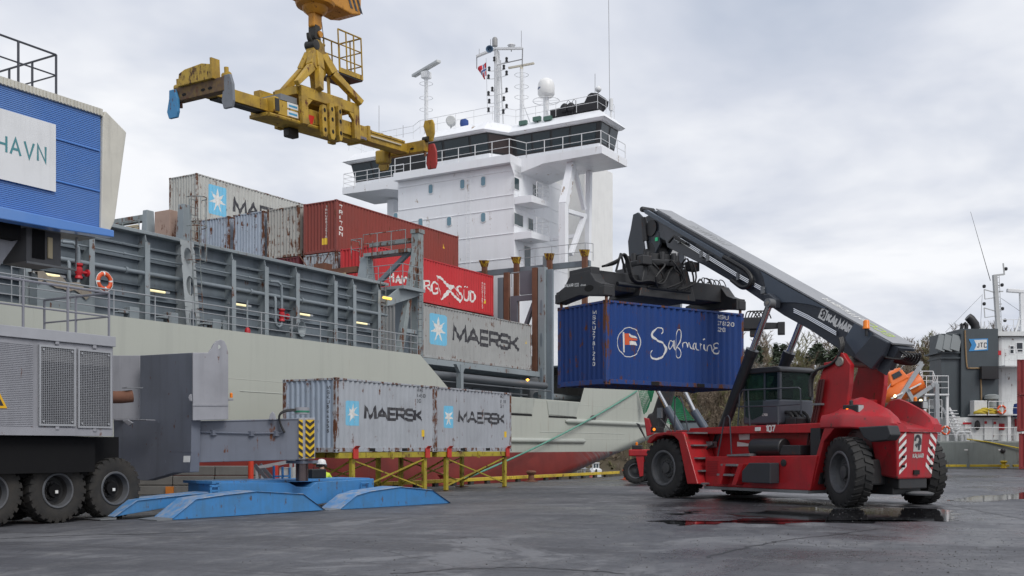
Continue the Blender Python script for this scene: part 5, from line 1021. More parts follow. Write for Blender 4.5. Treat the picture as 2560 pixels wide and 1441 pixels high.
# ---------------------------------------------------------------- red reach stacker carrying the blue container
AL = radians(56.5); WB = 6.9; YF, YR = 2.08, 1.85
def fit():
    a = Vector((-cos(AL), sin(AL))); n = Vector((-sin(AL), -cos(AL))); kf, kr = (1656-CX)/F, (2103-CX)/F
    pf = a*WB+n*YF; pr = n*YR; bf = -(pf.x-kf*pf.y); br_ = -(pr.x-kr*pr.y)
    y = (bf-br_)/(kr-kf); return (bf+kf*y, y, 0)
ST = Frame(fit(), pi-AL)
RR = ST.root('reach_stacker', 'red reach stacker with dark grey boom holding the blue container', 'reach stacker', (WB/2, 0, 0))
SRED = paint('stacker_red', (.41, .012, .017), .42, dirt=.5, dirtcol=(.13, .018, .02), dscale=1.1, streak=.3, rust=.1, rscale=2.5, coat=.1); SRED2 = paint('counterweight_red', (.40, .015, .024), .5, dirt=.6, dirtcol=(.16, .045, .045), dscale=1.8, streak=.45, rust=.22, rscale=3.5, rustcol=(.12, .06, .05))
BOOM = paint('boom_charcoal', (.035, .042, .055), .38, dirt=.3, dirtcol=(.05, .05, .055), dscale=.7, coat=.2); GUS = paint('gusset_blue_grey', (.075, .095, .125), .4, dirt=.2); SPR = paint('spreader_black', (.02, .021, .024), .5, dirt=.4, dirtcol=(.05, .048, .045), rust=.12, rscale=4)
RUB = paint('tyre_rubber', (.016, .016, .017), .75, dirt=.5, dirtcol=(.042, .039, .035), dscale=3, bump=.3, bscale=40); RIM = paint('rim_grey_shaded', (.055, .058, .063), .5, dirt=.5, dirtcol=(.09, .085, .075), dscale=5); CHR = paint('chrome_rod', (.62, .63, .65), .14, metal=1.0, dirt=0)
HOSE = paint('hose_black', (.012, .012, .013), .5, dirt=.1); STEEL = paint('tread_plate', (.22, .23, .24), .5, metal=.4, dirt=.4); ORB = paint('beacon_orange', (.85, .22, .01), .3, dirt=0); LITE = paint('label_white', (.72, .72, .7), .5, dirt=.2, dscale=5)
def T(px, py, y): return ST.pix(px, py, 1, y)
def tz(q, y): return [(p.x, p.z) for p in (T(*c, y) for c in q)]
def zA(x, y): return (1360+x/2.7717, 480+y/2.7717)
def zB(x, y): return (1760+x/3.275, 560+y/3.275)
def zC(x, y): return (1540+x/3.602, 880+y/3.602)
def zD(x, y): return (1960+x/3.275, 860+y/3.275)
def tyre(mb, c, ax, R, w, lugs=26, ri=.55):
    c = Vector(c); ax = Vector(ax).normalized(); h = w/2
    mb.lathe([(R*ri, -h*.8), (R*.66, -h*.97), (R*.82, -h), (R*.93, -h*.9), (R*.965, -h*.7), (R*.965, h*.7), (R*.93, h*.9), (R*.82, h), (R*.66, h*.97), (R*ri, h*.8)], c, ax, 40, True)
    e1 = ax.orthogonal().normalized(); e2 = ax.cross(e1)
    for k in range(lugs):
        for sd_ in (-1, 1):
            th = 2*pi*(k+(.5 if sd_ > 0 else 0))/lugs; dth = 2*pi/lugs
            def P(r, t, x): return c+(e1*cos(t)+e2*sin(t))*r+ax*x
            t0, t1 = th, th+dth*.55; sk = dth*.35
            a = [P(R*.94, t0, sd_*h*.98), P(R*.94, t1, sd_*h*.98), P(R*.955, t1+sk, sd_*h*.08), P(R*.955, t0+sk, sd_*h*.08)]; b = [P(R*.995, t0, sd_*h*.93), P(R*.995, t1, sd_*h*.93), P(R*1.0, t1+sk, sd_*h*.06), P(R*1.0, t0+sk, sd_*h*.06)]
            cside = [P(R*.80, t0+dth*.1, sd_*h*1.0), P(R*.80, t1-dth*.12, sd_*h*1.0)]
            mb.add(a+b+cside, [(4, 5, 6, 7), (0, 1, 5, 4), (1, 2, 6, 5), (2, 3, 7, 6), (3, 0, 4, 7), (8, 9, 1, 0)])
def wheel(root, c, ax, R, w, rmat=None, deep=.22, name='wheel', bolts=14, lugs=26, ri=.55, tmat=None):
    c = Vector(c); ax = Vector(ax).normalized(); h = w/2
    mb = MB(); tyre(mb, c, ax, R, w, lugs, ri); t = mb.build(name, tmat or RUB, root, smooth=35)
    fl_ = MB(); fl_.lathe([(R*ri*1.04, h*.76), (R*ri*1.10, h*.9), (R*ri*1.06, h*.97), (R*ri*.97, h*.95), (R*ri*.94, h*.7), (R*ri*.90, h*.35)], c, ax, 40, cap=False); fl_.build('rim_flange', paint('flange_grey', (.10, .105, .115), .45, dirt=.5, dirtcol=(.06, .055, .05), dscale=5), t, smooth=35)
    rm = MB(); rm.lathe([(R*ri*.93, h*.5), (R*ri*.82, h*(deep-.15)), (R*ri*.62, h*(deep-.2)), (R*ri*.58, h*deep), (R*ri*.34, h*deep), (R*ri*.32, h*(deep+.3)), (R*ri*.2, h*(deep+.34)), (.001, h*(deep+.34))], c, ax, 36, cap=False)  # disc coloured darker than the flange, painting in the shade of the dish
    rm.lathe([(R*ri*1.0, -h*.7), (R*ri*.9, -h*.3), (.001, -h*.3)], c, ax, 36, cap=False)
    rim = rm.build('rim', rmat or RIM, t, smooth=35); e1 = ax.orthogonal().normalized(); e2 = ax.cross(e1); bm_ = MB()
    for k in range(bolts):
        th = 2*pi*k/bolts; p = c+(e1*cos(th)+e2*sin(th))*R*ri*.48+ax*h*deep; bm_.tube(p, p+ax*.03, R*.022, 6)
    bm_.build('wheel_bolts', rmat or RIM, rim, kind='stuff'); return t
TR = .955
for x, ys in ((WB, (YF-.26, YF-.83, -(YF-.26), -(YF-.83))), (0, (YR-.27, -(YR-.27)))):
    for y in ys: wheel(RR, (x, y, TR), (0, 1 if y > 0 else -1, 0) if x else (.4 if y > 0 else -.4, .917 if y > 0 else -.917, 0), TR, .5 if x else .54)
def xat(px, y, z=1.0):
    r = T(px, HY-1, y); return r.x
def chassis():
    zt = T(1860, 1068, 1.3).z
    MB().box(1.2, WB+1.1, -.95, .95, .75, zt-.05).build('chassis', SRED, RR, bevel=.03)
    up = tz([(1724, 1071), (1996, 1060), (2080, 1056), (2080, 1082), (1996, 1083), (1724, 1086)], 1.35); MB().prism(up, 'xz', .3, 1.35).build('upper_beam', SRED, RR, bevel=.02)
    lo = tz([(1763, 1142), (2043, 1139), (2025, 1208), (1763, 1203)], 1.75); x0, x1 = min(p[0] for p in lo), max(p[0] for p in lo); zl = .42
    MB().prism([(lo[0][0], lo[0][1]), (lo[1][0], lo[1][1]), (lo[2][0], zl), (lo[3][0], zl)], 'xz', .4, 1.75).build('side_tank', SRED, RR, bevel=.02)
    MB().box(lo[2][0]+.02, lo[3][0], .35, 1.8, zl-.09, zl-.003).build('sill', STEEL, RR)
    MB().box(lo[2][0], lo[3][0], -1.75, -.4, .42, 1.25).build('side_tank', SRED, RR, bevel=.02)
    q = [T(*zC(*p), 1.755) for p in ((820, 985), (915, 985), (915, 1110), (820, 1110))]
    for k in range(9): z = q[0].z+(q[2].z-q[0].z)*k/8; MB().box(q[1].x, q[0].x, 1.752, 1.765, z-.014, z+.008).build('vent_slat', paint('slat_dark_red', (.25, .01, .015), .5), RR)
    MB().box(WB-.55, WB+.55, -1.2, 1.2, .55, 1.4).build('front_axle', SPR, RR, bevel=.04); MB().box(-.45, .45, -1.35, 1.35, .6, 1.3).build('rear_axle', SPR, RR, bevel=.05); MB().box(-.9, 1.3, -.6, .6, .5, 1.35).build('rear_frame', SPR, RR, bevel=.03)
    # near front mudguard with steps behind the wheel
    for sd_ in (1, -1):
        P = tz([zC(*p) for p in ((275, 815), (300, 765), (350, 735), (440, 724), (590, 721), (612, 745), (735, 1190), (640, 1190), (562, 800), (520, 758), (440, 748), (365, 765), (305, 825))], 2.1)
        MB().prism(P, 'xz', 2.1*sd_, 1.05*sd_).build('mudguard', SRED, RR, bevel=.025)
    for k, (xa, xb, y) in enumerate(((690, 740, 955), (700, 770, 1068), (725, 800, 1180), (665, 700, 840), (640, 700, 730))):
        a, b = T(*zC(xa, y), 1.8), T(*zC(xb, y), 1.8); MB().box(min(a.x, b.x)-.15, max(a.x, b.x)+.05, 1.35, 1.95, a.z-.03, a.z+.02).build('step', STEEL, RR)
    P = tz([zC(*p) for p in ((612, 745), (640, 745), (805, 1190), (735, 1190))], 1.3); MB().prism(P, 'xz', 1.28, 1.32).build('step_side_plate', SRED, RR)
    # second stair ahead of the tank
    for xa, xb, y in ((975, 1115, 1015), (940, 1085, 1102)):
        a, b = T(*zC(xa, y), 1.9), T(*zC(xb, y), 1.9); MB().box(b.x, a.x, 1.6, 2.05, a.z-.04, a.z+.02).build('step', STEEL, RR)
    for q in (((915, 1195), (955, 1195), (1000, 1010), (975, 1010)), ((1050, 1200), (1090, 1200), (1160, 1010), (1115, 1010))): MB().prism(tz([zC(*p) for p in q], 2.0), 'xz', 1.76, 2.06).build('stair_cheek', SRED, RR, bevel=.01)
    P = tz([zC(*p) for p in ((1165, 1075), (1228, 1000), (1420, 1000), (1420, 1185), (1165, 1175))], 2.0); MB().prism(P, 'xz', 1.77, 2.15).build('toolbox', paint('box_charcoal', (.035, .038, .045), .5, dirt=.4), RR, bevel=.02)
    MB().tube(T(*zC(1300, 862), 1.35)+V(.25, 0, 0), T(*zC(1300, 862), 1.35)+V(-.95, 0, 0), .27, 20).build('air_tank', paint('tank_black', (.02, .02, .022), .4, dirt=.3), RR, bevel=.03, smooth=40)
    q = T(*zC(1290, 857), 1.35); MB().lathe([(.06, 0), (.06, .02), (.001, .02)], (q.x+.27, 1.35, q.z), (1, 0, 0), 12).build('tank_cap', LITE, RR)
    q = tz([zC(*p) for p in ((1505, 905), (1530, 840), (1690, 840), (1690, 930), (1510, 930))], 1.45); MB().prism(q, 'xz', 1.1, 1.6).build('battery_box', SPR, RR, bevel=.02)
    q = tz([zC(*p) for p in ((1020, 925), (1220, 915), (1220, 938), (1020, 940))], 1.7); MB().prism(q, 'xz', 1.0, 1.8).build('walkway', STEEL, RR)
    for p in (((1110, 745), (1205, 740), (1205, 790), (1115, 793)), ((1095, 810), (1212, 830), (1212, 850), (1095, 852)), ((1255, 680), (1302, 677), (1302, 712), (1255, 714))):
        y = 1.35 if p[0][1] < 700 else .96; MB().prism(tz([zC(*c) for c in p], y), 'xz', y-.01, y+.02).build('label_plate', LITE, RR)
    a = T(*zC(1353, 724), 1.355); st, _ = text_strokes('107', .21, .045, .18, .8, 0, 0); mb = MB(); marks(mb, st, lambda x, y, d: (a.x-x, 1.35+d, a.z+y)); mb.build('number', WHITE_INK, RR)
    c = T(*zC(1510, 1000), 1.76); MB().lathe([(.1, 0), (.1, .03), (.001, .035)], (c.x, 1.75, c.z), (0, 1, 0), 16).build('filler_cap', SPR, RR)
    # handrails beside the cab and over the wheel
    R_ = lambda *pts, y=1.3: MB().path([T(*zC(*p), y) for p in pts], .022, 6).build('handrail', BOOM, RR)
    R_((1095, 710), (1115, 380), (1140, 345), (1640, 322), (1660, 335), (1668, 560)); R_((1105, 495), (1450, 485), (1665, 470)); R_((1190, 345), (1195, 500), (1210, 700), (1250, 725)); R_((1455, 480), (1460, 690), (1495, 720))
    R_((530, 720), (530, 420), (545, 403), (580, 408), (600, 450), (690, 940), y=1.6); R_((890, 1090), (980, 590), (1010, 575), (1025, 600), (1040, 920), y=1.7)
    # lamps and mirror on the front mudguard
    q = T(*zC(380, 700), 1.7); MB().box(q.x-.12, q.x+.15, 1.55, 1.9, q.z-.1, q.z+.09).build('lamp_cluster', SPR, RR, bevel=.02); MB().ball((q.x-.05, 1.92, q.z), .05, 6).build('marker_lamp', emit('amber_lamp', (1, .25, .02), 1.2), RR)
    MB().tube((q.x, 1.7, q.z), (q.x, 1.7, q.z+.3), .02, 6).build('lamp_stalk', SPR, RR)
    a, b = T(*zC(375, 505), 1.6), T(*zC(415, 595), 1.6); MB().box(b.x, a.x, 1.58, 1.63, b.z, a.z).tube(((a.x+b.x)/2, 1.6, b.z), (b.x-.35, 1.5, b.z-.45), .02, 6).build('mirror', paint('mirror_back', (.3, .3, .31), .2, metal=.6), RR)
    for k in range(5): q = [T(*zC(*p), 1.1+.05*k) for p in ((740+k*10, 930), (760, 880+k*8), (830, 845+k*6), (880, 820+k*5))]; MB().path(catmull(q, 5), .028, 6).build('hose', HOSE, RR)
    q = T(*zC(845, 835), 1.15); MB().box(q.x-.18, q.x+.16, 1.0, 1.25, q.z-.1, q.z+.1).build('valve_block', STEEL, RR, bevel=.02)
chassis()
def tail():
    # cast counterweight and rear hood: two raised shoulders with a valley for the boom
    top = [T(*zD(*p), y_) for p, y_ in (((340, 560), 1.5), ((470, 548), 1.2), ((515, 500), .95), ((560, 455), .82), ((640, 435), .8), ((720, 465), .8), ((850, 535), .78), ((925, 600), .75), ((955, 650), .72))]
    xr = xat(2246, .85); xf = top[0].x
    TX = sorted([(p.x, p.z) for p in top]); 
    def tp(x):
        if x <= TX[0][0]: return TX[0][1]
        for (a, za), (b, zb) in zip(TX, TX[1:]):
            if a <= x <= b: return za+(zb-za)*(x-a)/(b-a)
        return TX[-1][1]
    zarch = T(*zD(600, 682), 1.6).z; zend = T(*zD(1000, 716), 1.0).z
    N = 22; secs = []; n = 0
    for i in range(N+1):
        f = i/N; x = xf+(xr-.05-xf)*f; g = max(0, (f-.45)/.55)
        g2 = max(0, (f-.38)/.62); w = 1.72-.76*g2; sh = .74-.06*g; zt = max(tp(x), zend+.12); zv = min(zt-.04, zend+.30-.24*g); zb = zarch-.02-(zarch-zend)*g*.9
        e = .18
        k_ = min(zb+.36, zt-.02); half = [(w-.04, zb), (w, zb+.04), (w, min(zb+.22, k_-.005)), (w-.06, k_), (w-.16, k_+.10*(zt-k_)), (sh+.16, zt-.10*(zt-k_)), (sh+.06, zt), (sh, zt-.02), (sh-.14, zv+.06*(zt-zv)), (sh-.26, zv)]
        pts = half+[(-a, b) for a, b in half[::-1]]; n = len(pts); secs += [(x, a, b) for a, b in pts]
    mb = MB(); fs = [(i*n+j, i*n+(j+1) % n, (i+1)*n+(j+1) % n, (i+1)*n+j) for i in range(N) for j in range(n)]+[tuple(range(n-1, -1, -1)), tuple(range(N*n, N*n+n))]
    mb.add(secs, fs); o = mb.build('rear_hood', SRED2, RR, smooth=24); bm = bmesh.new(); bm.from_mesh(o.data); bmesh.ops.recalc_face_normals(bm, faces=bm.faces); bm.to_mesh(o.data); bm.free()
    # front leg of the rear arch
    P = tz([zD(*p) for p in ((330, 735), (345, 690), (430, 690), (340, 800), (250, 1168), (205, 1168))], 1.6); MB().prism(P, 'xz', .9, 1.68).build('arch_leg', SRED, RR, bevel=.02); MB().prism(P, 'xz', -1.68, -.9).build('arch_leg', SRED, RR, bevel=.02)
    MB().box(1.0, 1.35, -1.5, 1.5, .6, zarch).build('arch_liner', SPR, RR)
    # tail block with chevrons
    zt, zb = zend-.01, T(*zD(1100, 1107), 0).z; w0, w1 = .9, .74
    fx = xr; bx = xr+.75
    MB().hexa([(bx, -w1, zb+.1), (bx, w1, zb+.1), (fx+.10, w1, zb), (fx+.10, -w1, zb), (bx, -w0-.2, zt), (bx, w0+.2, zt), (fx, w0, zt), (fx, -w0, zt)]).build('tail_block', SRED2, RR, bevel=.05)
    wy = lambda z: w1+(w0-w1)*(z-zb)/(zt-zb); sx = lambda z: fx+.10*(1-(z-zb)/(zt-zb))
    H = zt-zb
    def face(y, z, d): return (sx(z)-d, -y, z)
    mb = MB()
    for k in range(5):
        z = zb+.12+k*H*.165; st = []
        for sd_ in (-1, 1):
            o_, i_ = (wy(z)-.05), (wy(z)-.34); yy = [sd_*o_, sd_*i_]
            q = [(yy[0], z), (yy[1], z+.22), (yy[1], z+.33), (yy[0], z+.11)] if sd_ < 0 else [(yy[0], z), (yy[0], z+.11), (yy[1], z+.33), (yy[1], z+.22)]
            m_ = MB(); marks(m_, [[q]], face, None, .006); m_.build('reflective_stripe', LITE, RR)
    cz = zb+H*.60; m_ = MB(); marks(m_, [[[(-.17, cz-.02), (.17, cz-.02), (.17, cz+.46), (-.17, cz+.46)]]], face, None, .006); em = m_.build('emblem_plate', paint('emblem_grey', (.45, .44, .42), .5), RR)
    ring_ = [(-.02+.10*cos(t)*1.0, cz+.30+.10*sin(t)) for t in [radians(a_) for a_ in range(200, -60, -20)]]+[(.06, cz+.02)]
    m_ = MB(); marks(m_, [ribbon([(-.1, cz+.18), (-.04, cz+.13), (.0, cz+.2)], .035), ribbon(ring_, .042), ribbon([(.02, cz+.38), (.12, cz+.3), (.13, cz+.16)], .03)], face, None, .010); m_.build('emblem', BLACK_INK, em)
    st, _ = text_strokes('KALMAR', .13, .028, .15, .55, -.17, cz-.2); m_ = MB(); marks(m_, st, face, None, .006); m_.build('lettering', paint('emblem_grey', (.4, .4, .4)), RR)
    m_ = MB(); m_.box(fx+.04, fx+.2, -.12, .12, zb+.12, zb+.24); m_.build('tow_eye', HOLE, RR)
    for dz in (.35, .6, .85):
        for sd_ in (1, -1): MB().tube((fx-.01, sd_*.6, zb+dz), (fx+.1, sd_*.6, zb+dz), .035, 8).build('bolt_hole', HOLE, RR)
    # mud flap, under-run
    P = [T(*zD(*p), 1.7) for p in ((612, 682), (858, 668), (882, 745), (850, 790), (720, 803), (660, 770))]; MB().prism([(p.x, p.z) for p in P], 'xz', 1.30, 1.74).build('mud_flap', paint('flap_black', (.03, .032, .036), .6, dirt=.3), RR, bevel=.03)
    MB().box(fx+.35, fx+1.3, -.6, .6, .34, zb+.05).build('under_run', SPR, RR, bevel=.03); MB().lathe([(.35, 0), (.38, .05), (.2, .1)], (fx+.1, -.2, .33), (0, 0, 1), 16).build('drain_pan', STEEL, RR, smooth=40)
    # tail lamps and beacons
    for sd_, px in ((1, zD(575, 535)), (-1, zD(1100, 505))):
        q = T(*px, 1.25) if sd_ > 0 else ST.pix(*px, 1, -1.0); m_ = MB(); m_.box(q.x-.2, q.x+.3, q.y-.12, q.y+.12, q.z-.1, q.z+.12); l = m_.build('lamp_housing', SPR, RR, bevel=.03)
        MB().box(q.x-.23, q.x-.205, q.y-.1, q.y+.1, q.z-.08, q.z+.1).build('work_lamp', paint('lamp_glass', (.4, .42, .42), .1), l); MB().lathe([(.05, 0), (.05, .1), (.02, .13)], (q.x+.1, q.y, q.z+.12), (0, 0, 1), 10).build('beacon', ORB if sd_ < 0 else SPR, l)
        MB().box(q.x+.1, q.x+.16, q.y+.12, q.y+.14, q.z-.04, q.z+.02).build('marker_lamp', emit('amber_lamp', (1, .3, .02), 1.), l)
tail()
def tower_boom():
    YW = .75
    N = tz([(2030, 1085), (2043, 1000), (2052, 955), (2062, 925), (2065, 907), (2075, 906), (2086, 903), (2096, 890), (2103, 882), (2112, 884), (2119, 895), (2131, 912), (2129, 960), (2122, 1010), (2105, 1090)], YW)
    for y in (YW, -YW): MB().prism(N, 'xz', y-.09, y+.09).build('boom_tower', SRED, RR, bevel=.02)
    q = T(2030, 1000, 0); c = sum((Vector((p[0], 0, p[1])) for p in N), V(0, 0, 0))/len(N)
    MB().box(min(p[0] for p in N)+.25, min(p[0] for p in N)+.4, -YW+.09, YW-.09, 1.6, T(2120, 1000, 0).z).build('tower_plate', SRED, RR)
    piv = T(2105, 905, YW); MB().tube((piv.x, -YW-.16, piv.z), (piv.x, YW+.14, piv.z), .14, 16).build('boom_pivot', paint('pin_grey', (.3, .28, .25), .5, metal=.5), RR, bevel=.02, smooth=40)
    YB = .42
    top = tz([(1640, 526), (2224, 856)], YB); bot = tz([(1668, 619), (1760, 664), (1865, 726), (1959, 789), (2026, 826), (2085, 866)], YB)
    rear = tz([(2170, 918), (2186, 924), (2222, 862)], YB)
    out = [top[0], top[1], rear[1], rear[0]]+bot[::-1]
    MB().prism(out, 'xz', -YB, YB).build('boom', BOOM, RR, bevel=.025)
    ax = Vector((top[0][0]-top[1][0], 0, top[0][1]-top[1][1])).normalized(); up = Vector((-ax.z, 0, ax.x)); 
    if up.z < 0: up = -up
    O = Vector((top[1][0], 0, top[1][1])); Lb = (Vector((top[0][0], 0, top[0][1]))-O).length
    P = lambda u, y, w: O+ax*u+up*w+V(0, y, 0)
    # top plate lip, tail end box with recess
    MB().hexa([P(-.15, -YB-.06, .0), P(Lb-.9, -YB-.06, .0), P(Lb-.9, YB+.06, .0), P(-.15, YB+.06, .0), P(-.15, -YB-.06, .045), P(Lb-.9, -YB-.06, .045), P(Lb-.9, YB+.06, .045), P(-.15, YB+.06, .045)]).build('boom_top_plate', paint('top_plate_grey', (.27, .275, .285), .32, dirt=.25, dscale=.6, fade=.1), RR)
    MB().hexa([P(-.30, -YB+.05, -.1), P(-.001, -YB+.05, -.1), P(-.001, YB-.05, -.1), P(-.30, YB-.05, -.1), P(-.30, -YB+.05, -.03), P(-.001, -YB+.05, -.03), P(-.001, YB-.05, -.03), P(-.3, YB-.05, -.03)]).build('boom_tail_lip', BOOM, RR)
    MB().hexa([P(-.30, YB-.1, -.85), P(.02, YB-.1, -.85), P(.02, YB-.04, -.85), P(-.30, YB-.04, -.85), P(-.30, YB-.1, -.03), P(.02, YB-.1, -.03), P(.02, YB-.04, -.03), P(-.30, YB-.04, -.03)]).build('boom_tail_cheek', BOOM, RR)
    # inner boom and side rail
    MB().hexa([P(Lb-.9, -.33, -.80), P(Lb+.25, -.33, -.80), P(Lb+.25, .33, -.80), P(Lb-.9, .33, -.80), P(Lb-.9, -.33, -.06), P(Lb+.25, -.33, -.06), P(Lb+.25, .33, -.06), P(Lb-.9, .33, -.06)]).build('inner_boom', BOOM, RR, bevel=.03)
    MB().hexa([P(Lb-.9, -.36, .001), P(Lb+.1, -.36, .001), P(Lb+.1, .36, .001), P(Lb-.9, .36, .001), P(Lb-.9, -.36, .04), P(Lb+.1, -.36, .04), P(Lb+.1, .36, .04), P(Lb-.9, .36, .04)]).build('boom_head_plate', MATS['top_plate_grey'], RR)
    r = tz([zA(*p) for p in ((690, 128), (712, 124), (1240, 432), (1240, 465), (700, 150))], YB+.1); MB().prism(r, 'xz', YB+.002, YB+.12).build('boom_side_rail', GUS, RR, bevel=.01)
    g = tz([zB(*p) for p in ((455, 380), (720, 535), (1010, 695), (960, 690), (870, 662), (740, 645), (610, 645), (545, 600), (500, 562), (498, 500), (485, 440))], YB+.05); MB().prism(g, 'xz', YB+.002, YB+.05).build('boom_gusset', GUS, RR, bevel=.01); MB().prism(g, 'xz', -YB-.05, -YB-.002).build('boom_gusset', GUS, RR)
    g = tz([zB(*p) for p in ((1235, 812), (1390, 895), (1250, 1080), (1165, 960), (1160, 930))], YB+.05); MB().prism(g, 'xz', YB+.002, YB+.06).build('boom_gusset', GUS, RR)
    g = tz([zB(*p) for p in ((1400, 905), (1525, 970), (1480, 1080), (1385, 1195), (1240, 1090))], YB+.1); MB().prism(g, 'xz', YB+.002, YB+.2).build('boom_heel', BOOM, RR, bevel=.03)
    g = tz([zB(*p) for p in ((500, 580), (545, 570), (605, 620), (600, 690), (520, 670))], YB+.2); MB().prism(g, 'xz', YB+.06, YB+.3).build('cylinder_lug', BOOM, RR, bevel=.03); MB().prism(g, 'xz', -YB-.3, -YB-.06).build('cylinder_lug', BOOM, RR, bevel=.03)
    for k in range(3):
        a = [T(*zA(*p), YB+.1) for p in ((895+6*k, 312+9*k), (940, 318+12*k), (1330, 560+12*k), (1530, 672+12*k))]; MB().path(a, .02, 6).build('hydraulic_pipe', CHR, RR)
        a = [T(*zB(*p), YB+.07) for p in ((735, 695+14*k), (850, 750+14*k), (1085, 885+14*k))]; MB().path(a, .02, 6).build('hydraulic_pipe', CHR, RR)
    for x, y in ((935, 322), (1090, 420), (1135, 445), (1345, 575), (1515, 670)): q = T(*zA(x, y+10), YB+.11); MB().box(q.x-.05, q.x+.05, YB+.003, YB+.15, q.z-.12, q.z+.1).build('pipe_clamp', STEEL, RR)
    ch = catmull([T(*zA(*p), YB+.16) for p in ((1245, 452), (1330, 500), (1400, 545), (1435, 600), (1420, 650), (1370, 660), (1300, 610))], 6); MB().path(ch, .075, 8).build('cable_chain', HOSE, RR)
    MB().path([T(*zA(*p), YB+.2) for p in ((865, 350), (900, 310), (985, 358))], .05, 6).build('cable_chain', HOSE, RR)
    # boom lettering
    def side(d0): return lambda x, y, d: tuple(P(0, 0, 0)*0+base+(-ax)*x+up*y+V(0, d, 0))
    base = T(*zB(1000, 800), YB); base.y = YB+.003; h = .27; mb = MB(); st, _ = text_strokes('KALMAR', h, .07, .13, .55, 0, 0); marks(mb, st, side(0)); mb.build('lettering', LITE, RR)
    mb = MB(); marks(mb, [[[(-.33, -.02), (-.06, -.02), (-.06, .30), (-.33, .30)]]], side(0)); e_ = mb.build('emblem_plate', LITE, RR); mb = MB(); marks(mb, [ribbon([(-.27, .1), (-.22, .07), (-.19, .12), (-.26, .2), (-.2, .26), (-.13, .22), (-.12, .1), (-.15, .02)], .025)], side(0), None, .008); mb.build('emblem', BLACK_INK, e_)
    # lettering on the top plate reads from ahead of the machine
    def topf(u0): return lambda x, y, d: tuple(P(u0+x, -.2+y, .046+d))
    mb = MB(); st, _ = text_strokes('ECO', .36, .055, .2, .95, 0, 0); LIM = paint('lime_ink', (.42, .55, .10), .5); o_, w = None, text_width('ECO', .36, .2, .95); marks(mb, st, topf(.35)); mb.build('lettering', LIM, RR)
    mb = MB(); st, _ = text_strokes('efficient', .36, .05, .2, .9, 0, 0); marks(mb, st, topf(.5+w)); mb.build('lettering', LITE, RR)
    mb = MB(); st, _ = text_strokes('KALMAR', .5, .09, .12, .6, 0, 0); marks(mb, st, lambda x, y, d: tuple(P(Lb-3.4+x, -.25+y, .046+d))); mb.build('lettering', paint('pale_grey_ink', (.33, .34, .35), .5), RR)
    q = P(.75, YB+.0, .0); MB().lathe([(.1, 0), (.1, .03), (.085, .05), (.085, .2), (.06, .24), (.001, .25)], (q.x, YB+.14, q.z+.05), (0, 0, 1), 14).build('beacon', ORB, RR, smooth=40); MB().tube((q.x, YB+.14, q.z-.15), (q.x, YB+.14, q.z+.05), .04, 8).build('beacon_post', SPR, RR)
    for k in range(6):
        a = [T(*zB(*p), YB+.1) for p in ((1160, 930+5*k), (1180, 1000+6*k), (1160, 1080+10*k), (1100, 1150+6*k), (1000, 1190+9*k), (960, 1270+4*k), (955+6*k, 1420))]; 
        for i, p in enumerate(a): p.y = YB+.25+.06*(k % 3)+(.25*i/6)
        if k < 3: MB().path(catmull(a, 4), .04, 7).build('hose', HOSE, RR)
        b = [T(*zB(*p), 0) for p in ((1500, 1060+9*k), (1580, 1100+8*k), (1660, 1110+6*k), (1700, 1085-4*k), (1650, 1050+4*k))]
        for i, p in enumerate(b): p.y = YB-.05-.12*k+(.1 if i < 2 else -.15)
        MB().path(catmull(b, 5), .035, 6).build('hose', HOSE, RR)
    for k, px in enumerate((292, 310, 328)): a = [T(*zD(*p), YW+.2) for p in ((px, 290), (px-30, 480), (px-75, 680), (px-110, 890))]; MB().path(a, .035, 7).build('tower_pipe', paint('pipe_dark_red', (.08, .02, .02), .35), RR)
    for x, y in ((275, 495), (230, 662), (185, 890)): q = T(*zD(x, y), YW+.2); MB().box(q.x-.16, q.x+.2, YW+.1, YW+.26, q.z-.03, q.z+.03).build('pipe_clamp', STEEL, RR)
    # lift cylinders
    yc = .82; a, b, c = T(*zB(540, 650), yc), T(*zB(390, 1050), yc), T(1787, 1128, yc)
    d = (c-a).normalized(); j = a+d*((b-a).length)
    for sd_ in (1, -1):
        S = lambda p: V(p.x, p.y*sd_, p.z)
        MB().tube(S(a), S(j), .10, 18).build('cylinder_rod', CHR, RR, smooth=50); cy = MB(); cy.tube(S(j-d*.02), S(c), .175, 20); cy.tube(S(j-d*.08), S(j+d*.12), .20, 20); cy.build('lift_cylinder', paint('cylinder_black', (.016, .018, .022), .35, dirt=.3), RR, smooth=50)
        MB().lathe([(.14, -.12), (.14, .12)], S(a), (0, 1, 0), 14).build('cylinder_eye', STEEL, RR, smooth=40); MB().tube(S(a)-V(0, .34*sd_, 0), S(a)+V(0, .14*sd_, 0), .06, 10).build('cylinder_pin', paint('pin_grey', (.3, .3, .3)), RR)
        MB().box(c.x-.3, c.x+.3, sd_*.6, sd_*1.0, c.z-.25, c.z+.15).build('cylinder_foot', SRED, RR, bevel=.03)
    return P, Lb, ax, up
BP, BL, BAX, BUP = tower_boom()
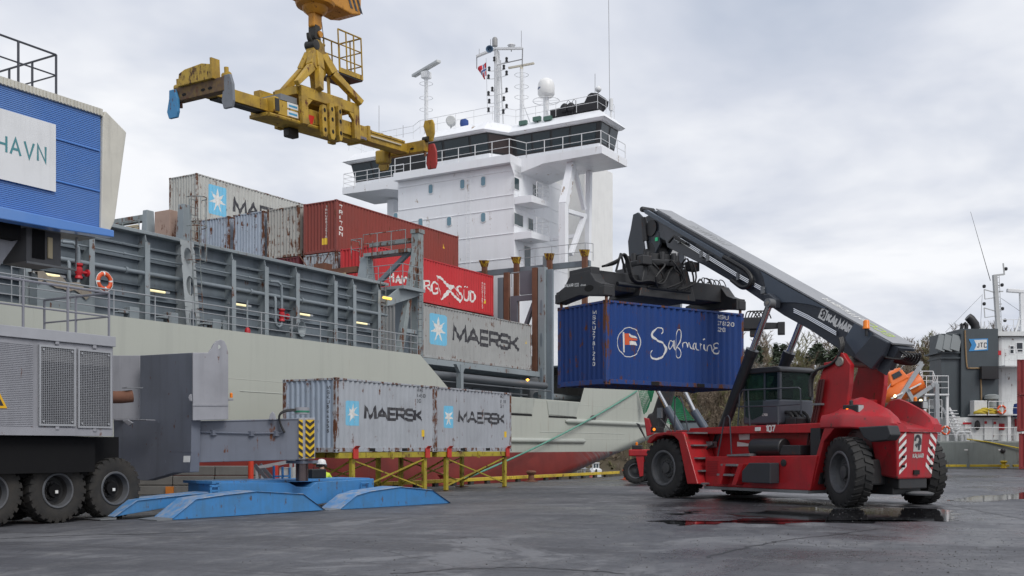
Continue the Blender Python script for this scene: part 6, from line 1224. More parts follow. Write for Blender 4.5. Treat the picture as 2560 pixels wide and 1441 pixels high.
def cab():
    x0 = xat(1951, .72); x1 = x0+1.5; y = .74; zb, zt = T(1951, 1060, y).z, T(1951, 920, y).z; zm = T(1951, 998, y).z
    CG = paint('cab_grey', (.07, .08, .10), .4, dirt=.2); GL_ = glass('cab_glass', (.02, .035, .032), .04, .22)
    r = MB(); r.box(x0, x1, -y, y, zb, zm); cabo = r.build('cab', CG, RR, bevel=.05)
    P = [(x0-.06, zt-.03), (x0+.1, zt+.06), (x1-.2, zt+.05), (x1+.12, zt-.06), (x1+.12, zt-.12), (x0-.06, zt-.12)]; MB().prism(P, 'xz', -y-.05, y+.05).build('cab_roof', BLK, cabo, bevel=.03)
    for xx in (x0+.05, x1-.05):
        for s in (1, -1): MB().bar((xx, s*(y-.04), zm), (xx+(.0), s*(y-.04), zt-.11), .09, .09).build('cab_pillar', BOOM, cabo)
    MB().bar((x0+.62, y-.04, zm-.6), (x0+.62, y-.04, zt-.11), .07, .07).build('cab_pillar', BOOM, cabo)
    MB().box(x0+.1, x0+.58, y-.03, y-.015, zm+.02, zt-.12).build('window', GL_, cabo); MB().prism([(x0+.68, zm-.45), (x0+1.1, zm-.6), (x1-.1, zm-.5), (x1-.1, zt-.12), (x0+.68, zt-.12)], 'xz', y-.03, y+.01).build('door_window', GL_, cabo)
    MB().box(x0+.01, x0+.025, -y+.09, y-.09, zm+.02, zt-.12).build('rear_window', GL_, cabo); MB().box(x1-.06, x1-.045, -y+.09, y-.09, zm+.02, zt-.12).build('front_window', GL_, cabo); MB().box(x0+.1, x1-.1, -y+.015, -y+.03, zm+.02, zt-.12).build('window', GL_, cabo)
    m = MB(); m.box(x0+.35, x0+.5, -.26, .26, zm-.1, zm+.62); m.box(x0+.38, x0+.5, -.14, .14, zm+.66, zm+.88); m.box(x0+.5, x0+.95, -.26, .26, zm-.15, zm+.0); m.build('operator_seat', paint('seat_dark', (.035, .02, .018), .8), cabo, bevel=.05)
    st, _ = text_strokes('C700', .07, .015, .2, .9, 0, 0); mb = MB(); marks(mb, st, lambda x, yy, d: (x0+.7-x, y+d, zb+.25+yy)); mb.build('lettering', LITE, cabo)
    q = V(x1+.0, y-.1, zt+.05); MB().box(q.x-.07, q.x+.07, q.y-.07, q.y+.07, q.z+.02, q.z+.2).tube(q-V(0, 0, .05), q+V(0, 0, .1), .03, 6).build('work_lamp', SPR, cabo); q = V(x0-.1, -y+.05, zt-.1); MB().ball(q, .08, 6).build('camera_unit', SPR, cabo)
    MB().path([(x1+.1, y+.02, zt-.05), (x1+.22, y+.05, zt-.25), (x1+.2, y+.05, zm-.2)], .025, 6).build('mirror_arm', SPR, cabo)
    for k in range(4): c = (x0-.2, .25-.1*k, zb+.1); MB().path([(x0-.02-.07*k+.32*cos(t), .5-.14*k, zb+.02+.34*sin(t)) for t in [radians(a) for a in range(-20, 200, 20)]], .05, 7).build('hose', HOSE, RR)
    MB().box(x0-.5, x0-.05, -.5, .6, zb-.05, zb+.2).build('hose_reel', SPR, RR, bevel=.05)
cab()
def spreader():
    # works in the container's own coordinates, built as one part of the machine
    TOP = 2.591; C = lambda p: ST.w2l(SF.l2w(p)); L = 6.058; W_ = 2.438
    class SM(MB):
        def build(s, *a, **k): s.v = [tuple(C(p)) for p in s.v]; return MB.build(s, *a, **k)
    def pz(q, ax_, v): return [SF.pix(*zA(*c), ax_, v) for c in q]
    yb0, yb1 = .72, 1.72
    a = pz([(332, 548), (1195, 618), (1208, 768), (420, 700)], 1, yb0); zt = max(p.z for p in a); z0 = TOP+.42; z1 = TOP+1.02
    sp = SM().box(.25, L-.15, yb0, yb1, z0, z1).build('spreader', SPR, RR, bevel=.03)
    b = SM(); b.box(-.05, .32, yb0-.05, yb1+.05, TOP+.3, z1+.08); b.build('beam_end', SPR, sp, bevel=.03); SM().box(L-.32, L+.05, yb0-.05, yb1+.05, TOP+.2, z1-.1).build('beam_end', SPR, sp, bevel=.03)
    # gable-shaped end frames over the container corners
    for x, th in ((-.06, .42), (L-.36, .42)):
        g = [(0.0, TOP+.10), (0.0, TOP+.48), (.15, TOP+.5), (.45, TOP+.62), (.75, TOP+.98), (1.69, TOP+.98), (1.99, TOP+.62), (2.29, TOP+.5), (2.438, TOP+.48), (2.438, TOP+.10), (2.2, TOP+.14), (1.22, TOP+.26), (.24, TOP+.14)]
        SM().prism(g, 'yz', x, x+th).build('end_frame', SPR, sp, bevel=.02)
    SM().prism([(.75+.1*cos(t)*2.2, TOP+.42+.1*sin(t)) for t in [i*pi/8 for i in range(16)]], 'yz', -.067, .0).build('frame_slot', HOLE, sp)
    def endf(x, y, d): return (-.06-d, 2.05-x, TOP+.52+y-(.0))
    for t, x, h, sw, mt in (('KALMAR', -.02, .11, .024, LITE), ('ECO', .50, .11, .018, LITE), ('efficient', .80, .07, .012, LITE)):
        st, _ = text_strokes(t, h, sw, .2, .6, x, 0); m = SM(); marks(m, st, lambda x_, y_, d: (-.06-d, 1.95-x_, TOP+.55+y_-.08*(x_-.6))); m.build('lettering', mt, sp)
    for x in (.09, L-.09):
        for y in (.09, W_-.09): SM().box(x-.17, x+.17, y-.11, y+.12, TOP+.12, TOP+.42).build('corner_housing', SPR, sp, bevel=.02); SM().tube((x, y, TOP-.02), (x, y, TOP+.15), .05, 10).build('twistlock', RUSTY, sp)
    # rotator, side-shift frame and damping cylinders
    cx, cy = 3.0, W_/2
    SM().hexa([(cx-1.25, yb0-.28, TOP+.3), (cx+1.25, yb0-.28, TOP+.3), (cx+1.25, yb1+.28, TOP+.3), (cx-1.25, yb1+.28, TOP+.3), (cx-.95, yb0-.2, TOP+1.35), (cx+.95, yb0-.2, TOP+1.35), (cx+.95, yb1+.2, TOP+1.35), (cx-.95, yb1+.2, TOP+1.35)]).build('side_shift_frame', SPR, sp, bevel=.03)
    SM().tube((.9, yb0-.2, TOP+.62), (3.9, yb0-.2, TOP+.62), .07, 12).tube((2.1, yb0-.2, TOP+.62), (4.0, yb0-.2, TOP+.62), .1, 12).build('shift_cylinder', paint('cylinder_black', (.02, .02, .02)), sp, smooth=50)
    SM().lathe([(.95, 0), (.98, .06), (.98, .16), (.9, .2), (.7, .24), (.7, .42), (.55, .45)], (cx, cy, TOP+1.35), (0, 0, 1), 32).build('rotator_ring', SPR, sp, smooth=35)
    for k in range(10): t = 2*pi*k/10; p = (cx+.8*cos(t), cy+.8*sin(t), TOP+1.55); SM().tube(p, (p[0], p[1], p[2]+.25), .09, 8).build('rotator_motor', SPR, sp, smooth=40)
    for sx, sgn in ((cx-1.0, -1), (cx+1.1, 1)): SM().box(sx-.2, sx+.2, cy-.9, cy-.6, TOP+1.3, TOP+1.6).build('valve_box', SPR, sp, bevel=.03)
    for k in range(3):
        q = [(.35, .6, z1+.1), (.9, .62, z1+.25+.05*k), (1.15, .6, z1+.55), (1.3, .55, z1+.35), (1.5, .5, z1-.25), (2.1, .45, TOP+.72+.04*k), (2.6, .4, TOP+.75), (2.9, .42, TOP+1.15), (3.2, .5, TOP+1.4)]
        m = SM(); m.path(catmull([(p[0], p[1]-.06*k, p[2]) for p in q], 5), .035, 7); m.build('hose', HOSE, sp)
    SM().bar((.95, .65, z1), (1.15, .65, z1+.6), .05, .05).bar((1.35, .65, z1), (1.15, .65, z1+.6), .05, .05).build('hose_stand', SPR, sp)
    rnd = random.Random(4)
    for k in range(9):
        x = L-.9+rnd.uniform(-.4, .6); y = yb0+rnd.uniform(0, .8); m = SM(); m.path(catmull([(x, y, z1-.05), (x+rnd.uniform(-.1, .2), y, z1+.18), (x+.25, y-.05, z1+.1), (x+.4+.1*rnd.random(), y, z1-.25)], 4), .018, 5); m.build('hose', HOSE, sp)
    for k in range(14):
        t = rnd.uniform(0, 6.28); x, y = cx+.75*cos(t), cy-.5+.3*sin(t); m = SM(); m.path(catmull([(x, y, TOP+1.4), (x+rnd.uniform(-.3, .3), y-.3, TOP+1.2+rnd.uniform(0, .5)), (x+rnd.uniform(-.4, .4), y-.35, TOP+.9), (x+rnd.uniform(-.3, .3), y-.2, TOP+.6)], 4), .03, 6); m.build('hose', HOSE, sp)
    # boom head: cheek plates from the boom tip down to the rotator
    tip = BP(BL-.2, 0, -.4); rc = C((cx, cy, TOP+1.7))
    for y in (-.30, .30):
        q = tz([zA(*p) for p in ((668, 165), (700, 150), (770, 225), (850, 290), (855, 370), (830, 420), (800, 470), (640, 470), (632, 350), (650, 270))], 0); MB().prism(q, 'xz', y-.05, y+.05).build('head_plate', paint('head_charcoal', (.04, .048, .06), .45, dirt=.3), sp, bevel=.02)
    q = T(*zA(780, 420), 0); MB().lathe([(.3, -.36), (.36, -.3), (.36, .3), (.3, .36)], q, (0, 1, 0), 18).build('head_drum', SPR, sp, smooth=40); q = T(*zA(800, 260), 0); MB().tube((q.x, -.4, q.z), (q.x, .4, q.z), .28, 18).build('head_pin', SPR, sp, smooth=40)
    a, b, c = T(*zA(690, 180), .42), T(*zA(705, 340), .42), T(*zA(713, 398), .42); MB().tube(a, b, .10, 12).build('damper_barrel', SPR, sp, smooth=50); MB().tube(b, c, .05, 10).build('damper_rod', CHR, sp, smooth=50)
    q = T(*zA(705, 92), 0); MB().lathe([(.08, -.3), (.1, -.25), (.1, .25), (.08, .3)], (q.x-.1, 0, q.z-.2), (0, 1, 0), 14).build('boom_nose', SPR, sp, smooth=40)
    q = T(*zA(783, 329), .36); MB().box(q.x-.06, q.x+.06, .36, .4, q.z-.06, q.z+.06).build('indicator_lamp', emit('green_lamp', (.03, .4, .18), .3), sp)
    MB().path(catmull([T(*zA(*p), .3) for p in ((668, 190), (645, 215), (635, 250), (650, 275), (672, 210))], 5), .015, 5).build('hose', HOSE, sp)
spreader()
# ---------------------------------------------------------------- mobile harbour crane at the left
def zE(x, y): return (x/3.603, 560+y/3.603)
def zG(x, y): return (x/2.881, 820+y/2.881)
def zH(x, y): return (x/2.4016, y/2.4016)
def crane():
    t0 = 20.9; C = lambda px, py, t=t0: SHIP.pix(px, py, 1, t); s1 = C(283, 1000).x; gz = -.11
    CR = SHIP.root('harbour_crane', 'grey wheeled harbour crane with blue machine house at the left edge', 'crane', (s1-4, 22.5, gz))
    LG = paint('crane_light_grey', (.31, .315, .345), .5, dirt=.4, streak=.35, dscale=.8, rust=.07, rscale=2.2); LG_SHADE = paint('crane_grey_shaded', (.15, .165, .205), .5, dirt=.4, dscale=.8, streak=.35, rust=.06, rscale=2.2); BLK2 = paint('under_black', (.009, .009, .010), .8, spec=.15, dirt=.3); GAL = paint('grille_wire', (.42, .43, .45), .45, metal=.5, dirt=.2)  # darker crane grey: same paint, with the shade put into its colour
    zt, zb = C(283, 868).z, C(283, 1091).z
    box = MB().box(s1-9, s1, t0, t0+2.5, zb, zt).build('generator_house', LG, CR, bevel=.02)
    MB().box(s1-9, s1+.03, t0-.06, t0+2.5, zt, zt+.24).build('house_top_channel', paint('channel_grey', (.36, .37, .40), .5, dirt=.3), CR, bevel=.01); MB().box(s1-9, s1-.06, t0-.03, t0-.002, zb+.0, zb+.17).build('house_bottom_rail', LG, CR)
    # two mesh doors over the radiator
    for a, b in (((272, 120), (535, 725)), ((552, 150), (795, 740))):
        p, q = C(*zG(*a)), C(*zG(*b)); x0, x1 = p.x, q.x; z1, z0 = p.z, C(*zG(b[0], b[1]-15)).z
        fr = MB(); w = .045
        for xx in (x0, x1-w): fr.box(xx, xx+w, t0-.06, t0-.02, z0, z1)
        for zz in (z0, z1-w): fr.box(x0+w, x1-w, t0-.06, t0-.02, zz, zz+w)
        d = fr.build('grille_door', GAL, CR); g = MB(); n = 20; m = 46
        for i in range(1, n): xx = x0+(x1-x0)*i/n; g.box(xx-.004, xx+.004, t0-.046, t0-.036, z0+w, z1-w)
        for j in range(1, m): zz = z0+(z1-z0)*j/m; g.box(x0+w, x1-w, t0-.036, t0-.028, zz-.004, zz+.004)
        g.build('wire_mesh', GAL, d, kind='stuff'); MB().box(x0+w, x1-w, t0-.012, t0-.003, z0+w, z0+(z1-z0)*.80).build('radiator', paint('radiator_dark', (.035, .037, .05), .6, dirt=.4), d); MB().box(x0+w, x1-w, t0-.012, t0-.003, z0+(z1-z0)*.80, z1-w).build('radiator_top', paint('radiator_grey', (.2, .2, .21), .6), d)
        for xx in (x0+.1, x1-.1):
            for zz in (z0+.1, z1-.1): MB().tube((xx, t0-.07, zz), (xx, t0-.05, zz), .025, 8).build('door_knob', GAL, d)
        for f in ((.5, z1+.03), (.5, z0-.09)): MB().box(x0+(x1-x0)*f[0]-.05, x0+(x1-x0)*f[0]+.05, t0-.05, t0-.003, f[1], f[1]+.1).build('lifting_lug', LG, d, bevel=.02)
    rb = MB(); xr = C(82, 900).x
    for k in range(46): z = zb+.2+k*(zt-zb-.3)/46; rb.box(s1-9, xr, t0-.012, t0-.001, z, z+.022)
    rb.build('ribbed_panel', LG, CR, kind='stuff')
    a = C(-22, 1020, t0-.02); YS = paint('sign_yellow', (.75, .42, .01), .5); tri = [C(-33, 1021), C(16, 1021), C(-8, 972)]; MB().prism([(p.x, p.z) for p in tri], 'xz', t0-.03, t0-.014).build('warning_sign', YS, CR); c = sum(tri, V(0, 0, 0))/3; MB().prism([(c.x+(p.x-c.x)*.62, c.z+(p.z-c.z)*.62) for p in tri], 'xz', t0-.034, t0-.031).build('warning_symbol', BLACK_INK, CR)
    zr = zt+.24; ru = MB(); ru.rail([(s1-9, t0-.0, zr-.1), (s1-.12, t0-.0, zr-.1), (s1-.12, t0+2.4, zr-.1)], 1.12, (1, .5), .028, 1.05, .03); ru.build('roof_railing', paint('rail_violet_grey', (.22, .225, .26), .5, dirt=.2), CR)
    ex = C(*zG(880, 500), t0+.2); MB().path([(s1-.1, ex.y, ex.z-.02), (s1+.4, ex.y, ex.z), (s1+.62, ex.y-.12, ex.z+.03)], .15, 14).build('exhaust_pipe', RUSTY, CR, smooth=50); MB().bar((s1+.4, ex.y-.1, ex.z+.22), (s1+.85, ex.y-.14, ex.z+.24), .2, .02).build('rain_flap', STEEL, CR)
    # undercarriage
    MB().box(s1-9, s1+.6, t0+.55, t0+2.4, .95, zb-.01).build('chassis', BLK2, CR); MB().box(s1-9, s1-.35, t0+.2, t0+.5, 1.05, zb-.02).build('chassis_beam', BLK2, CR)
    for k, px in enumerate((290, 147, -20, -215)):
        s = C(px, 1220, t0+.37).x; 
        wt = paint('dusty_rubber', (.024, .023, .022), .85, dirt=.6, dirtcol=(.05, .044, .037), dscale=3, bump=.3, bscale=40)
        for t in (t0+.62, t0+2.2): wheel(CR, (s, t, gz+.745), (0, -1 if t < t0+1 else 1, 0), .745, .5, paint('rim_dusty_shaded', (.035, .035, .037), .7, dirt=.5, dirtcol=(.05, .046, .04), spec=.3), .05, 'wheel', 12, 24, .5, wt)  # crane rims: dust mottling over a colour darkened for dish shade
        MB().tube((s, t0+.5, gz+.745), (s, t0+2.2, gz+.745), .16, 10).build('axle', BLK2, CR); MB().box(s-.2, s+.2, t0+.7, t0+1.9, gz+.7, 1.2).build('axle_mount', BLK2, CR, bevel=.03)
        q = C(px, 1220, t0+.08); MB().box(s-.035, s+.035, t0+.44, t0+.455, gz+.68, gz+.75).build('hub_plate', LITE, CR)
    for k in range(5): p = [C(*zG(*c), t0+.9) for c in ((600+20*k, 890), (640+15*k, 800+10*k), (700+8*k, 830), (740-5*k, 880), (690, 900+8*k))]; MB().path(catmull(p, 5), .03, 6).build('hose', HOSE, CR)
    # outrigger box, beam and jack stand diagonally off the body
    YB_ = 27.0
    def W(px, py, d): return V((px-CX)/F*d, d, CAMZ+(HY-py)/F*d)
    def pts(P): return [SHIP.w2l(W(*p)) for p in P]
    def plate(P, th, name, mat, bev=.015):
        # an upright plate: its plane runs through the left and right ends of the outline
        l, r_ = min(P, key=lambda p: p[0]), max(P, key=lambda p: p[0]); a0, a1 = W(l[0], HY, l[2]), W(r_[0], HY, r_[2]); e = V(a1.x-a0.x, a1.y-a0.y, 0)
        if e.length < .002: e = V(1, 0, 0)
        fr_ = Frame((a0.x, a0.y, 0), atan2(e.y, e.x)); q = [fr_.pix(p[0], p[1], 1, 0) for p in P]; mb = MB().prism([(p.x, p.z) for p in q], 'xz', 0, th)
        mb.v = [tuple(SHIP.w2l(fr_.l2w(p))) for p in mb.v]; return mb.build(name, mat, CR, bevel=bev)
    dl = lambda px: 29.4-(px-283)/199*2.2     # dark face comes forward to the right
    plate([(x, y, dl(x)) for x, y in ((350, 889), (482, 882), (480, 993), (478, 1129), (475, 1181), (434, 1183), (368, 1202), (323, 1200), (285, 1132), (283, 1049), (350, 1049))], .28, 'outrigger_box', LG_SHADE)
    plate([(x, y, 29.0) for x, y in ((270, 889), (350, 889), (350, 1049), (270, 1049))], .1, 'outrigger_cheek', LG)
    dr = lambda px: 27.08+(px-482)/89*.45
    R_ = [(482, 882), (521, 882), (529, 872), (535, 860), (543, 852), (552, 849), (561, 853), (567, 865), (571, 882), (571, 1049), (482, 1052)]
    plate([(x, y, dr(x)) for x, y in R_], .12, 'end_plate', LG); plate([(546+4.5*cos(i*.524), 868+5.5*sin(i*.524), dr(546)-.004) for i in range(12)], .13, 'eye_hole', paint('eye_light', (.55, .58, .55), .6), 0)
    plate([(482, 1010, 27.06), (571, 1010, 27.51), (571, 1015, 27.51), (482, 1015, 27.06)], .02, 'plate_seam', LG, 0)
    plate([(478, 985, 27.0), (472, 988, 27.0), (470, 995, 27.0), (474, 1003, 27.0), (480, 1004, 27.0)], .06, 'lifting_eye', LG)
    plate([(285, 1049, 28.4), (365, 1049, 27.6), (365, 1052, 27.6), (285, 1052, 28.4)], .3, 'ledge', LG); plate([(305, 1052, 27.7), (318, 1049, 27.5), (333, 1058, 27.5), (322, 1066, 27.5)], .04, 'lifting_eye', LG)
    plate([(459, 1140, 27.1), (475, 1140, 26.98), (474, 1156, 26.98), (458, 1156, 27.1)], .01, 'label_plate', LITE, 0)
    for x, y in ((404, 1068), (378, 1069), (384, 1069), (330, 1150), (377, 1155), (415, 1155), (412, 1185)): plate([(x-1.5, y-4, dl(x)-.03), (x+1.5, y-4, dl(x)-.03), (x+1.5, y+4, dl(x)-.03), (x-1.5, y+4, dl(x)-.03)], .02, 'bracket', LG_SHADE, 0)
    plate([(x, y, dl(x)-.015) for x, y in ((330, 1128), (478, 1129), (478, 1131), (330, 1130))], .02, 'weld_seam', LG_SHADE, 0); plate([(366, 1131, dl(366)-.015), (367.2, 1131, dl(367)-.015), (367.2, 1199, dl(367)-.015), (366, 1199, dl(366)-.015)], .02, 'weld_seam', LG_SHADE, 0)
    plate([(388, 1050, dl(388)-.05), (397, 1050, dl(397)-.05), (397, 1058, dl(397)-.05), (388, 1058, dl(388)-.05)], .05, 'lug', LG_SHADE, 0)
    db = lambda px: 27.5+(px-480)/270*.9
    plate([(x, y, db(x)) for x, y in ((486, 1053), (748, 1046), (748, 1150), (479, 1157))], 1.0, 'outrigger_beam', LG_SHADE); plate([(x, y, db(x)-.02) for x, y in ((486, 1053), (748, 1046), (748, 1050), (486, 1057))], 1.05, 'beam_flange', LG_SHADE)
    MB().path([SHIP.w2l(W(x, y, db(x)-.05)) for x, y in ((487, 1080), (620, 1084), (705, 1083), (712, 1078))], .02, 6).build('hydraulic_pipe', LG_SHADE, CR)
    for x, y in ((535, 1082), (630, 1084), (692, 1084)): p = SHIP.w2l(W(x, y, db(x)-.05)); MB().box(p.x-.07, p.x+.07, p.y-.03, p.y+.06, p.z-.07, p.z+.06).build('pipe_clamp', LG_SHADE, CR)
    MB().path(catmull([SHIP.w2l(W(x, y, db(x)-.1)) for x, y in ((712, 1082), (702, 1062), (698, 1040), (712, 1027), (740, 1024))], 6), .03, 6).build('hose', HOSE, CR); MB().path(catmull([SHIP.w2l(W(x, y, db(x)-.16)) for x, y in ((709, 1080), (700, 1058), (700, 1038), (716, 1029), (740, 1027))], 6), .025, 6).build('hose', HOSE, CR)
    plate([(672, 1050, 28.0), (675, 1036, 28.0), (681, 1029, 28.0), (687, 1036, 28.0), (690, 1050, 28.0)], .06, 'lifting_eye', LG)
    # jack box with hazard chevrons
    plate([(746, 1045, 28.35), (788, 1045, 28.5), (788, 1148, 28.5), (746, 1150, 28.35)], .75, 'jack_box', LG); JY = paint('hazard_yellow', (.72, .46, .01), .5, dirt=.3, dscale=3); JK = paint('hazard_black', (.018, .016, .016), .6)
    def jk(px): return 28.35+(px-746)/42*.15-.02
    plate([(764, 1050, jk(764)), (786, 1050, jk(786)), (786, 1146, jk(786)), (764, 1146, jk(764))], .01, 'hazard_board', JY, 0); plate([(747, 1050, jk(747)), (757, 1050, jk(757)), (757, 1146, jk(757)), (747, 1146, jk(747))], .01, 'hazard_board', JY, 0)
    for k in range(6):
        y = 1048+k*17
        plate([(x, min(1146, max(1050, yy)), jk(x)-.012) for x, yy in ((764, y), (775, y+10), (775, y+19), (764, y+9))], .005, 'hazard_stripe', JK, 0); plate([(x, min(1146, max(1050, yy)), jk(x)-.012) for x, yy in ((775, y+10), (786, y), (786, y+9), (775, y+19))], .005, 'hazard_stripe', JK, 0); plate([(x, min(1146, yy), jk(x)-.012) for x, yy in ((747, y+3), (757, y+10), (757, y+18), (747, y+11))], .005, 'hazard_stripe', JK, 0)
    j = SHIP.w2l(W(755, 1100, 28.8)); MB().tube((j.x, j.y, C(755, 1036, j.y).z), (j.x, j.y, C(755, 1021, j.y).z+.02), .2, 18).build('jack_motor', LG, CR, smooth=40); zz = C(755, 1032, j.y).z; MB().tube((j.x, j.y, zz), (j.x, j.y, zz+.05), .205, 18).build('green_band', paint('band_green', (.02, .2, .12), .5), CR)
    zlo = SHIP.w2l(W(755, 1203, 28.8)).z; MB().tube((j.x, j.y, zlo), (j.x, j.y, zlo+.65), .17, 18).build('jack_rod', paint('jack_brown', (.14, .11, .11), .25, metal=.8), CR, smooth=40); MB().box(j.x-.3, j.x+.3, j.y-.3, j.y+.3, zlo+.48, zlo+.56).build('jack_collar', LG_SHADE, CR)
    b = SHIP.w2l(W(578, 990, 28.3)); MB().lathe([(.04, -.05), (.04, .06), (.02, .08)], b, (0, 0, 1), 12).build('beacon', ORB, CR, smooth=40); MB().box(b.x-.15, b.x+.03, b.y-.05, b.y+.05, b.z-.13, b.z-.08).build('beacon_bracket', LG, CR)
    # blue machine house overhead
    tb = 22.0; B = lambda px, py, t=tb: SHIP.pix(px, py, 1, t); BLUE = paint('house_blue', (.07, .21, .56), .32, dirt=.45, dirtcol=(.20, .32, .56), dscale=.45, fade=.1, coat=.3); CREAM = paint('cream_panel', (.60, .58, .51), .5, dirt=.3, streak=.4)  # pale patches on the house blue paint in the washed-out sky reflection
    sr = B(253, 400).x; zT, zB = B(253, 291).z, B(250, 577).z; sl = sr-10
    MB().box(sl, sr, tb+.03, tb+3.2, zB, zT).build('machine_house', BLUE, CR)
    rp = MB()
    for k in range(64): z = zB+.02+k*(zT-zB-.04)/64; rp.box(sl, sr-.02, tb+.014, tb+.028, z, z+.024)
    rp.build('ribbed_cladding', BLUE, CR, kind='stuff')
    MB().box(sl, sr+.02, tb-.04, tb+3.2, zT+.002, zT+.17).build('roof_fascia', CREAM, CR); fs = MB()
    for k in range(110): x = sl+k*.091; fs.box(x, x+.045, tb-.06, tb-.041, zT+.01, zT+.165)
    fs.build('fascia_ribs', CREAM, CR, kind='stuff'); e = [B(*zH(*p)) for p in ((627, 668), (753, 797), (682, 1330), (652, 1395), (598, 1385), (612, 702))]; MB().prism([(p.x, p.z) for p in e], 'xz', tb-.05, tb+3.2).build('end_fairing', CREAM, CR, bevel=.03)
    v = [B(*zH(*p)) for p in ((-900, 1090), (600, 1390), (632, 1400), (632, 1432), (300, 1382), (-900, 1060))]; MB().prism([(B(262, 584).x, zB-.005), (sl, zB-.005), (sl, zB-.42), (B(130, 575).x, B(130, 578).z), (B(262, 595).x, B(262, 597).z)], 'xz', tb-.35, tb+.0).build('visor', BLUE, CR, bevel=.02)
    for y in (810, 1075): a = B(*zH(335, y)); MB().tube((sl, tb-.005, B(*zH(605, y+(100 if y < 900 else 78))).z), (sr-.05, tb-.005, B(*zH(605, y+(100 if y < 900 else 78))).z), .02, 6).build('cladding_joint', BLUE, CR)
    z1, z0 = B(139, 314).z, B(132, 480).z; xs = B(136, 400).x; MB().box(xs-4.6, xs, tb-.055, tb-.03, z0, z1).build('sign_board', paint('sign_white', (.72, .73, .74), .45, dirt=.15, streak=.15), CR)
    TEAL = paint('teal_lettering', (.07, .25, .28), .5); xr_ = B(110, 390).x; h = B(110, 366).z-B(108, 410).z; txt = 'GRENLAND HAVN'[-4:]; w = text_width(txt, h, .25, .95)
    xl = B(-8, 360).x; wf = (xr_-xl-.25*h*3)/(sum(GL[c_][0] for c_ in txt)*h); st, _ = text_strokes(txt, h, .13*h, .25, wf, xl, B(108, 410).z); m = MB(); marks(m, st, lambda x, y, d: (x, tb-.055-d, y)); m.build('lettering', TEAL, CR)
    rz = zT+.17; r = MB(); xe = B(147, 190).x; r.rail([(sl, tb+.1, rz), (xe, tb+.1, rz), (xe, tb+2.8, rz)], .98, (1, .5), .025, 1.0, .03); r.build('roof_railing', paint('rail_dark', (.05, .055, .07), .5), CR)
    # machinery under the house
    u = MB(); u.box(sl, sr-1.9, tb+.4, tb+3.0, zB-.5, zB-.01); u.build('under_frame', BLK2, CR); a, b_ = B(66, 570, tb+.5), B(152, 638, tb+.5)
    fr = MB(); fr.box(a.x, b_.x, tb+.5, tb+1.4, zB-.95, zB-.03); fr.build('cooler', paint('cooler_grey', (.10, .10, .105), .6, dirt=.4), CR); MB().box(a.x+.15, b_.x-.45, tb+.47, tb+.5, zB-.85, zB-.1).build('cooler_grille', BLK2, CR); MB().box(a.x+.55, b_.x-.25, tb+.46, tb+.499, zB-.8, zB-.3).build('cooler_panel', paint('old_cream', (.4, .36, .3)), CR)
    MB().box(a.x-.8, B(235, 600, tb+.3).x, tb+.25, tb+.9, zB-.16, zB-.05).build('walkway', STEEL, CR); MB().path([(a.x-.1, tb+.35, zB-1.0), (b_.x+.3, tb+.35, zB-1.0), (b_.x+.33, tb+.35, zB-.2)], .03, 6).build('guard_bar', STEEL, CR)
    MB().bar(SHIP.pix(30, 575, 1, tb+.9), SHIP.pix(-60, 700, 1, tb+.9), .35, .35).build('strut', LG, CR); MB().box(sl-.5, sl+2.5, tb+.3, tb+2.8, 4.0, zB-.5).build('tower', LG_SHADE, CR); MB().box(sl-1, sl+3, tb-.2, tb+3, zt, 4.4).build('slew_ring', LG_SHADE, CR)
crane()
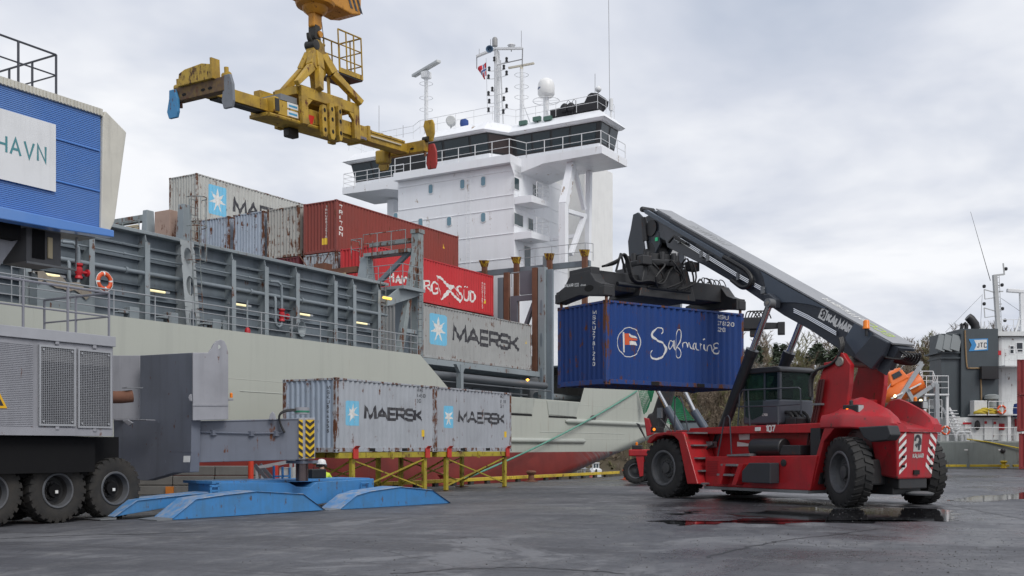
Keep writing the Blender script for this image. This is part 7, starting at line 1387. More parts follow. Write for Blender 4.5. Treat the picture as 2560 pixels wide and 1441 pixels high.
# ---------------------------------------------------------------- yellow spreader hanging from the crane's hook
def zY(x, y): return (400+x/3.0027, y/3.0027)
def yspreader():
    tc = 25.8; A, B = SHIP.pix(*zY(325, 760), 1, tc), SHIP.pix(*zY(1838, 1190), 1, tc); tc *= 12.0/(B-A).length; A, B = SHIP.pix(*zY(325, 760), 1, tc), SHIP.pix(*zY(1838, 1190), 1, tc)
    ex = (B-A).normalized(); ey = V(0, 1, 0); ez = ex.cross(ey).normalized()
    if ez.z < 0: ez = -ez
    r = SHIP.root('crane_spreader', 'yellow telescopic container spreader hanging above the quay', 'spreader', (A+B)/2-V(0, 0, .6))
    class YM(MB):
        def build(s, *a, **k): s.v = [tuple(A+ex*p[0]+ey*p[1]+ez*p[2]) for p in s.v]; return MB.build(s, *a, **k)
    def U(x, y, yy):
        q = SHIP.pix(*zY(x, y), 1, tc+yy)-A; return (q.dot(ex), yy, q.dot(ez))
    YL = paint('spreader_yellow', (.47, .295, .03), .55, dirt=.85, dirtcol=(.15, .09, .025), dscale=1.3, rust=.3, rscale=2.5, streak=.3); YD = paint('worn_spreader_yellow', (.50, .33, .05), .65, dirt=.6, dirtcol=(.14, .09, .04), dscale=3, rust=.55, rscale=4, rustcol=(.10, .05, .03)); GRS = paint('greasy_black', (.02, .018, .015), .5, dirt=.3); RB = paint('rusty_brown', (.12, .075, .05), .8, dirt=.5, dirtcol=(.3, .2, .03), dscale=4, rust=.4)
    yn = -.55
    p = U(880, 740, yn); q = U(1568, 960, yn); z0, z1 = -.62, .10; xa, xb = p[0], q[0]
    zt_ = (p[2]+q[2])/2; z1 = zt_; z0 = zt_-.56
    body = YM().box(xa, xb, yn, -yn, z0, z1).build('main_beam', YL, r, bevel=.02); YM().box(xa-.25, xa+.02, yn-.08, -yn+.08, z0+.02, z1+.06).build('beam_end', YL, r, bevel=.05); YM().box(xb-.1, xb+.06, yn-.05, -yn+.05, z0-.05, z1+.06).build('beam_end', YL, r, bevel=.03)
    YM().box(xa-.22, xa+.0, yn-.1, yn-.075, z0+.08, z1-.02).build('mesh_panel', GRS, body)
    zu = z0-.26; YM().box(U(820, 950, yn)[0], U(1400, 1100, yn)[0]+.5, yn+.1, -yn-.1, z0-.14, z0-.001).build('lower_beam', YL, r, bevel=.02); YM().tube((U(820, 950, yn)[0], yn+.0, z0-.1), (U(1350, 1090, yn)[0], yn+.0, z0-.1), .08, 8).build('lower_pipe', YL, r)
    # portal frame over the beam
    xl, xr_ = U(1062, 800, yn)[0], U(1452, 900, yn)[0]; zp = U(1062, 640, yn-.2)[2]; w = .36
    for y in (yn-.2, -yn+.02):
        for x in (xl, xr_): YM().box(x-w/2, x+w/2, y, y+.18, z0-.15, zp).build('portal_leg', YL, r, bevel=.02)
        YM().box(xl-w/2, xr_+w/2, y+.003, y+.177, zp-.42, zp+.003).build('portal_beam', YL, r, bevel=.02)
        for x, s in ((xl+w/2, 1), (xr_-w/2, -1)): YM().prism([(x-.01*s, zp-.42), (x+.3*s, zp-.42), (x-.01*s, zp-.72)], 'xz', y+.02, y+.16).build('portal_gusset', YL, r)
    for x in (xl-.1, xr_+.05): YM().box(x-.16, x+.16, yn-.015, -yn+.015, zp-.3, zp-.002).build('cross_beam', YL, r)
    YM().box(xl+.3, xr_-.3, -.3, .45, zp-.15, zp+.22).build('top_box', YL, r, bevel=.02); YM().box(U(850, 690, 0)[0]-.2, xl-.25, yn, -yn, z1+.02, z1+.25).build('cable_tray', STEEL, r)
    YM().box(xa+.15, xa+.9, -yn-.1, -yn+.25, z1, z1+.55).build('control_cabinet', YL, r, bevel=.03)
    # telescopic beams
    YM().box(.05, xa, -.28, .28, z0+.10, z1-.03).build('telescopic_beam', YL, r, bevel=.01); YM().box(xb, 12.0, -.30, .30, z0+.06, z1-.10).build('telescopic_beam', YL, r, bevel=.01)
    for y in (-.34, .28): YM().box(xb, 11.6, y, y+.06, z1-.1, z1-.02).build('slide_rail', YL, r); YM().box(xb, 11.3, y-.02, y+.05, z0+.28, z0+.34).build('slide_strip', paint('strip_cream', (.55, .48, .36), .5), r)
    YM().box(.5, xa-.1, -.2, .2, z0+.04, z0+.098).build('beam_underside', GRS, r)
    for x in (xb+.6, xb+1.4, xb+2.0): YM().box(x-.06, x+.06, -.2, -.08, z1-.1, z1+.06).build('bracket', YL, r)
    # end cross-beams with corner guides
    for x, mat in ((0, RB), (12.0, YL)):
        e = YM().box(x-.18, x+.18, -1.2, 1.2, z0+.02, z0+.5).build('end_beam', mat, r, bevel=.02)
        for y in (-1.13, 1.13): YM().tube((x, y, z0-.18), (x, y, z0+.05), .06, 10).build('twistlock', RUSTY, e)
        for k, y in enumerate((-.55, -.2, .75)): YM().prism([(y+.11*cos(t), z0+.2+.05*sin(t)) for t in [i*pi/6 for i in range(12)]], 'yz', x-.19, x-.17).build('slot', HOLE, e)
    YM().prism([(-.75, z0+.48), (-.72, z0+.98), (-.3, z0+1.08), (.55, z0+1.02), (.85, z0+.92), (.95, z0+.48)], 'yz', -.30, .02).build('end_shield', YD, r, bevel=.02); YM().box(-.34, .05, -.84, -.76, z0+.48, z0+1.18).build('shield_post', YL, r)
    def flap(x, y, dz, mat, name='corner_guide', up=False, ln=1.15):
        s = -1 if not up else 1; a = .28
        P = [(y-a*.6, dz), (y-a, dz+s*.35), (y-a*1.0, dz+s*ln*.8), (y-a*.7, dz+s*ln), (y+a*.7, dz+s*ln), (y+a*1.0, dz+s*ln*.75), (y+a*.5, dz+s*.3), (y+a*.4, dz)]
        YM().prism(P, 'yz', x-.10, x+.02).build(name, mat, r, bevel=.02)
    FB = paint('guide_blue', (.06, .25, .48), .6, dirt=.4, rust=.35, rscale=4); FG = paint('guide_grey', (.20, .215, .24), .6, dirt=.4, rust=.2, rscale=4); FR = paint('guide_red', (.42, .045, .04), .6, dirt=.5, rust=.25, rscale=4)
    flap(-.22, 1.25, z0+.42, FB, ln=1.0); flap(-.05, -1.32, z0+.55, FG, ln=1.15); flap(12.15, -1.32, z0+.45, YL, up=True, ln=.95); flap(12.2, -1.36, z0+.35, FR, ln=1.1); flap(12.1, 1.25, z0+.3, YL, ln=.8)
    for x, y in ((0, -1.2), (12, -1.2), (12, 1.2), (0, 1.2)): YM().tube((x, y-.14, z0+.55), (x, y+.14, z0+.55), .13, 10).tube((x, y, z0+.5), (x, y, z0+.85 if x == 0 else z0+.6), .08, 8).build('guide_actuator', GRS if x else YL, r)
    # folded guide arms hanging on the near side
    for x, y, h, lw in ((1228, 910, 1.25, .3), (1285, 915, 1.45, .34), (1345, 930, 1.4, .24)):
        c = U(x, y, yn-.3); P = [(c[0]-lw*.5, c[2]+h*.32), (c[0]-lw*.3, c[2]+h*.5), (c[0]+lw*.35, c[2]+h*.5), (c[0]+lw*.5, c[2]+h*.3), (c[0]+lw*.45, c[2]-h*.4), (c[0]+lw*.2, c[2]-h*.5), (c[0]-lw*.3, c[2]-h*.5), (c[0]-lw*.5, c[2]-h*.35)]
        g = YM().prism(P, 'xz', yn-.38, yn-.2).build('guide_arm', YL, r, bevel=.02)
        for f in (-.28, .05, .33): n = 10; YM().prism([(c[0]+.07*cos(2*pi*i/n), c[2]+f*h+.09*sin(2*pi*i/n)) for i in range(n)], 'xz', yn-.385, yn-.379).build('arm_hole', HOLE, g)
    c = U(1135, 910, yn); YM().prism([(c[0]-.2, c[2]+.22), (c[0]+.2, c[2]+.22), (c[0], c[2]-.25)], 'xz', yn-.008, yn-.003).build('red_triangle', paint('sign_red', (.6, .03, .02), .5), body)
    for y in (800, 858): c = U(995, y, yn); YM().box(c[0]-.3, c[0]+.3, yn-.01, yn-.003, c[2]-.11, c[2]+.11).build('label_plate', LITE, body); YM().box(c[0]-.22, c[0]+.25, yn-.014, yn-.011, c[2]-.05, c[2]+.03).build('label_print', paint('label_blue', (.05, .3, .5), .5), body)
    c = U(1495, 1040, yn); st, _ = text_strokes('stinis', .17, .045, .2, .9, 0, 0); m = YM(); marks(m, st, lambda x, y, d: (c[0]+x, yn-d, c[2]+y)); m.build('lettering', paint('ink_violet', (.15, .14, .2), .5), body)
    for k in range(6): a = U(1380+k*3, 850, yn+.2+.05*k); m = YM(); m.path([(a[0]-.3+.33*(1-cos(t)), a[1], a[2]-.1+.35*sin(t)) for t in [i*pi/8 for i in range(9)]], .03, 6); m.build('cable_loop', HOSE, r)
    c = U(1000, 1060, .2); YM().box(c[0]-.35, c[0]+.2, .05, .4, z0-.5, z0-.14).build('valve_block', GRS, r, bevel=.05); YM().box(U(1680, 1200, .6)[0]-.0, 11.7, .5, 1.1, z0-.35, z0+.25).build('guide_drive', YL, r, bevel=.08)
    YM().lathe([(.06, 0), (.06, .14), (.04, .2)], (U(1150, 780, 0)[0], yn+.2, z1), (0, 0, 1), 10).build('warning_lamp', paint('lamp_clear', (.5, .55, .6), .2), r); m = YM(); c = U(1520, 935, 0); m.path([(c[0]-.2, 0, z1+.02), (c[0], .05, z1+.12), (c[0]+.25, 0, z1+.03)], .05, 6); m.build('cable_coil', paint('coil_teal', (.03, .12, .15), .5), r)
    # A-frame and work cage
    ap = U(1165, 330, 0); za = ap[2]; xm = ap[0]; zl = zp
    for (fx, fy), w_ in (((-2.05, -.75), .26), ((-.85, -.85), .34), ((1.75, -.85), .34), ((.9, .85), .3), ((-1.3, .8), .3)):
        m = YM(); top = V(xm+fx*.12, fy*.2, za-.45); mid = V(xm+fx*.33, fy*.45, zl+(za-zl)*.48); bot = V(xm+fx, fy, zl+.02); m.bar(top, mid, .40, .3, (0, 1, 0)); m.bar(mid, bot, .32, .26, (0, 1, 0), w_*.75, w_*.75); m.build('frame_leg', YL, r, bevel=.03)
    YM().prism([(xm-.42, za-.75), (xm-.30, za-.02), (xm-.12, za+.12), (xm+.12, za+.12), (xm+.3, za-.05), (xm+.55, za-.95), (xm+.1, za-1.5), (xm-.45, za-1.2)], 'xz', -.22, .22).build('frame_head', YL, r, bevel=.04)
    YM().lathe([(.12, -.26), (.2, -.24), (.2, .24), (.12, .26)], (xm-.2, 0, za-.12), (0, 1, 0), 14).build('lifting_pin', GRS, r, smooth=40); YM().tube((xm-.1, -.1, za+.02), (xm+.42, -.12, za+.02), .06, 8).build('pin_keeper', YL, r)
    cg = U(1365, 560, .3); cx, cz = cg[0], zp+.5; cz = U(1365, 590, .3)[2]; m = YM(); x0, x1, y0, y1 = cx-.75, cx+.75, -.2, 1.0
    m.box(x0, x1, y0, y1, cz-.06, cz); m.build('cage_floor', GRS, r); m = YM(); m.box(x0, x1, y0-.03, y0-.001, cz, cz+.2); m.box(x1+.001, x1+.03, y0, y1, cz, cz+.2); m.build('cage_kickplate', YL, r); m = YM(); m.rail([(x0, y0, cz), (x1, y0, cz), (x1, y1, cz), (x0, y1, cz)], 1.75, (1, .66, .33), .035, .5, .035); m.build('cage_railing', YL, r)
    for x in (x0+.1, x1-.1): m = YM(); m.bar((x, .5, cz-.05), (x, .5, zp), .1, .1); m.build('cage_post', YL, r)
    # hook block
    hw = SHIP.l2w(A+ex*xm+ez*(za+.1)); hp = SHIP.w2l(hw); HB = SHIP.root('hook_block', 'orange yellow crane hook block with black hazard stripes above the spreader', 'hook block', hp)
    HY_ = paint('hook_orange', (.55, .24, .02), .5, dirt=.5, dirtcol=(.2, .08, .02), rust=.25, rscale=3); zc = SHIP.pix(*zY(1165, 60), 1, hp.y).z; x, y = hp.x, hp.y
    MB().lathe([(.30, -.35), (.48, -.2), (.52, -.05), (.75, 0), (.8, .12)], (x, y, zc+.05), (0, 0, 1), 24).build('swivel', HY_, HB, smooth=40)
    zt2 = zc+.15; P = [(x-2.2, zt2+.15), (x-1.6, zt2+.02), (x+1.6, zt2+.02), (x+2.2, zt2+.2), (x+2.2, zt2+1.0), (x-2.2, zt2+1.0)]; bd = MB().prism(P, 'xz', y-.6, y+.6).build('block_body', HY_, HB, bevel=.05)
    for k in range(3):
        a = x-2.15+k*.32; MB().prism([(a, zt2+.25), (a+.16, zt2+.25), (a+.5, zt2+.8), (a+.34, zt2+.8)], 'xz', y-.61, y-.602).build('hazard_stripe', BLACK_INK, bd); a = x+1.2+k*.32; MB().prism([(a, zt2+.8), (a+.16, zt2+.8), (a+.45, zt2+.25), (a+.29, zt2+.25)], 'xz', y-.61, y-.602).build('hazard_stripe', BLACK_INK, bd)
    st, _ = text_strokes('GOTTWALD', .2, .03, .2, .8, x-.75, zt2+.28) if all(c in GL for c in 'GOTTWALD') else ([], 0); m = MB(); marks(m, st, lambda a, b, d: (a, y-.6-d, b)); m.build('lettering', paint('ink_brown', (.2, .09, .03), .5), bd)
    zs2 = zc-.3; MB().box(x-.26, x+.26, y-.16, y+.16, zs2-.55, zs2+.05).build('shank', HY_, HB, bevel=.06); MB().box(x-.2, x+.1, y-.2, y+.2, zs2-1.05, zs2-.45).build('shackle', GRS, HB, bevel=.05); MB().tube((x+.05, y-.26, zs2-.8), (x+.05, y+.26, zs2-.8), .13, 12).build('shackle_pin', HY_, HB)
    hk = [(x+.1, zs2-.5), (x+.2, zs2-.9), (x+.2, zs2-1.2), (x+.05, hp.z+.05), (x-.15, hp.z-.1), (x-.33, hp.z-.02), (x-.38, hp.z+.2)]; MB().path(catmull([V(a, y, b) for a, b in hk], 5), .10, 10).build('hook', GRS, HB, smooth=50); MB().path([(x+.28, y-.1, zs2-.2), (x+.4, y-.1, zs2-.8), (x+.35, y-.1, hp.z+.1)], .015, 5).build('safety_wire', GRS, HB)
    for dx in (-1.2, -.9, .9, 1.2): MB().tube((x+dx, y, zt2+.9), (x+dx, y, zt2+14), .025, 6).build('hoist_rope', GRS, HB)
yspreader()
# ---------------------------------------------------------------- quay furniture and smaller things
def Wp(px, py, d): return V((px-CX)/F*d, d, CAMZ+(HY-py)/F*d)
def stands():
    YS = paint('stand_yellow', (.42, .34, .03), .6, dirt=.65, dirtcol=(.16, .12, .03), dscale=1.5, rust=.4, rscale=3); RG = paint('guide_bright_red', (.55, .04, .03), .55, dirt=.3)
    y0 = QA[1]; y1 = y0+2.438; zt = QA[2]-.004; gz = GZ(*QF.l2w((QA[0]+6, y0+1, 0)).xy)-.01
    for c, (pa, pb), lab in ((cA, (880.5, 1061), 'yellow steel stand with red corner guides under the left quay container'), (cB, (1115.5, 1261.5), 'yellow steel stand with red corner guides under the right quay container')):
        x0, x1 = c.o.x+.15, c.o.x+5.9; r = QF.root('container_stand', lab, 'stand', (c.o.x+3, y0+1.2, gz), 'yellow stands under the quay containers')
        xa, xb = QF.pix(pa, 1170, 1, y0+.1).x, QF.pix(pb, 1170, 1, y0+.1).x
        for y in (y0+.02, y1-.2): MB().box(x0, x1, y, y+.18, zt-.2, zt).build('long_beam', YS, r, bevel=.01)
        for x in (xa, xb): MB().box(x-.08, x+.08, y0+.21, y1-.21, zt-.19, zt-.01).build('cross_beam', YS, r)
        for x in (xa, xb):
            for y in (y0+.11, y1-.11):
                MB().box(x-.09, x+.09, y-.07, y+.07, gz+.06, zt-.205).build('leg', YS, r, bevel=.01); MB().box(x-.26, x+.26, y-.2, y+.2, gz+.002, gz+.03).build('foot_plate', RUSTY, r); MB().box(x-.07, x+.07, y-.07, y+.07, gz+.03, gz+.06).build('foot_block', GRS_, r)
                s = -1 if y < y0+1 else 1; yo = y0-.03 if s < 0 else y1+.03
                MB().box(x-.14, x+.14, min(yo, yo+s*.05), max(yo, yo+s*.05), zt-.22, zt+.14).hexa([(x-.13, yo, zt+.14), (x+.13, yo, zt+.14), (x+.13, yo+s*.05, zt+.14), (x-.13, yo+s*.05, zt+.14), (x-.1, yo+s*.1, zt+.24), (x+.13, yo+s*.1, zt+.24), (x+.13, yo+s*.15, zt+.24), (x-.1, yo+s*.15, zt+.24)]).build('corner_guide', RG, r, bevel=.008)
        for y in (y0+.11, y1-.11):
            MB().bar((xa+.09, y-.02, gz+.25), (xb-.09, y-.02, zt-.28), .05, .05).build('brace', YS, r); MB().bar((xa+.09, y+.03, zt-.28), (xb-.09, y+.03, gz+.25), .05, .05).build('brace', YS, r)
        for x in (xa, xb): MB().bar((x, y0+.18, zt-.3), (x, y1-.18, gz+.3), .06, .06).build('brace', YS, r)
        xm = (xa+xb)/2; MB().box(xm-.08, xm+.08, y0-.02, y0+.018, zt-.25, zt+.02).build('pin_lug', YS, r)
GRS_ = paint('foot_black', (.02, .018, .016), .6)
stands()
def pad():
    A, B = gpt(424, 1301), gpt(1128, 1258.5); ph = atan2((B-A).y, (B-A).x); BF = Frame((A.x, A.y, 0), ph); gz = min(GZ(A.x, A.y), -.05)
    BL_ = paint('pad_blue', (.05, .215, .49), .5, dirt=.6, dirtcol=(.06, .15, .25), dscale=1.6, rust=.22, rscale=3, rustcol=(.12, .09, .07), streak=.45); WORN = paint('worn_pad_top', (.07, .22, .46), .6, dirt=.9, dirtcol=(.36, .35, .34), dscale=3.5, rust=.2, rscale=4, rustcol=(.3, .28, .27))
    r = BF.root('crane_pad', 'low blue steel ramp pad under the crane outrigger jack', 'ramp pad', (3, .8, gz-.02))
    px = lambda P, y: [(q.x, max(q.z, gz-.05)) for q in (BF.pix(*p, 1, y) for p in P)]
    def ramp(P, y0, w, name='ramp'):
        q = px(P, y0); MB().prism(q, 'xz', y0, y0+w).build(name, BL_, r, bevel=.012); t = MB()
        n = len(q); 
        for i in range(n-1):
            a, b = q[i], q[i+1]; t.hexa([(a[0], y0-.04, a[1]+.002), (b[0], y0-.04, b[1]+.002), (b[0], y0+w+.015, b[1]+.002), (a[0], y0+w+.015, a[1]+.002), (a[0], y0-.015, a[1]+.014), (b[0], y0-.015, b[1]+.014), (b[0], y0+w+.015, b[1]+.014), (a[0], y0+w+.015, a[1]+.014)])
        t.build('ramp_top_plate', WORN, r); a = q[0]; MB().hexa([(a[0]-.35, y0-.04, gz+.0), (a[0]+.05, y0-.04, gz+.0), (a[0]+.05, y0+w+.04, gz+.0), (a[0]-.35, y0+w+.04, gz+.0), (a[0]-.35, y0-.04, gz+.02), (a[0]+.05, y0-.04, gz+.05), (a[0]+.05, y0+w+.04, gz+.05), (a[0]-.35, y0+w+.04, gz+.02)]).build('ramp_lip', STEEL, r)
    ramp([(424, 1301), (488, 1249), (560, 1238), (640, 1229), (757, 1236), (812, 1276)], 0, .75); ramp([(846, 1275), (890, 1239), (925, 1229), (1001, 1218), (1080, 1226), (1126, 1258.5)], 0, .75)
    ramp([(284, 1293), (342, 1252), (440, 1241), (530, 1232), (600, 1238)], 1.2, .8); ramp([(900, 1262), (930, 1236), (1000, 1224), (1060, 1240)], 1.6, .7)
    q = px([(548, 1207), (722, 1207), (742, 1217), (775, 1219), (792, 1206), (935, 1197), (935, 1240), (790, 1262), (548, 1262)], 1.15); MB().prism(q, 'xz', 1.15, 2.6).build('cross_beam', BL_, r, bevel=.015)
    q = px([(540, 1204), (935, 1195.5), (935, 1199), (790, 1208), (722, 1209), (540, 1209)], 1.12); MB().prism([(q[0][0], q[0][1]), (q[1][0], q[1][1]), (q[2][0], q[2][1]-.02), (q[5][0], q[5][1]-.02)], 'xz', 1.3, 2.65).build('beam_flange', BL_, r)
    a, b = BF.pix(548, 1215, 1, 1.1), BF.pix(526, 1240, 1, 1.1); m = MB(); w = b.x-.1, a.x
    for x in (b.x, (a.x+b.x)/2+.1): m.bar((x, 1.1, b.z), (x, 1.1, a.z), .06, .06)
    m.bar((b.x-.03, 1.1, a.z), ((a.x+b.x)/2+.13, 1.1, a.z), .06, .06); m.bar((b.x-.03, 1.1, (a.z+b.z)/2), ((a.x+b.x)/2+.13, 1.1, (a.z+b.z)/2), .05, .05); m.build('lifting_bracket', BL_, r)
    c = BF.pix(910, 1218, 1, 1.1); MB().path([(c.x-.12, 1.12, c.z-.15), (c.x-.12, 1.08, c.z+.12), (c.x+.16, 1.08, c.z+.12), (c.x+.16, 1.12, c.z-.15)], .022, 6).build('grab_handle', BL_, r)
    m = MB(); h0 = BF.pix(690, 1205, 1, 2.2)
    for x in (0, .3, .55): m.bar((h0.x+x, 2.3, h0.z-.1), (h0.x+x, 2.3, h0.z+.45-.1*x), .05, .05)
    m.bar((h0.x, 2.3, h0.z+.15), (h0.x+.55, 2.3, h0.z+.15), .05, .05); m.build('guard_frame', BL_, r)
    # tool case on the pad
    q = BF.pix(785, 1197, 1, 2.0); t = BF.root('tool_case', 'black tool case standing on the blue pad beside the worker', 'case', (q.x, 2.0, q.z)); MB().box(q.x-.26, q.x+.26, 1.75, 2.05, q.z+.005, q.z+.28).build('case_body', paint('case_black', (.012, .013, .013), .5, dirt=.2), t, bevel=.03); MB().path([(q.x-.1, 1.9, q.z+.28), (q.x-.1, 1.9, q.z+.34), (q.x+.1, 1.9, q.z+.34), (q.x+.1, 1.9, q.z+.28)], .012, 5).build('handle', HOSE, t)
pad()
def kerbs():
    YK = paint('kerb_yellow', (.58, .42, .03), .6, dirt=.5, dirtcol=(.25, .17, .06), dscale=1.5, rust=.3, rscale=3); gz = GZ(*SHIP.l2w((45, 28, 0)).xy)
    e = SHIP.pix(1546, 1195, 1, 28.05).x; r = SHIP.root('quay_kerb', 'yellow steel kerb rail along the quay edge beside the ship', 'kerb', (e-12, 28.05, gz)); n = 6; L = (e-20)/n
    for k in range(n): a = 20+k*L; MB().box(a+.02, a+L-.02, 27.95, 28.15, gz+.16, gz+.32).build('kerb_rail', YK, r, bevel=.015)
    for k in range(int((e-20)/1.5)): x = 20.6+k*1.5; MB().box(x-.15, x+.15, 27.97, 28.13, gz, gz+.158).build('kerb_block', paint('block_dark', (.05, .045, .04), .8), r)
    r = WORLD.root('quay_kerb', 'yellow kerb rail on the far quay by the grey ship', 'kerb', (38, 81.4, 0)); 
    for a, b in ((32.6, 34.9), (35.2, 38.2), (38.5, 42)): MB().box(a, b, 81.3, 81.5, .10, .28).build('kerb_rail', YK, r, bevel=.02)
    def bollard(p, col, label):
        r = WORLD.root('bollard', label, 'bollard', p); MB().lathe([(.28, 0), (.28, .04), (.17, .08), (.15, .35), (.22, .42), (.27, .5), (.22, .58), (.001, .6)], p, (0, 0, 1), 16).build('post', col, r, smooth=40); MB().box(p[0]-.34, p[0]+.34, p[1]-.34, p[1]+.34, p[2]+.002, p[2]+.025).build('base_plate', RUSTY, r)
    bollard(tuple(gpt(1328, 1205)), RUSTY, 'rusty bollard beside the yellow kerb under the ship stern'); bollard(tuple(gpt(1107, 1213)), paint('bollard_red', (.35, .06, .05), .6, rust=.3), 'dull red bollard behind the yellow stand')
    q = gpt(1567, 1200); bollard(tuple(q), paint('bollard_orange', (.5, .09, .03), .6, rust=.2), 'orange red bollard at the end of the yellow kerb'); bollard((37.6, 81.0, .0), paint('bollard_yellow', (.6, .42, .02), .5), 'yellow bollard on the far quay by the grey ship')
    # mooring line from the quay up to the stern
    a = SHIP.w2l(gpt(1160, 1208))+V(0, .0, .2); b = SHIP.pix(1592, 978, 1, HT-.06); P = []
    for i in range(41):
        f = i/40; p = a.lerp(b, f); p.z -= .55*4*f*(1-f)*.55; P.append(p)
    r = SHIP.root('mooring_line', 'green mooring rope running from the quay up to the ship stern', 'rope', a); MB().path(P, .055, 7).build('line', paint('rope_green', (.13, .32, .25), .9, dirt=.5, dscale=4, bump=.8, bscale=14), r, smooth=60)
    MB().path([a+V(.35*cos(t)-.3, .3*sin(t), -.02+.02*sin(3*t)) for t in [i*.42 for i in range(15)]], .05, 6, True).build('eye_loop', MATS['rope_green'], r, smooth=60)
kerbs()
def net():
    r = SHIP.root('safety_net', 'green safety net hanging from the ship stern behind the stacker', 'net', SHIP.pix(1620, 1030, 1, 30.1)); G = paint('net_green', (.03, .22, .11), .9, dirt=.3)
    def patch(cs, n, m, d, name, w=.02):
        c = [SHIP.w2l(Wp(*zC(*p), d)) for p in cs]; mb = MB(); P = lambda u, v: c[0].lerp(c[1], u).lerp(c[3].lerp(c[2], u), v)+V(0, 0, -.5*u*(1-u)*v)
        for i in range(n+1): mb.path([P((i+.25*sin(j*1.7+i))/n, j/10) for j in range(11)], w, 3)
        for j in range(m+1): mb.path([P(i/10, (j+.25*sin(i*1.3+j))/m) for i in range(11)], w, 3)
        mb.build(name, G, r, kind='stuff')
    patch([(200, 340), (345, 345), (300, 480), (250, 560)], 12, 14, 74, 'net_panel'); patch([(490, 380), (560, 420), (750, 680), (455, 640)], 20, 16, 75, 'net_panel', .032)
    patch([(285, 350), (345, 340), (320, 440), (310, 420)], 9, 7, 73.5, 'net_fold', .04)
net()
def person():
    p = Wp(806, 1200, 31.6); gx, gy = p.x, p.y; gz = GZ(gx, gy)
    r = WORLD.root('person', 'crouching worker in white helmet and yellow hi-vis jacket behind the blue pad', 'person', (gx, gy, gz))
    # squatting, back half turned to the camera, looking down to the left
    J = {'pel': (0, 0, .34, .145), 'sp1': (.0, .05, .48, .14), 'sp2': (-.02, .12, .66, .155), 'chest': (-.03, .15, .78, .15), 'neck': (-.04, .17, .90, .06), 'head0': (-.05, .19, .97, .075), 'head': (-.06, .20, 1.06, .095), 'crown': (-.06, .20, 1.13, .07),
         'hl': (-.11, .02, .33, .10), 'kl': (-.22, .40, .42, .075), 'al': (-.2, .14, .10, .05), 'tl': (-.21, .32, .05, .045), 'hr': (.11, .02, .33, .10), 'kr': (.2, .42, .44, .075), 'ar': (.19, .14, .10, .05), 'tr': (.2, .33, .05, .045),
         'sl': (-.2, .14, .80, .075), 'el': (-.30, .34, .60, .055), 'wl': (-.22, .56, .52, .038), 'pl': (-.21, .63, .51, .035), 'sr': (.16, .15, .80, .075), 'er': (.27, .32, .58, .055), 'wr': (.20, .55, .50, .038), 'pr': (.19, .62, .49, .035)}
    E = [('pel', 'sp1'), ('sp1', 'sp2'), ('sp2', 'chest'), ('chest', 'neck'), ('neck', 'head0'), ('head0', 'head'), ('head', 'crown'), ('pel', 'hl'), ('hl', 'kl'), ('kl', 'al'), ('al', 'tl'), ('pel', 'hr'), ('hr', 'kr'), ('kr', 'ar'), ('ar', 'tr'), ('chest', 'sl'), ('sl', 'el'), ('el', 'wl'), ('wl', 'pl'), ('chest', 'sr'), ('sr', 'er'), ('er', 'wr'), ('wr', 'pr')]
    for s, sg in (('l', -1), ('r', 1)):
        b = J['p'+s]
        for k, (dx, ln) in enumerate(((-.028, .06), (-.01, .075), (.01, .07), (.026, .055))): J[s+'f%d' % k] = (b[0]+dx, b[1]+ln*.6, b[2]-.01, .0095); J[s+'g%d' % k] = (b[0]+dx, b[1]+ln, b[2]-.035, .0085); E += [('p'+s, s+'f%d' % k), (s+'f%d' % k, s+'g%d' % k)]
        J[s+'th'] = (b[0]-sg*.045, b[1]+.01, b[2]-.02, .011); E.append(('p'+s, s+'th'))
    names = list(J); me = bpy.data.meshes.new('body'); me.from_pydata([(gx+J[n][0], gy+J[n][1], gz+J[n][2]*1.12) for n in names], [(names.index(a), names.index(b)) for a, b in E], []); o = bpy.data.objects.new('body_tmp', me); COL.objects.link(o)
    md = o.modifiers.new('skin', 'SKIN'); md.use_smooth_shade = True
    for i, n in enumerate(names): sv = me.skin_vertices[0].data[i]; sv.radius = (J[n][3], J[n][3]); sv.use_root = n == 'pel'
    o.modifiers.new('sub', 'SUBSURF').levels = 2; o.modifiers['sub'].render_levels = 2
    dg = bpy.context.evaluated_depsgraph_get(); m2 = bpy.data.meshes.new_from_object(o.evaluated_get(dg)); bpy.data.objects.remove(o)
    HV = paint('hivis_yellow', (.55, .70, .05), .7, dirt=.25, dscale=8); TRS = paint('work_trousers', (.03, .035, .05), .8); SK = paint('skin', (.5, .29, .2), .5, dirt=0); GLV = paint('boots_black', (.02, .02, .02), .6)
    for m in (HV, TRS, SK, GLV): m2.materials.append(m)
    for pl in m2.polygons:
        c = pl.center; z = (c.z-gz)/1.12; y = c.y-gy
        pl.material_index = 2 if (z > .9 or (y > .57 and z > .42)) else (3 if z < .14 else (1 if (z < .40 or (z < .5 and y > .2 and abs(c.x-gx) < .27 and y < .45)) else 0))
    b = bpy.data.objects.new('body', m2); COL.objects.link(b); b.parent = r; b.location = -ORI[r]
    hx, hy, hz_ = gx-.06, gy+.195, gz+1.235
    MB().lathe([(.155, -.02), (.158, 0), (.135, .01), (.132, .05), (.115, .10), (.075, .135), (.001, .148)], (hx, hy, hz_), (0, .08, 1), 20).build('helmet', paint('helmet_white', (.75, .75, .73), .35, dirt=.2, dscale=8), r, smooth=50)
    MB().lathe([(.05, -.03), (.055, 0), (.04, .03)], (hx+.13, hy, hz_-.06), (1, 0, 0), 12).build('ear_defender', paint('defender_black', (.02, .02, .02), .5), r, smooth=50); MB().lathe([(.05, -.03), (.055, 0), (.04, .03)], (hx-.13, hy, hz_-.06), (-1, 0, 0), 12).build('ear_defender', MATS['defender_black'], r, smooth=50)
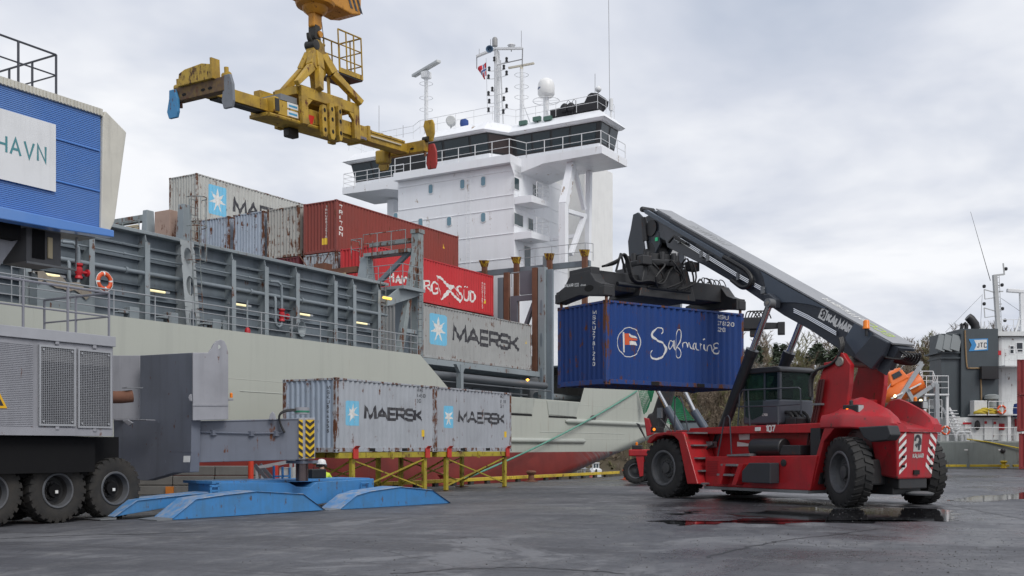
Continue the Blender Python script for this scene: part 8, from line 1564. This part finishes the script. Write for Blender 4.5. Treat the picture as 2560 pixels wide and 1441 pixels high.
    MB().ball((hx-.01, hy-.03, hz_-.045), .098, 8, (1, .85, .75)).build('hair', paint('hair_dark', (.03, .02, .015), .8), r, smooth=60)
    f = V(hx, hy+.095, hz_-.06); MB().lathe([(.004, .03), (.016, -.01), (.01, -.02)], f+V(0, .012, 0), (0, .3, 1), 8).build('nose', SK, r, smooth=60)
    for s in (-1, 1): MB().ball(f+V(s*.033, -.004, .025), .012, 6).build('eye', BLACK_INK, r)
    MB().box(f.x-.025, f.x+.025, f.y-.008, f.y+.004, f.z-.05, f.z-.042).build('mouth', paint('lips', (.35, .13, .1), .5), r)
    band = [(gx-.03+.165*cos(t), gy+.12+.158*sin(t), gz+.72) for t in [i*2*pi/24 for i in range(24)]]; m = MB(); m.add([(a[0]+(a[0]-gx+.03)*.03, a[1], a[2]) for a in band]+[(a[0]+(a[0]-gx+.03)*.03, a[1], a[2]+.05) for a in band], [(i, (i+1) % 24, 24+(i+1) % 24, 24+i) for i in range(24)]); m.build('reflective_band', paint('reflective_grey', (.6, .6, .6), .3), r)
person()
def yard_stuff():
    CB = paint('old_concrete', (.15, .145, .135), .85, dirt=.5, streak=.3, bump=.4)
    d = 33.5; x0, x1 = Wp(325, 1200, d).x, Wp(640, 1200, d).x; y = d; gz = GZ((x0+x1)/2, y); r = WORLD.root('sleeper_stack', 'stack of old grey sleepers on the quay behind the crane outrigger', 'sleepers', ((x0+x1)/2, y, gz))
    n = 3; L = (x1-x0)/n
    for k in range(3):
        for i in range(n): MB().box(x0+i*L+.01, x0+(i+1)*L-.02, y+.05*k, y+.7, gz+.28+k*.31, gz+.57+k*.31).build('sleeper', CB, r, bevel=.02)
    for i in range(5): x = x0+.5+i*(x1-x0-1)/4; MB().box(x-.16, x+.16, y-.08, y+.7, gz, gz+.275).build('bearer', paint('bearer_steel', (.10, .11, .13), .6, dirt=.4), r)
    for i, c in ((.02, (.5, .02, .02)), (.32, (.5, .16, .02))): x = x0+i*(x1-x0); MB().box(x-.12, x+.12, y-.1, y-.02, gz+.28, gz+.55).build('end_stop', paint('stop_%d' % int(i*100), c, .6, dirt=.3), r)
    q = Wp(627, 1200, 32.5); gz = GZ(q.x, q.y); r = WORLD.root('marker_post', 'bright red post standing behind the blue pad', 'post', (q.x, q.y, gz)); MB().tube((q.x, q.y, gz), (q.x, q.y, Wp(627, 1156, 32.5).z+.15), .085, 14).build('shaft', paint('post_red', (.60, .05, .02), .45, dirt=.2), r, smooth=40); MB().tube((q.x, q.y, gz+.002), (q.x, q.y, gz+.04), .16, 14).build('base', RUSTY, r)
    # folded gangway lying behind the jack
    d = 33.0; g = WORLD.root('gangway_frame', 'grey steel gangway frame leaning behind the crane jack', 'gangway', (Wp(670, 1200, d).x, d, GZ(Wp(670, 1200, d).x, d))); P = lambda x, y, dd=d: Wp(640+x/3.43, 900+y/3.43, dd)
    gz = GZ(P(60, 1040).x, d)
    for dy in (0, .7): MB().bar(P(10, 925)+V(0, dy, 0), P(330, 862)+V(0, dy, 0), .09, .09).build('top_tube', GALV, g); MB().bar(P(-10, 900)+V(0, dy, 0), P(110, 1040)+V(0, dy, 0), .12, .1).build('brace', paint('brace_dark', (.07, .075, .09), .5), g); a = P(10, 925)+V(0, dy, 0); MB().bar((a.x, a.y, a.z), (a.x, a.y, gz), .08, .08).build('leg', GALV, g); a = P(300, 868)+V(0, dy, 0); MB().bar((a.x, a.y, a.z), (a.x, a.y, gz), .08, .08).build('leg', GALV, g)
    a = P(175, 1000); MB().box(a.x-.06, a.x+.06, d-.1, d, gz, P(175, 905).z).build('marker', paint('marker_red', (.55, .05, .03), .5), g); MB().box(P(195, 0).x, P(330, 0).x, d+.1, d+.6, gz, P(200, 925).z).build('canvas_bin', paint('bin_white', (.5, .51, .5), .6, dirt=.4), g)
    # red containers at the right edge
    mr = cmats('yard_red', (.26, .035, .035), .15, prust=.4); FR = Frame((Wp(2547, 1174, 76.5).x, 76.5, 0), radians(-27))
    for k, (z, lab) in enumerate(((0.02, 'dark red container at the right edge, lowest of the stack'), (2.75, 'dark red container at the right edge, middle of the stack'), (5.36, 'dark red container at the right edge, topmost of the stack'))): Container(FR, (-.12*(k > 0), 0, z), 6.058, 2.591, lab, mr, 'red containers at the right edge')
yard_stuff()
def boats():
    WB_ = paint('boat_white', (.75, .76, .76), .4, dirt=.2); d = 160; c = Wp(1491, 1186, d); z = -2.6
    r = WORLD.root('motor_boat', 'small white motor boat with cabin moored off the far bank', 'boat', (c.x, d, z-.2)); P = lambda px, py: Wp(px, py, d)
    hull = []; 
    for y, w, h in ((0, .85, .75), (1.5, .9, .8), (3, .75, .95), (4.4, .05, 1.1)): hull.append([(c.x-w, d+y, z+h), (c.x-w*.8, d+y, z-.2), (c.x+w*.8, d+y, z-.2), (c.x+w, d+y, z+h)])
    mb = MB(); mb.v = [p for s in hull for p in s]; mb.f = [(i*4+j, i*4+(j+1) % 4, (i+1)*4+(j+1) % 4, (i+1)*4+j) for i in range(3) for j in range(4)]+[(3, 2, 1, 0)]; mb.m = [0]*len(mb.f); mb.build('hull', WB_, r)
    MB().box(c.x-.45, c.x+.5, d+1, d+2.6, z+.7, z+1.75).box(c.x-.55, c.x+.6, d+.8, d+2.8, z+1.75, z+1.83).build('cabin', WB_, r, bevel=.05); 
    for a, b in ((-.35, -.03), (.07, .4)): MB().box(c.x+a, c.x+b, d+.98, d+1.0, z+1.05, z+1.65).build('window', glass('boat_glass', (.05, .07, .08), .1), r)
    MB().box(c.x-.15, c.x+.1, d-.35, d-.02, z-.1, z+.9).build('outboard_motor', BLK, r, bevel=.05)
    c = Wp(1460, 1184, d); r = WORLD.root('work_raft', 'dark work raft with outboard lying left of the white motor boat', 'raft', (c.x, d, z-.1)); MB().box(c.x-1.0, c.x+.85, d, d+2, z-.15, z+.35).build('float', paint('raft_dark', (.04, .045, .055), .6), r, bevel=.1); MB().rail([(c.x-1.0, d+.1, z+.35), (c.x+.8, d+.1, z+.35)], .55, (1, .5), .03, .6).build('railing', GALV, r); MB().box(c.x+.0, c.x+.25, d+.3, d+.8, z+.35, z+1.4).box(c.x+.1, c.x+.6, d+.3, d+.6, z+1.3, z+1.5).build('winch_post', paint('raft_grey', (.4, .4, .41), .5), r); MB().bar((c.x-2.0, d+.2, z+.95), (c.x+.5, d+.2, z+.95), .1, .12).build('beam', GALV, r)
    c = Wp(1477.5, 1186, d-2); r = WORLD.root('mooring_buoy', 'round red mooring buoy floating beside the motor boat', 'buoy', (c.x, d-2, z-.15)); MB().ball((c.x, d-2, z+.18), .3, 10).build('float', paint('buoy_red', (.6, .1, .08), .5), r, smooth=60); MB().path([(c.x+.08*cos(t), d-2, z+.5+.08*sin(t)) for t in [i*.7 for i in range(9)]], .02, 5, True).build('ring', STEEL, r)
boats()
def stacker_two():
    d = 50.; q = Wp(1588, 1204, d); gz = GZ(q.x, q.y); FR = Frame((q.x, q.y, 0), radians(-15)); r = FR.root('reach_stacker', 'second red reach stacker parked behind, mostly hidden by the first', 'reach stacker', (2, 1.5, gz), None)
    P = lambda px, py, y=0.: FR.pix(px, py, 1, y); CH = CHR
    for x in (0, 5.2):
        for y in (.25, 2.9): wheel(r, (x, y, gz+.6), (0, -1 if y < 1 else 1, 0), .6, .45, None, .3, 'wheel', 10, 20)
    MB().box(.45, 6.2, .6, 2.6, gz+.6, gz+1.5).build('chassis', SRED, r, bevel=.04)
    a, b = P(1572, 1124), P(1612, 1141); MB().box(a.x, b.x+.5, -.1, .6, b.z, a.z).build('mudguard', SRED, r, bevel=.05); MB().prism([(p.x, p.z) for p in (P(1590, 1140), (P(1610, 1140)), P(1608, 1190), P(1600, 1192))], 'xz', -.06, .3).build('mudguard_flap', SRED, r)
    MB().box(a.x+.15, a.x+.6, .0, .4, a.z, a.z+.2).build('lamp_cluster', SPR, r, bevel=.03); c = P(1590, 1118); MB().lathe([(.06, 0), (.06, .12), (.03, .15)], (c.x, .2, a.z+.2), (0, 0, 1), 10).build('beacon', ORB, r)
    MB().prism([(p.x, p.z) for p in (P(*zC(245, 590)), P(*zC(290, 600)), P(*zC(330, 740)), P(*zC(270, 760)))], 'xz', .2, .6).build('lift_arm', SRED, r, bevel=.03); MB().prism([(p.x, p.z) for p in (P(*zC(180, 640)), P(*zC(205, 650)), P(*zC(270, 800)), P(*zC(245, 740)))], 'xz', .0, .3).build('link_arm', SPR, r)
    MB().prism([(p.x, p.z) for p in (P(*zC(255, 600)), P(*zC(275, 555)), P(*zC(310, 548)), P(*zC(380, 330)), P(*zC(510, 300)), P(*zC(440, 560)), P(*zC(400, 690)), P(*zC(300, 700)))], 'xz', .7, 1.7).build('boom', SPR, r, bevel=.08)
    up, hd = P(*zC(440, 330), 1.2), P(1692, 612, 1.2); MB().bar(up, hd, .9, .8, (0, 1, 0)).build('inner_boom', BOOM, r); MB().bar(P(1698, 598, .7), P(1672, 668, .7), .35, .3, (0, 1, 0)).build('boom_head', paint('boom_pale', (.5, .5, .5), .5), r)
    for a_, b_, c_ in (((372, 340), (455, 500), (580, 715)), ((612, 350), (700, 530), (800, 690))):
        A, B, C = P(*zC(*a_), .5), P(*zC(*b_), .5), P(*zC(*c_), .5); MB().tube(A, B, .11, 12).build('cylinder_rod', CH, r, smooth=50); MB().tube(B, C, .2, 14).build('lift_cylinder', GUS, r, smooth=50)
    a, b = P(1688, 1055, 1.5), P(1722, 1085, 1.5); MB().box(a.x, b.x+.8, 1.3, 2.4, b.z-.6, a.z).build('cab', glass('cab_glass_two', (.16, .2, .22), .08), r, bevel=.05); MB().box(a.x-.05, b.x+.85, 1.25, 2.45, a.z, a.z+.06).build('cab_roof', BLK, r)
    # its spreader, seen past the blue container
    Q = lambda x, y: P(*zA(x, y), -.5); a, b = Q(1240, 880), Q(1500, 950); MB().box(a.x, b.x, -.5, .4, b.z, Q(1400, 870).z).build('spreader', SPR, r, bevel=.04); c = Q(1500, 925); e = Q(1650, 930); MB().bar((c.x-.05, -.2, c.z), (e.x, -.2, e.z+.05), .3, .42, (0, 1, 0), .25, .25).box(e.x-.2, e.x+.12, -.45, .1, e.z-.35, e.z+.2).build('spreader_arm', SPR, r, bevel=.02)
    MB().box(Q(1425, 950).x, Q(1475, 950).x, -.4, .1, Q(1440, 1000).z, b.z).build('twistlock_housing', SPR, r, bevel=.03); c = Q(1440, 860)
    for k in range(5): m = MB(); m.path(catmull([V(c.x-.3+.13*k, -.3, c.z-.05), V(c.x-.2+.16*k, -.3, c.z+.22), V(c.x+.1+.15*k, -.35, c.z+.18), V(c.x+.25+.15*k, -.3, c.z-.12)], 4), .03, 5); m.build('hose', HOSE, r)
stacker_two()
# ---------------------------------------------------------------- grey ship with dark funnel across the dock
def zR(x, y): return (2160+x/2.0575, 520+y/2.0575)
def ship_two():
    Y = 82.7; P = lambda x, y, yy=Y: WORLD.pix(*zR(x, y), 1, yy); R = WORLD.root('moored_ship', 'grey and white ship with dark funnel moored across the dock at right', 'ship', (36, Y+4, -2.6))
    HG = paint('hull_green_grey', (.20, .225, .215), .5, dirt=.3, streak=.4, rust=.12, rscale=1.2); FD = paint('funnel_charcoal', (.060, .075, .085), .5, dirt=.3, streak=.3, dscale=.5); WH = paint('ship_two_white', (.68, .70, .70), .5, dirt=.25, streak=.3, rust=.12, rscale=1.6); WR = WRAIL
    zt = P(600, 1200).z; hx = P(150, 1200).x
    MB().prism([(hx-6, 1.0), (hx-3, -3.6), (70, -3.6), (70, zt), (hx-6.5, zt)], 'xz', Y, Y+9).build('hull', HG, R, bevel=.1)
    for x in (538, 722): q = P(x, 1240); MB().box(q.x-.025, q.x+.025, Y-.03, Y-.001, -.5, zt-.5).build('weld_seam', HG, R)
    for x, y in ((525, 1245), (700, 1245)): q = P(x, y); MB().box(q.x-.14, q.x+.14, Y-.02, Y-.003, q.z-.05, q.z+.05).build('draught_mark', LITE, R)
    q = P(714, 1250); MB().lathe([(.05, -.1), (.2, -.05), (.2, .05), (.1, .1)], q, (0, 1, 0), 12).build('fairlead', BLK, R)
    MB().rail([(hx-6, Y+.1, zt), (60, Y+.1, zt)], 1.05, (1, .5), .03, 1.7, .03).build('deck_railing', WR, R)
    # deckhouse and funnel
    a, b = P(395, 1078, Y+1.5), P(823, 1200, Y+1.5); MB().box(P(375, 0, Y+1.5).x, 60, Y+1.5, Y+7, zt, P(500, 1078, Y+1.5).z).build('deckhouse', WH, R)
    f0, f1, f2 = P(404, 640, Y+2), P(500, 628, Y+2), P(672, 622, Y+2); zb = P(500, 1078, Y+1.5).z+.003
    MB().box(f1.x, P(690, 0, Y+2).x, Y+2, Y+5, zb, f2.z).hexa([(P(690, 0, Y+2).x-.003, Y+2.002, zb), (P(697, 0, Y+2).x, Y+2.002, zb), (P(697, 0, Y+2).x, Y+5, zb), (P(690, 0, Y+2).x-.003, Y+5, zb), (P(671, 0, Y+2).x, Y+2.002, f2.z), (P(673, 0, Y+2).x, Y+2.002, f2.z), (P(673, 0, Y+2).x, Y+5, f2.z), (P(671, 0, Y+2).x, Y+5, f2.z)]).build('funnel', FD, R)
    MB().box(f0.x, f1.x-.005, Y+2.3, Y+4.7, zb, P(404, 645, Y+2).z).build('funnel_trunk', FD, R, bevel=.03); MB().box(P(382, 0, Y+2).x, f1.x, Y+2.1, Y+4.9, P(400, 748, Y+2).z, P(400, 740, Y+2).z).build('funnel_ledge', FD, R); MB().box(P(400, 0, Y+2).x, f1.x, Y+2.1, Y+4.9, P(400, 775, Y+2).z, P(400, 768, Y+2).z).build('funnel_ledge', FD, R)
    for x in (400, 432, 470): a, b = P(x+14, 655, Y+2), P(x, 732, Y+1.6); MB().bar((a.x, Y+2.2, a.z), (b.x-.1 if x < 410 else b.x, Y+1.75, b.z), .75, .06, (0, -1, 0)).build('louvre_flap', paint('flap_slate', (.13, .15, .16), .5), R)
    for pts, rr in (([(500, 625), (505, 605), (497, 597)], .14), ([(525, 625), (527, 605), (515, 592)], .16), ([(575, 625), (570, 600), (548, 572), (534, 560)], .36)):
        q = [P(*p, Y+3) for p in pts]; MB().path(q, [rr*1.0]+[rr]*(len(q)-2)+[rr*.9], 12).build('exhaust_pipe', BLK, R, smooth=50)
    MB().path(catmull([P(*p, Y+1.93) for p in ((520, 630), (523, 720), (530, 815), (545, 825), (590, 826), (600, 840), (604, 990))], 4), .06, 8).build('stack_pipe', paint('pipe_ochre', (.30, .2, .10), .6, rust=.3), R, smooth=50)
    a, b = P(603, 815, Y+1.6), P(690, 880, Y+1.6); g = MB().box(a.x, b.x, Y+1.5, Y+1.99, b.z, a.z).build('vent_box', BLK, R)
    # pennant on the funnel
    z = lambda x, y: P(x, y, Y+1.99); s = MB().prism([(q.x, q.z) for q in (z(538, 675), z(637, 672), z(637, 733), z(538, 738), z(553, 706))], 'xz', Y+1.96, Y+1.985).build('pennant_sign', paint('pennant_blue', (.04, .25, .55), .5), R); MB().prism([(q.x, q.z) for q in (z(566, 680), z(631, 678), z(631, 727), z(566, 732), z(578, 706))], 'xz', Y+1.955, Y+1.9595).build('pennant_field', LITE, s)
    q = z(581, 720); h = z(581, 693).z-q.z; st, _ = text_strokes('JTC', h, .17*h, .25, .62, q.x, q.z); m = MB(); marks(m, st, lambda x, y, d: (x, Y+1.954-d, y)); m.build('lettering', BLACK_INK, s)
    # accommodation at the right edge
    ax_ = P(690, 0, Y+2.6).x; t1 = P(700, 660, Y+2.6).z; MB().box(ax_, 60, Y+2.6, Y+8, zb, t1).build('accommodation', WH, R, bevel=.3); MB().box(ax_-.3, 60, Y+2.3, Y+8, t1, t1+.35).build('bridge_roof', WH, R)
    for x0, x1, y0, y1 in ((752, 768, 712, 748), (785, 814, 695, 740)): a, b = P(x0, y0, Y+2.6), P(x1, y1, Y+2.6); w = MB().box(a.x, b.x, Y+2.55, Y+2.61, b.z, a.z).build('window', glass('dark_glass', (.02, .025, .03), .06), R); MB().box(a.x-.06, b.x+.06, Y+2.56, Y+2.605, b.z-.06, a.z+.06).build('window_frame', WR, w)
    d2 = P(700, 812, Y+1.8).z; MB().box(ax_-.1, 60, Y+1.2, Y+2.6, d2-.1, d2).build('balcony_deck', WH, R); MB().rail([(ax_-.1, Y+1.25, d2), (60, Y+1.25, d2)], 1.25, (1, .66, .33), .03, 1.0, .03).build('balcony_railing', WR, R); MB().box(ax_-.2, ax_+.15, Y+2.4, Y+2.58, P(0, 758, Y+2.5).z, P(0, 735, Y+2.5).z).build('side_light', REDV, R)
    d3 = P(600, 1062, Y+1).z; MB().box(P(565, 0, Y+.9).x, 60, Y+.6, Y+2.6, d3-.1, d3).build('boat_deck', WH, R); MB().rail([(P(640, 0, Y+.7).x, Y+.65, d3), (60, Y+.65, d3)], 1.0, (1, .5), .03, 1.2, .03).build('boat_deck_railing', WR, R)
    for x in (745, 818): q = P(x, 1130, Y+.8); MB().box(q.x-.12, q.x+.12, Y+.7, Y+.9, zt, d3-.1).build('deck_pillar', WR, R)
    for x0, x1, y0, y1, mt, nm in ((617, 660, 1088, 1195, WH, 'door'), (663, 692, 1090, 1195, WH, 'door'), (692, 722, 1110, 1142, REDV, 'fire_locker'), (516, 550, 1098, 1140, LITE, 'notice_board'), (775, 785, 1085, 1125, REDV, 'extinguisher')):
        a, b = P(x0, y0, Y+1.45), P(x1, y1, Y+1.45); MB().box(a.x, b.x, Y+1.38, Y+1.49, b.z, a.z).build(nm, mt, R, bevel=.03)
    for x0, y0 in ((628, 1098), (675, 1100)): a = P(x0, y0, Y+1.3); MB().box(a.x-.1, a.x+.1, Y+1.36, Y+1.378, a.z-.2, a.z).build('notice', REDV, R)
    a = P(532, 1120, Y+1.3); MB().box(a.x-.35, a.x+.35, Y+1.355, Y+1.375, a.z+.1, a.z+.25).build('notice', REDV, R)
    MB().box(P(572, 0, Y+1).x, P(640, 0, Y+1).x, Y+1.2, Y+2.0, d3, P(0, 992, Y+1.5).z).build('deck_locker', WH, R, bevel=.04); q = P(660, 985, Y+1.5); MB().lathe([(.35, -.6), (.35, 0), (.55, .02), (.55, .3), (.3, .4)], (q.x, Y+1.6, q.z), (0, 0, 1), 14).build('mushroom_vent', paint('vent_grey', (.3, .33, .33), .5), R, smooth=40)
    for k in range(5): c = P(600+k*18, 1052, Y+.9); MB().path([(c.x+.42*cos(t), Y+1.0+.3*sin(t), d3+.12+.12*(k % 3)+.05*sin(2*t)) for t in [i*.52 for i in range(12)]], .12, 6, True).build('rope_coil', paint('rope_yellow', (.55, .42, .04), .8), R, smooth=60)
    for x in (500, 530): c = P(x, 1185, Y+.6); MB().path([(c.x-.45, Y+.5, zt+.02), (c.x-.45, Y+.5, zt+.45), (c.x-.25, Y+.5, zt+.7), (c.x+.1, Y+.5, zt+.7), (c.x+.3, Y+.5, zt+.45), (c.x+.3, Y+.5, zt)], .13, 8).build('air_pipe', WH, R, smooth=50)
    MB().path([P(530, 1190, Y+.05), P(640, 1205, Y-.05), P(790, 1235, Y-.15), (46, Y-.5, .5)], .05, 6).build('mooring_rope', MATS['rope_yellow'], R); q = P(583, 1118, Y+1.3); MB().ball(q, .3, 8, (.8, .4, 1.3)).build('fender', BLK, R, smooth=60)
    q = P(795, 1035, Y+.9); MB().lathe([(.35, -.5), (.38, 0), (.3, .5), (.1, .55)], (q.x, Y+1.0, q.z-.1), (0, 0, 1), 12).build('covered_drum', paint('tarp_blue', (.02, .06, .25), .7), R, smooth=50)
    # masts and rigging
    g = lambda x, y: P(x, y, Y+4); m = MB(); m.bar(g(693, 665), g(672, 345), .32, .3); m.bar(g(668, 348), g(722, 342), .18, .12); m.bar(g(722, 345), g(716, 285), .09, .09)
    for y in (420, 515): m.bar(g(618, y), g(680, y+18), .07, .07); m.bar(g(618, y), g(622, y+50), .06, .06); m.bar(g(622, y+50), g(685, y+40), .06, .06); m.bar(g(690, y-20), g(708, y-20), .08, .08); m.bar(g(695, y+10), g(715, y+10), .12, .08)
    m.ladder(g(705, 660), g(690, 350), .35, (0, 1, 0), .4, .025); m.build('signal_mast', paint('mast_grey', (.45, .46, .46), .5), R)
    for x, y in ((618, 405), (618, 495), (710, 398), (712, 520), (725, 580), (730, 315)): q = g(x, y); MB().lathe([(.08, -.12), (.14, -.05), (.14, .1), (.05, .16)], q, (0, 0, 1), 8).build('mast_lamp', BLK, R)
    a, b = g(650, 375), g(548, 20); MB().tube(a, b, .03, 5, .012).build('whip_antenna', BLK, R); MB().tube(g(610, 445), g(418, 640), .014, 4).build('stay', BLK, R); MB().tube(g(600, 600), g(608, 450), .014, 4).build('stay', BLK, R); MB().tube(g(705, 465), g(800, 530), .014, 4).build('stay', BLK, R)
    MB().bar(g(735, 425), g(860, 433), .35, .3).build('radar_scanner', WR, R, bevel=.05); MB().bar(g(810, 440), g(815, 650), .3, .3).bar(g(775, 655), g(812, 530), .12, .12).build('radar_mast', WR, R); MB().rail([(ax_+.3, Y+2.7, t1+.35), (60, Y+2.7, t1+.35)], 1.0, (1, .5), .025, 1.0, .025).build('roof_railing', WR, R)
    for x, y in ((748, 640), (602, 610), (620, 610), (645, 612), (805, 640)): q = g(x, y); MB().tube((q.x, Y+4, q.z-1.2), (q.x, Y+4, q.z+.4), .05, 6).build('vent_pipe', WR, R)
    # davit and stern structure
    D = lambda x, y, yy=Y+1: P(x, y, yy); GV = paint('davit_grey', (.36, .38, .40), .5, dirt=.2)
    for yy in (Y+.6, Y+2.6):
        for a, b, w in (((175, 985), (300, 800), .26), ((240, 990), (345, 920), .26), ((345, 915), (375, 905), .28), ((372, 905), (378, 1200), .36), ((215, 925), (250, 985), .2), ((300, 802), (270, 797), .2)): MB().bar(D(*a, yy), D(*b, yy), w, .3).build('davit_arm', GV, R)
    pz = D(330, 958).z; MB().box(D(300, 0).x, D(425, 0).x, Y+.5, Y+3, pz-.12, pz).build('platform', WR, R); MB().rail([(D(310, 0).x, Y+.55, pz), (D(422, 0).x, Y+.55, pz)], 1.4, (1, .66, .33), .03, .7, .03).build('platform_railing', WR, R); MB().rail([D(262, 912), D(300, 912), D(355, 912), D(372, 960)], 1.1, (1, .66, .33), .03, .6, .03).build('platform_railing', WR, R)
    for x in (305, 420): MB().bar((D(x, 0).x, Y+.7, zt), (D(x, 0).x, Y+.7, pz-.12), .18, .18).build('platform_leg', WR, R)
    MB().box(D(335, 0).x, D(405, 0).x, Y+1.5, Y+2.6, D(0, 1030).z, D(0, 985).z).build('winch_house', WH, R)
    for a, b in (((405, 1030), (470, 1175)), ((440, 1030), (505, 1175))): MB().bar(D(*a), D(*b), .08, .14).bar(D(a[0], a[1]-5, Y+1), D(b[0], b[1]-40, Y+1), .05, .05).build('stair_stringer', WR, R)
    for k in range(9): f = (k+.5)/9; q = D(408+65*f, 1035+143*f); MB().box(q.x-.05, q.x+1.0, Y+.9, Y+1.2, q.z-.03, q.z+.02).build('stair_tread', WR, R)
    MB().box(D(330, 0).x, D(395, 0).x, Y+1.2, Y+2.5, zt, D(0, 1085).z).build('winch', WH, R, bevel=.1); MB().rail([(D(330, 0).x, Y+.8, D(0, 1085).z), (D(395, 0).x, Y+.8, D(0, 1085).z)], 1.5, (1, .66, .33), .035, .8, .035).build('winch_railing', WR, R)
    for x, y in ((160, 968), (292, 992)): q = D(x, y, Y-.5); MB().ball(q, .12, 6).build('deck_lamp', emit('warm_lamp', (1, .85, .5), 2.5), R)
    # free-fall lifeboat on its slip
    o = R; LB = paint('lifeboat_orange', (.78, .16, .02), .45, dirt=.25, dirtcol=(.5, .12, .03)); a, b = D(85, 1010, Y+1.6), D(290, 905, Y+1.6); L = (b-a).length; e = (b-a).normalized(); u = V(-e.z, 0, e.x)
    r = WORLD.root('lifeboat', 'orange enclosed lifeboat tilted on the davit of the grey ship', 'lifeboat', a+V(0, 0, -.5)); secs = []; N = 11; n = 14
    for i in range(N+1):
        f = i/N; w = 1.0*min(1, (f*3.2+.05)**.6, ((1-f)*6+.45)**.5) if f < 1 else .9; h = (.85 if f < .45 else 1.05)*min(1, (f*3+.1)**.6); c = a+e*L*f+u*(.1+.2*(1-f)**2)
        secs += [tuple(c+V(0, w*cos(2*pi*j/n), 0)+u*(h*sin(2*pi*j/n)*(.75 if sin(2*pi*j/n) < 0 else 1.0))) for j in range(n)]
    m = MB(); m.add(secs, [(i*n+j, i*n+(j+1) % n, (i+1)*n+(j+1) % n, (i+1)*n+j) for i in range(N) for j in range(n)]+[tuple(range(n-1, -1, -1)), tuple(range(N*n, N*n+n))]); m.build('hull', LB, r, smooth=40)
    c = a+e*L*.55+u*1.2; m = MB(); m.hexa([tuple(c+e*x+V(0, y, 0)+u*z) for x, y, z in ((-.8, -.7, -.3), (.8, -.7, -.3), (.8, .7, -.3), (-.8, .7, -.3), (-.5, -.5, .75), (.6, -.5, .75), (.6, .5, .75), (-.5, .5, .75))]); m.build('conning_tower', LB, r, bevel=.1); m = MB(); m.hexa([tuple(c+e*x+V(0, y, 0)+u*z) for x, y, z in ((-.35, -.70, .15), (.4, -.70, .15), (.4, -.5, .15), (-.35, -.5, .15), (-.3, -.62, .55), (.35, -.62, .55), (.35, -.5, .55), (-.3, -.5, .55))]); m.build('window', glass('dark_glass', (.02, .025, .03)), r)
    for f in (.3, .75): c2 = a+e*L*f+u*.2; m = MB(); m.hexa([tuple(c2+e*x+V(0, -1.27, 0)+u*z+V(0, y, 0)) for x, y, z in ((-.5, 0, -.1), (.5, 0, -.1), (.5, .2, -.1), (-.5, .2, -.1), (-.5, 0, .0), (.5, 0, .0), (.5, .2, .0), (-.5, .2, .0))]); m.build('grab_rail', LITE, r)
    MB().tube(D(75, 1000, Y+1), D(215, 790, Y+1), .03, 5).build('wire_fall', GV, R)
    for (x, y, yy), lab in (((708, 1038, Y+.5), 'orange lifebuoy on the upper deck rail of the grey ship'), ((420, 1145, Y+.05), 'orange lifebuoy on the lower rail of the grey ship beside the stairs')):
        q = P(x, y, yy); rr = WORLD.root('lifebuoy', lab, 'lifebuoy', q-V(0, 0, .37)); n, mm = 24, 8; vs = [(q.x+(.3+.08*cos(2*pi*j/mm))*cos(2*pi*i/n), yy+.08*sin(2*pi*j/mm), q.z+(.3+.08*cos(2*pi*j/mm))*sin(2*pi*i/n)) for i in range(n) for j in range(mm)]; m = MB(); m.add(vs, [(i*mm+j, i*mm+(j+1) % mm, ((i+1) % n)*mm+(j+1) % mm, ((i+1) % n)*mm+j) for i in range(n) for j in range(mm)]); m.m = [1 if i % 6 == 0 else 0 for i in range(n) for j in range(mm)]; m.build('ring', [MATS['buoy_orange'], MATS['buoy_white']], rr, smooth=80)
ship_two()
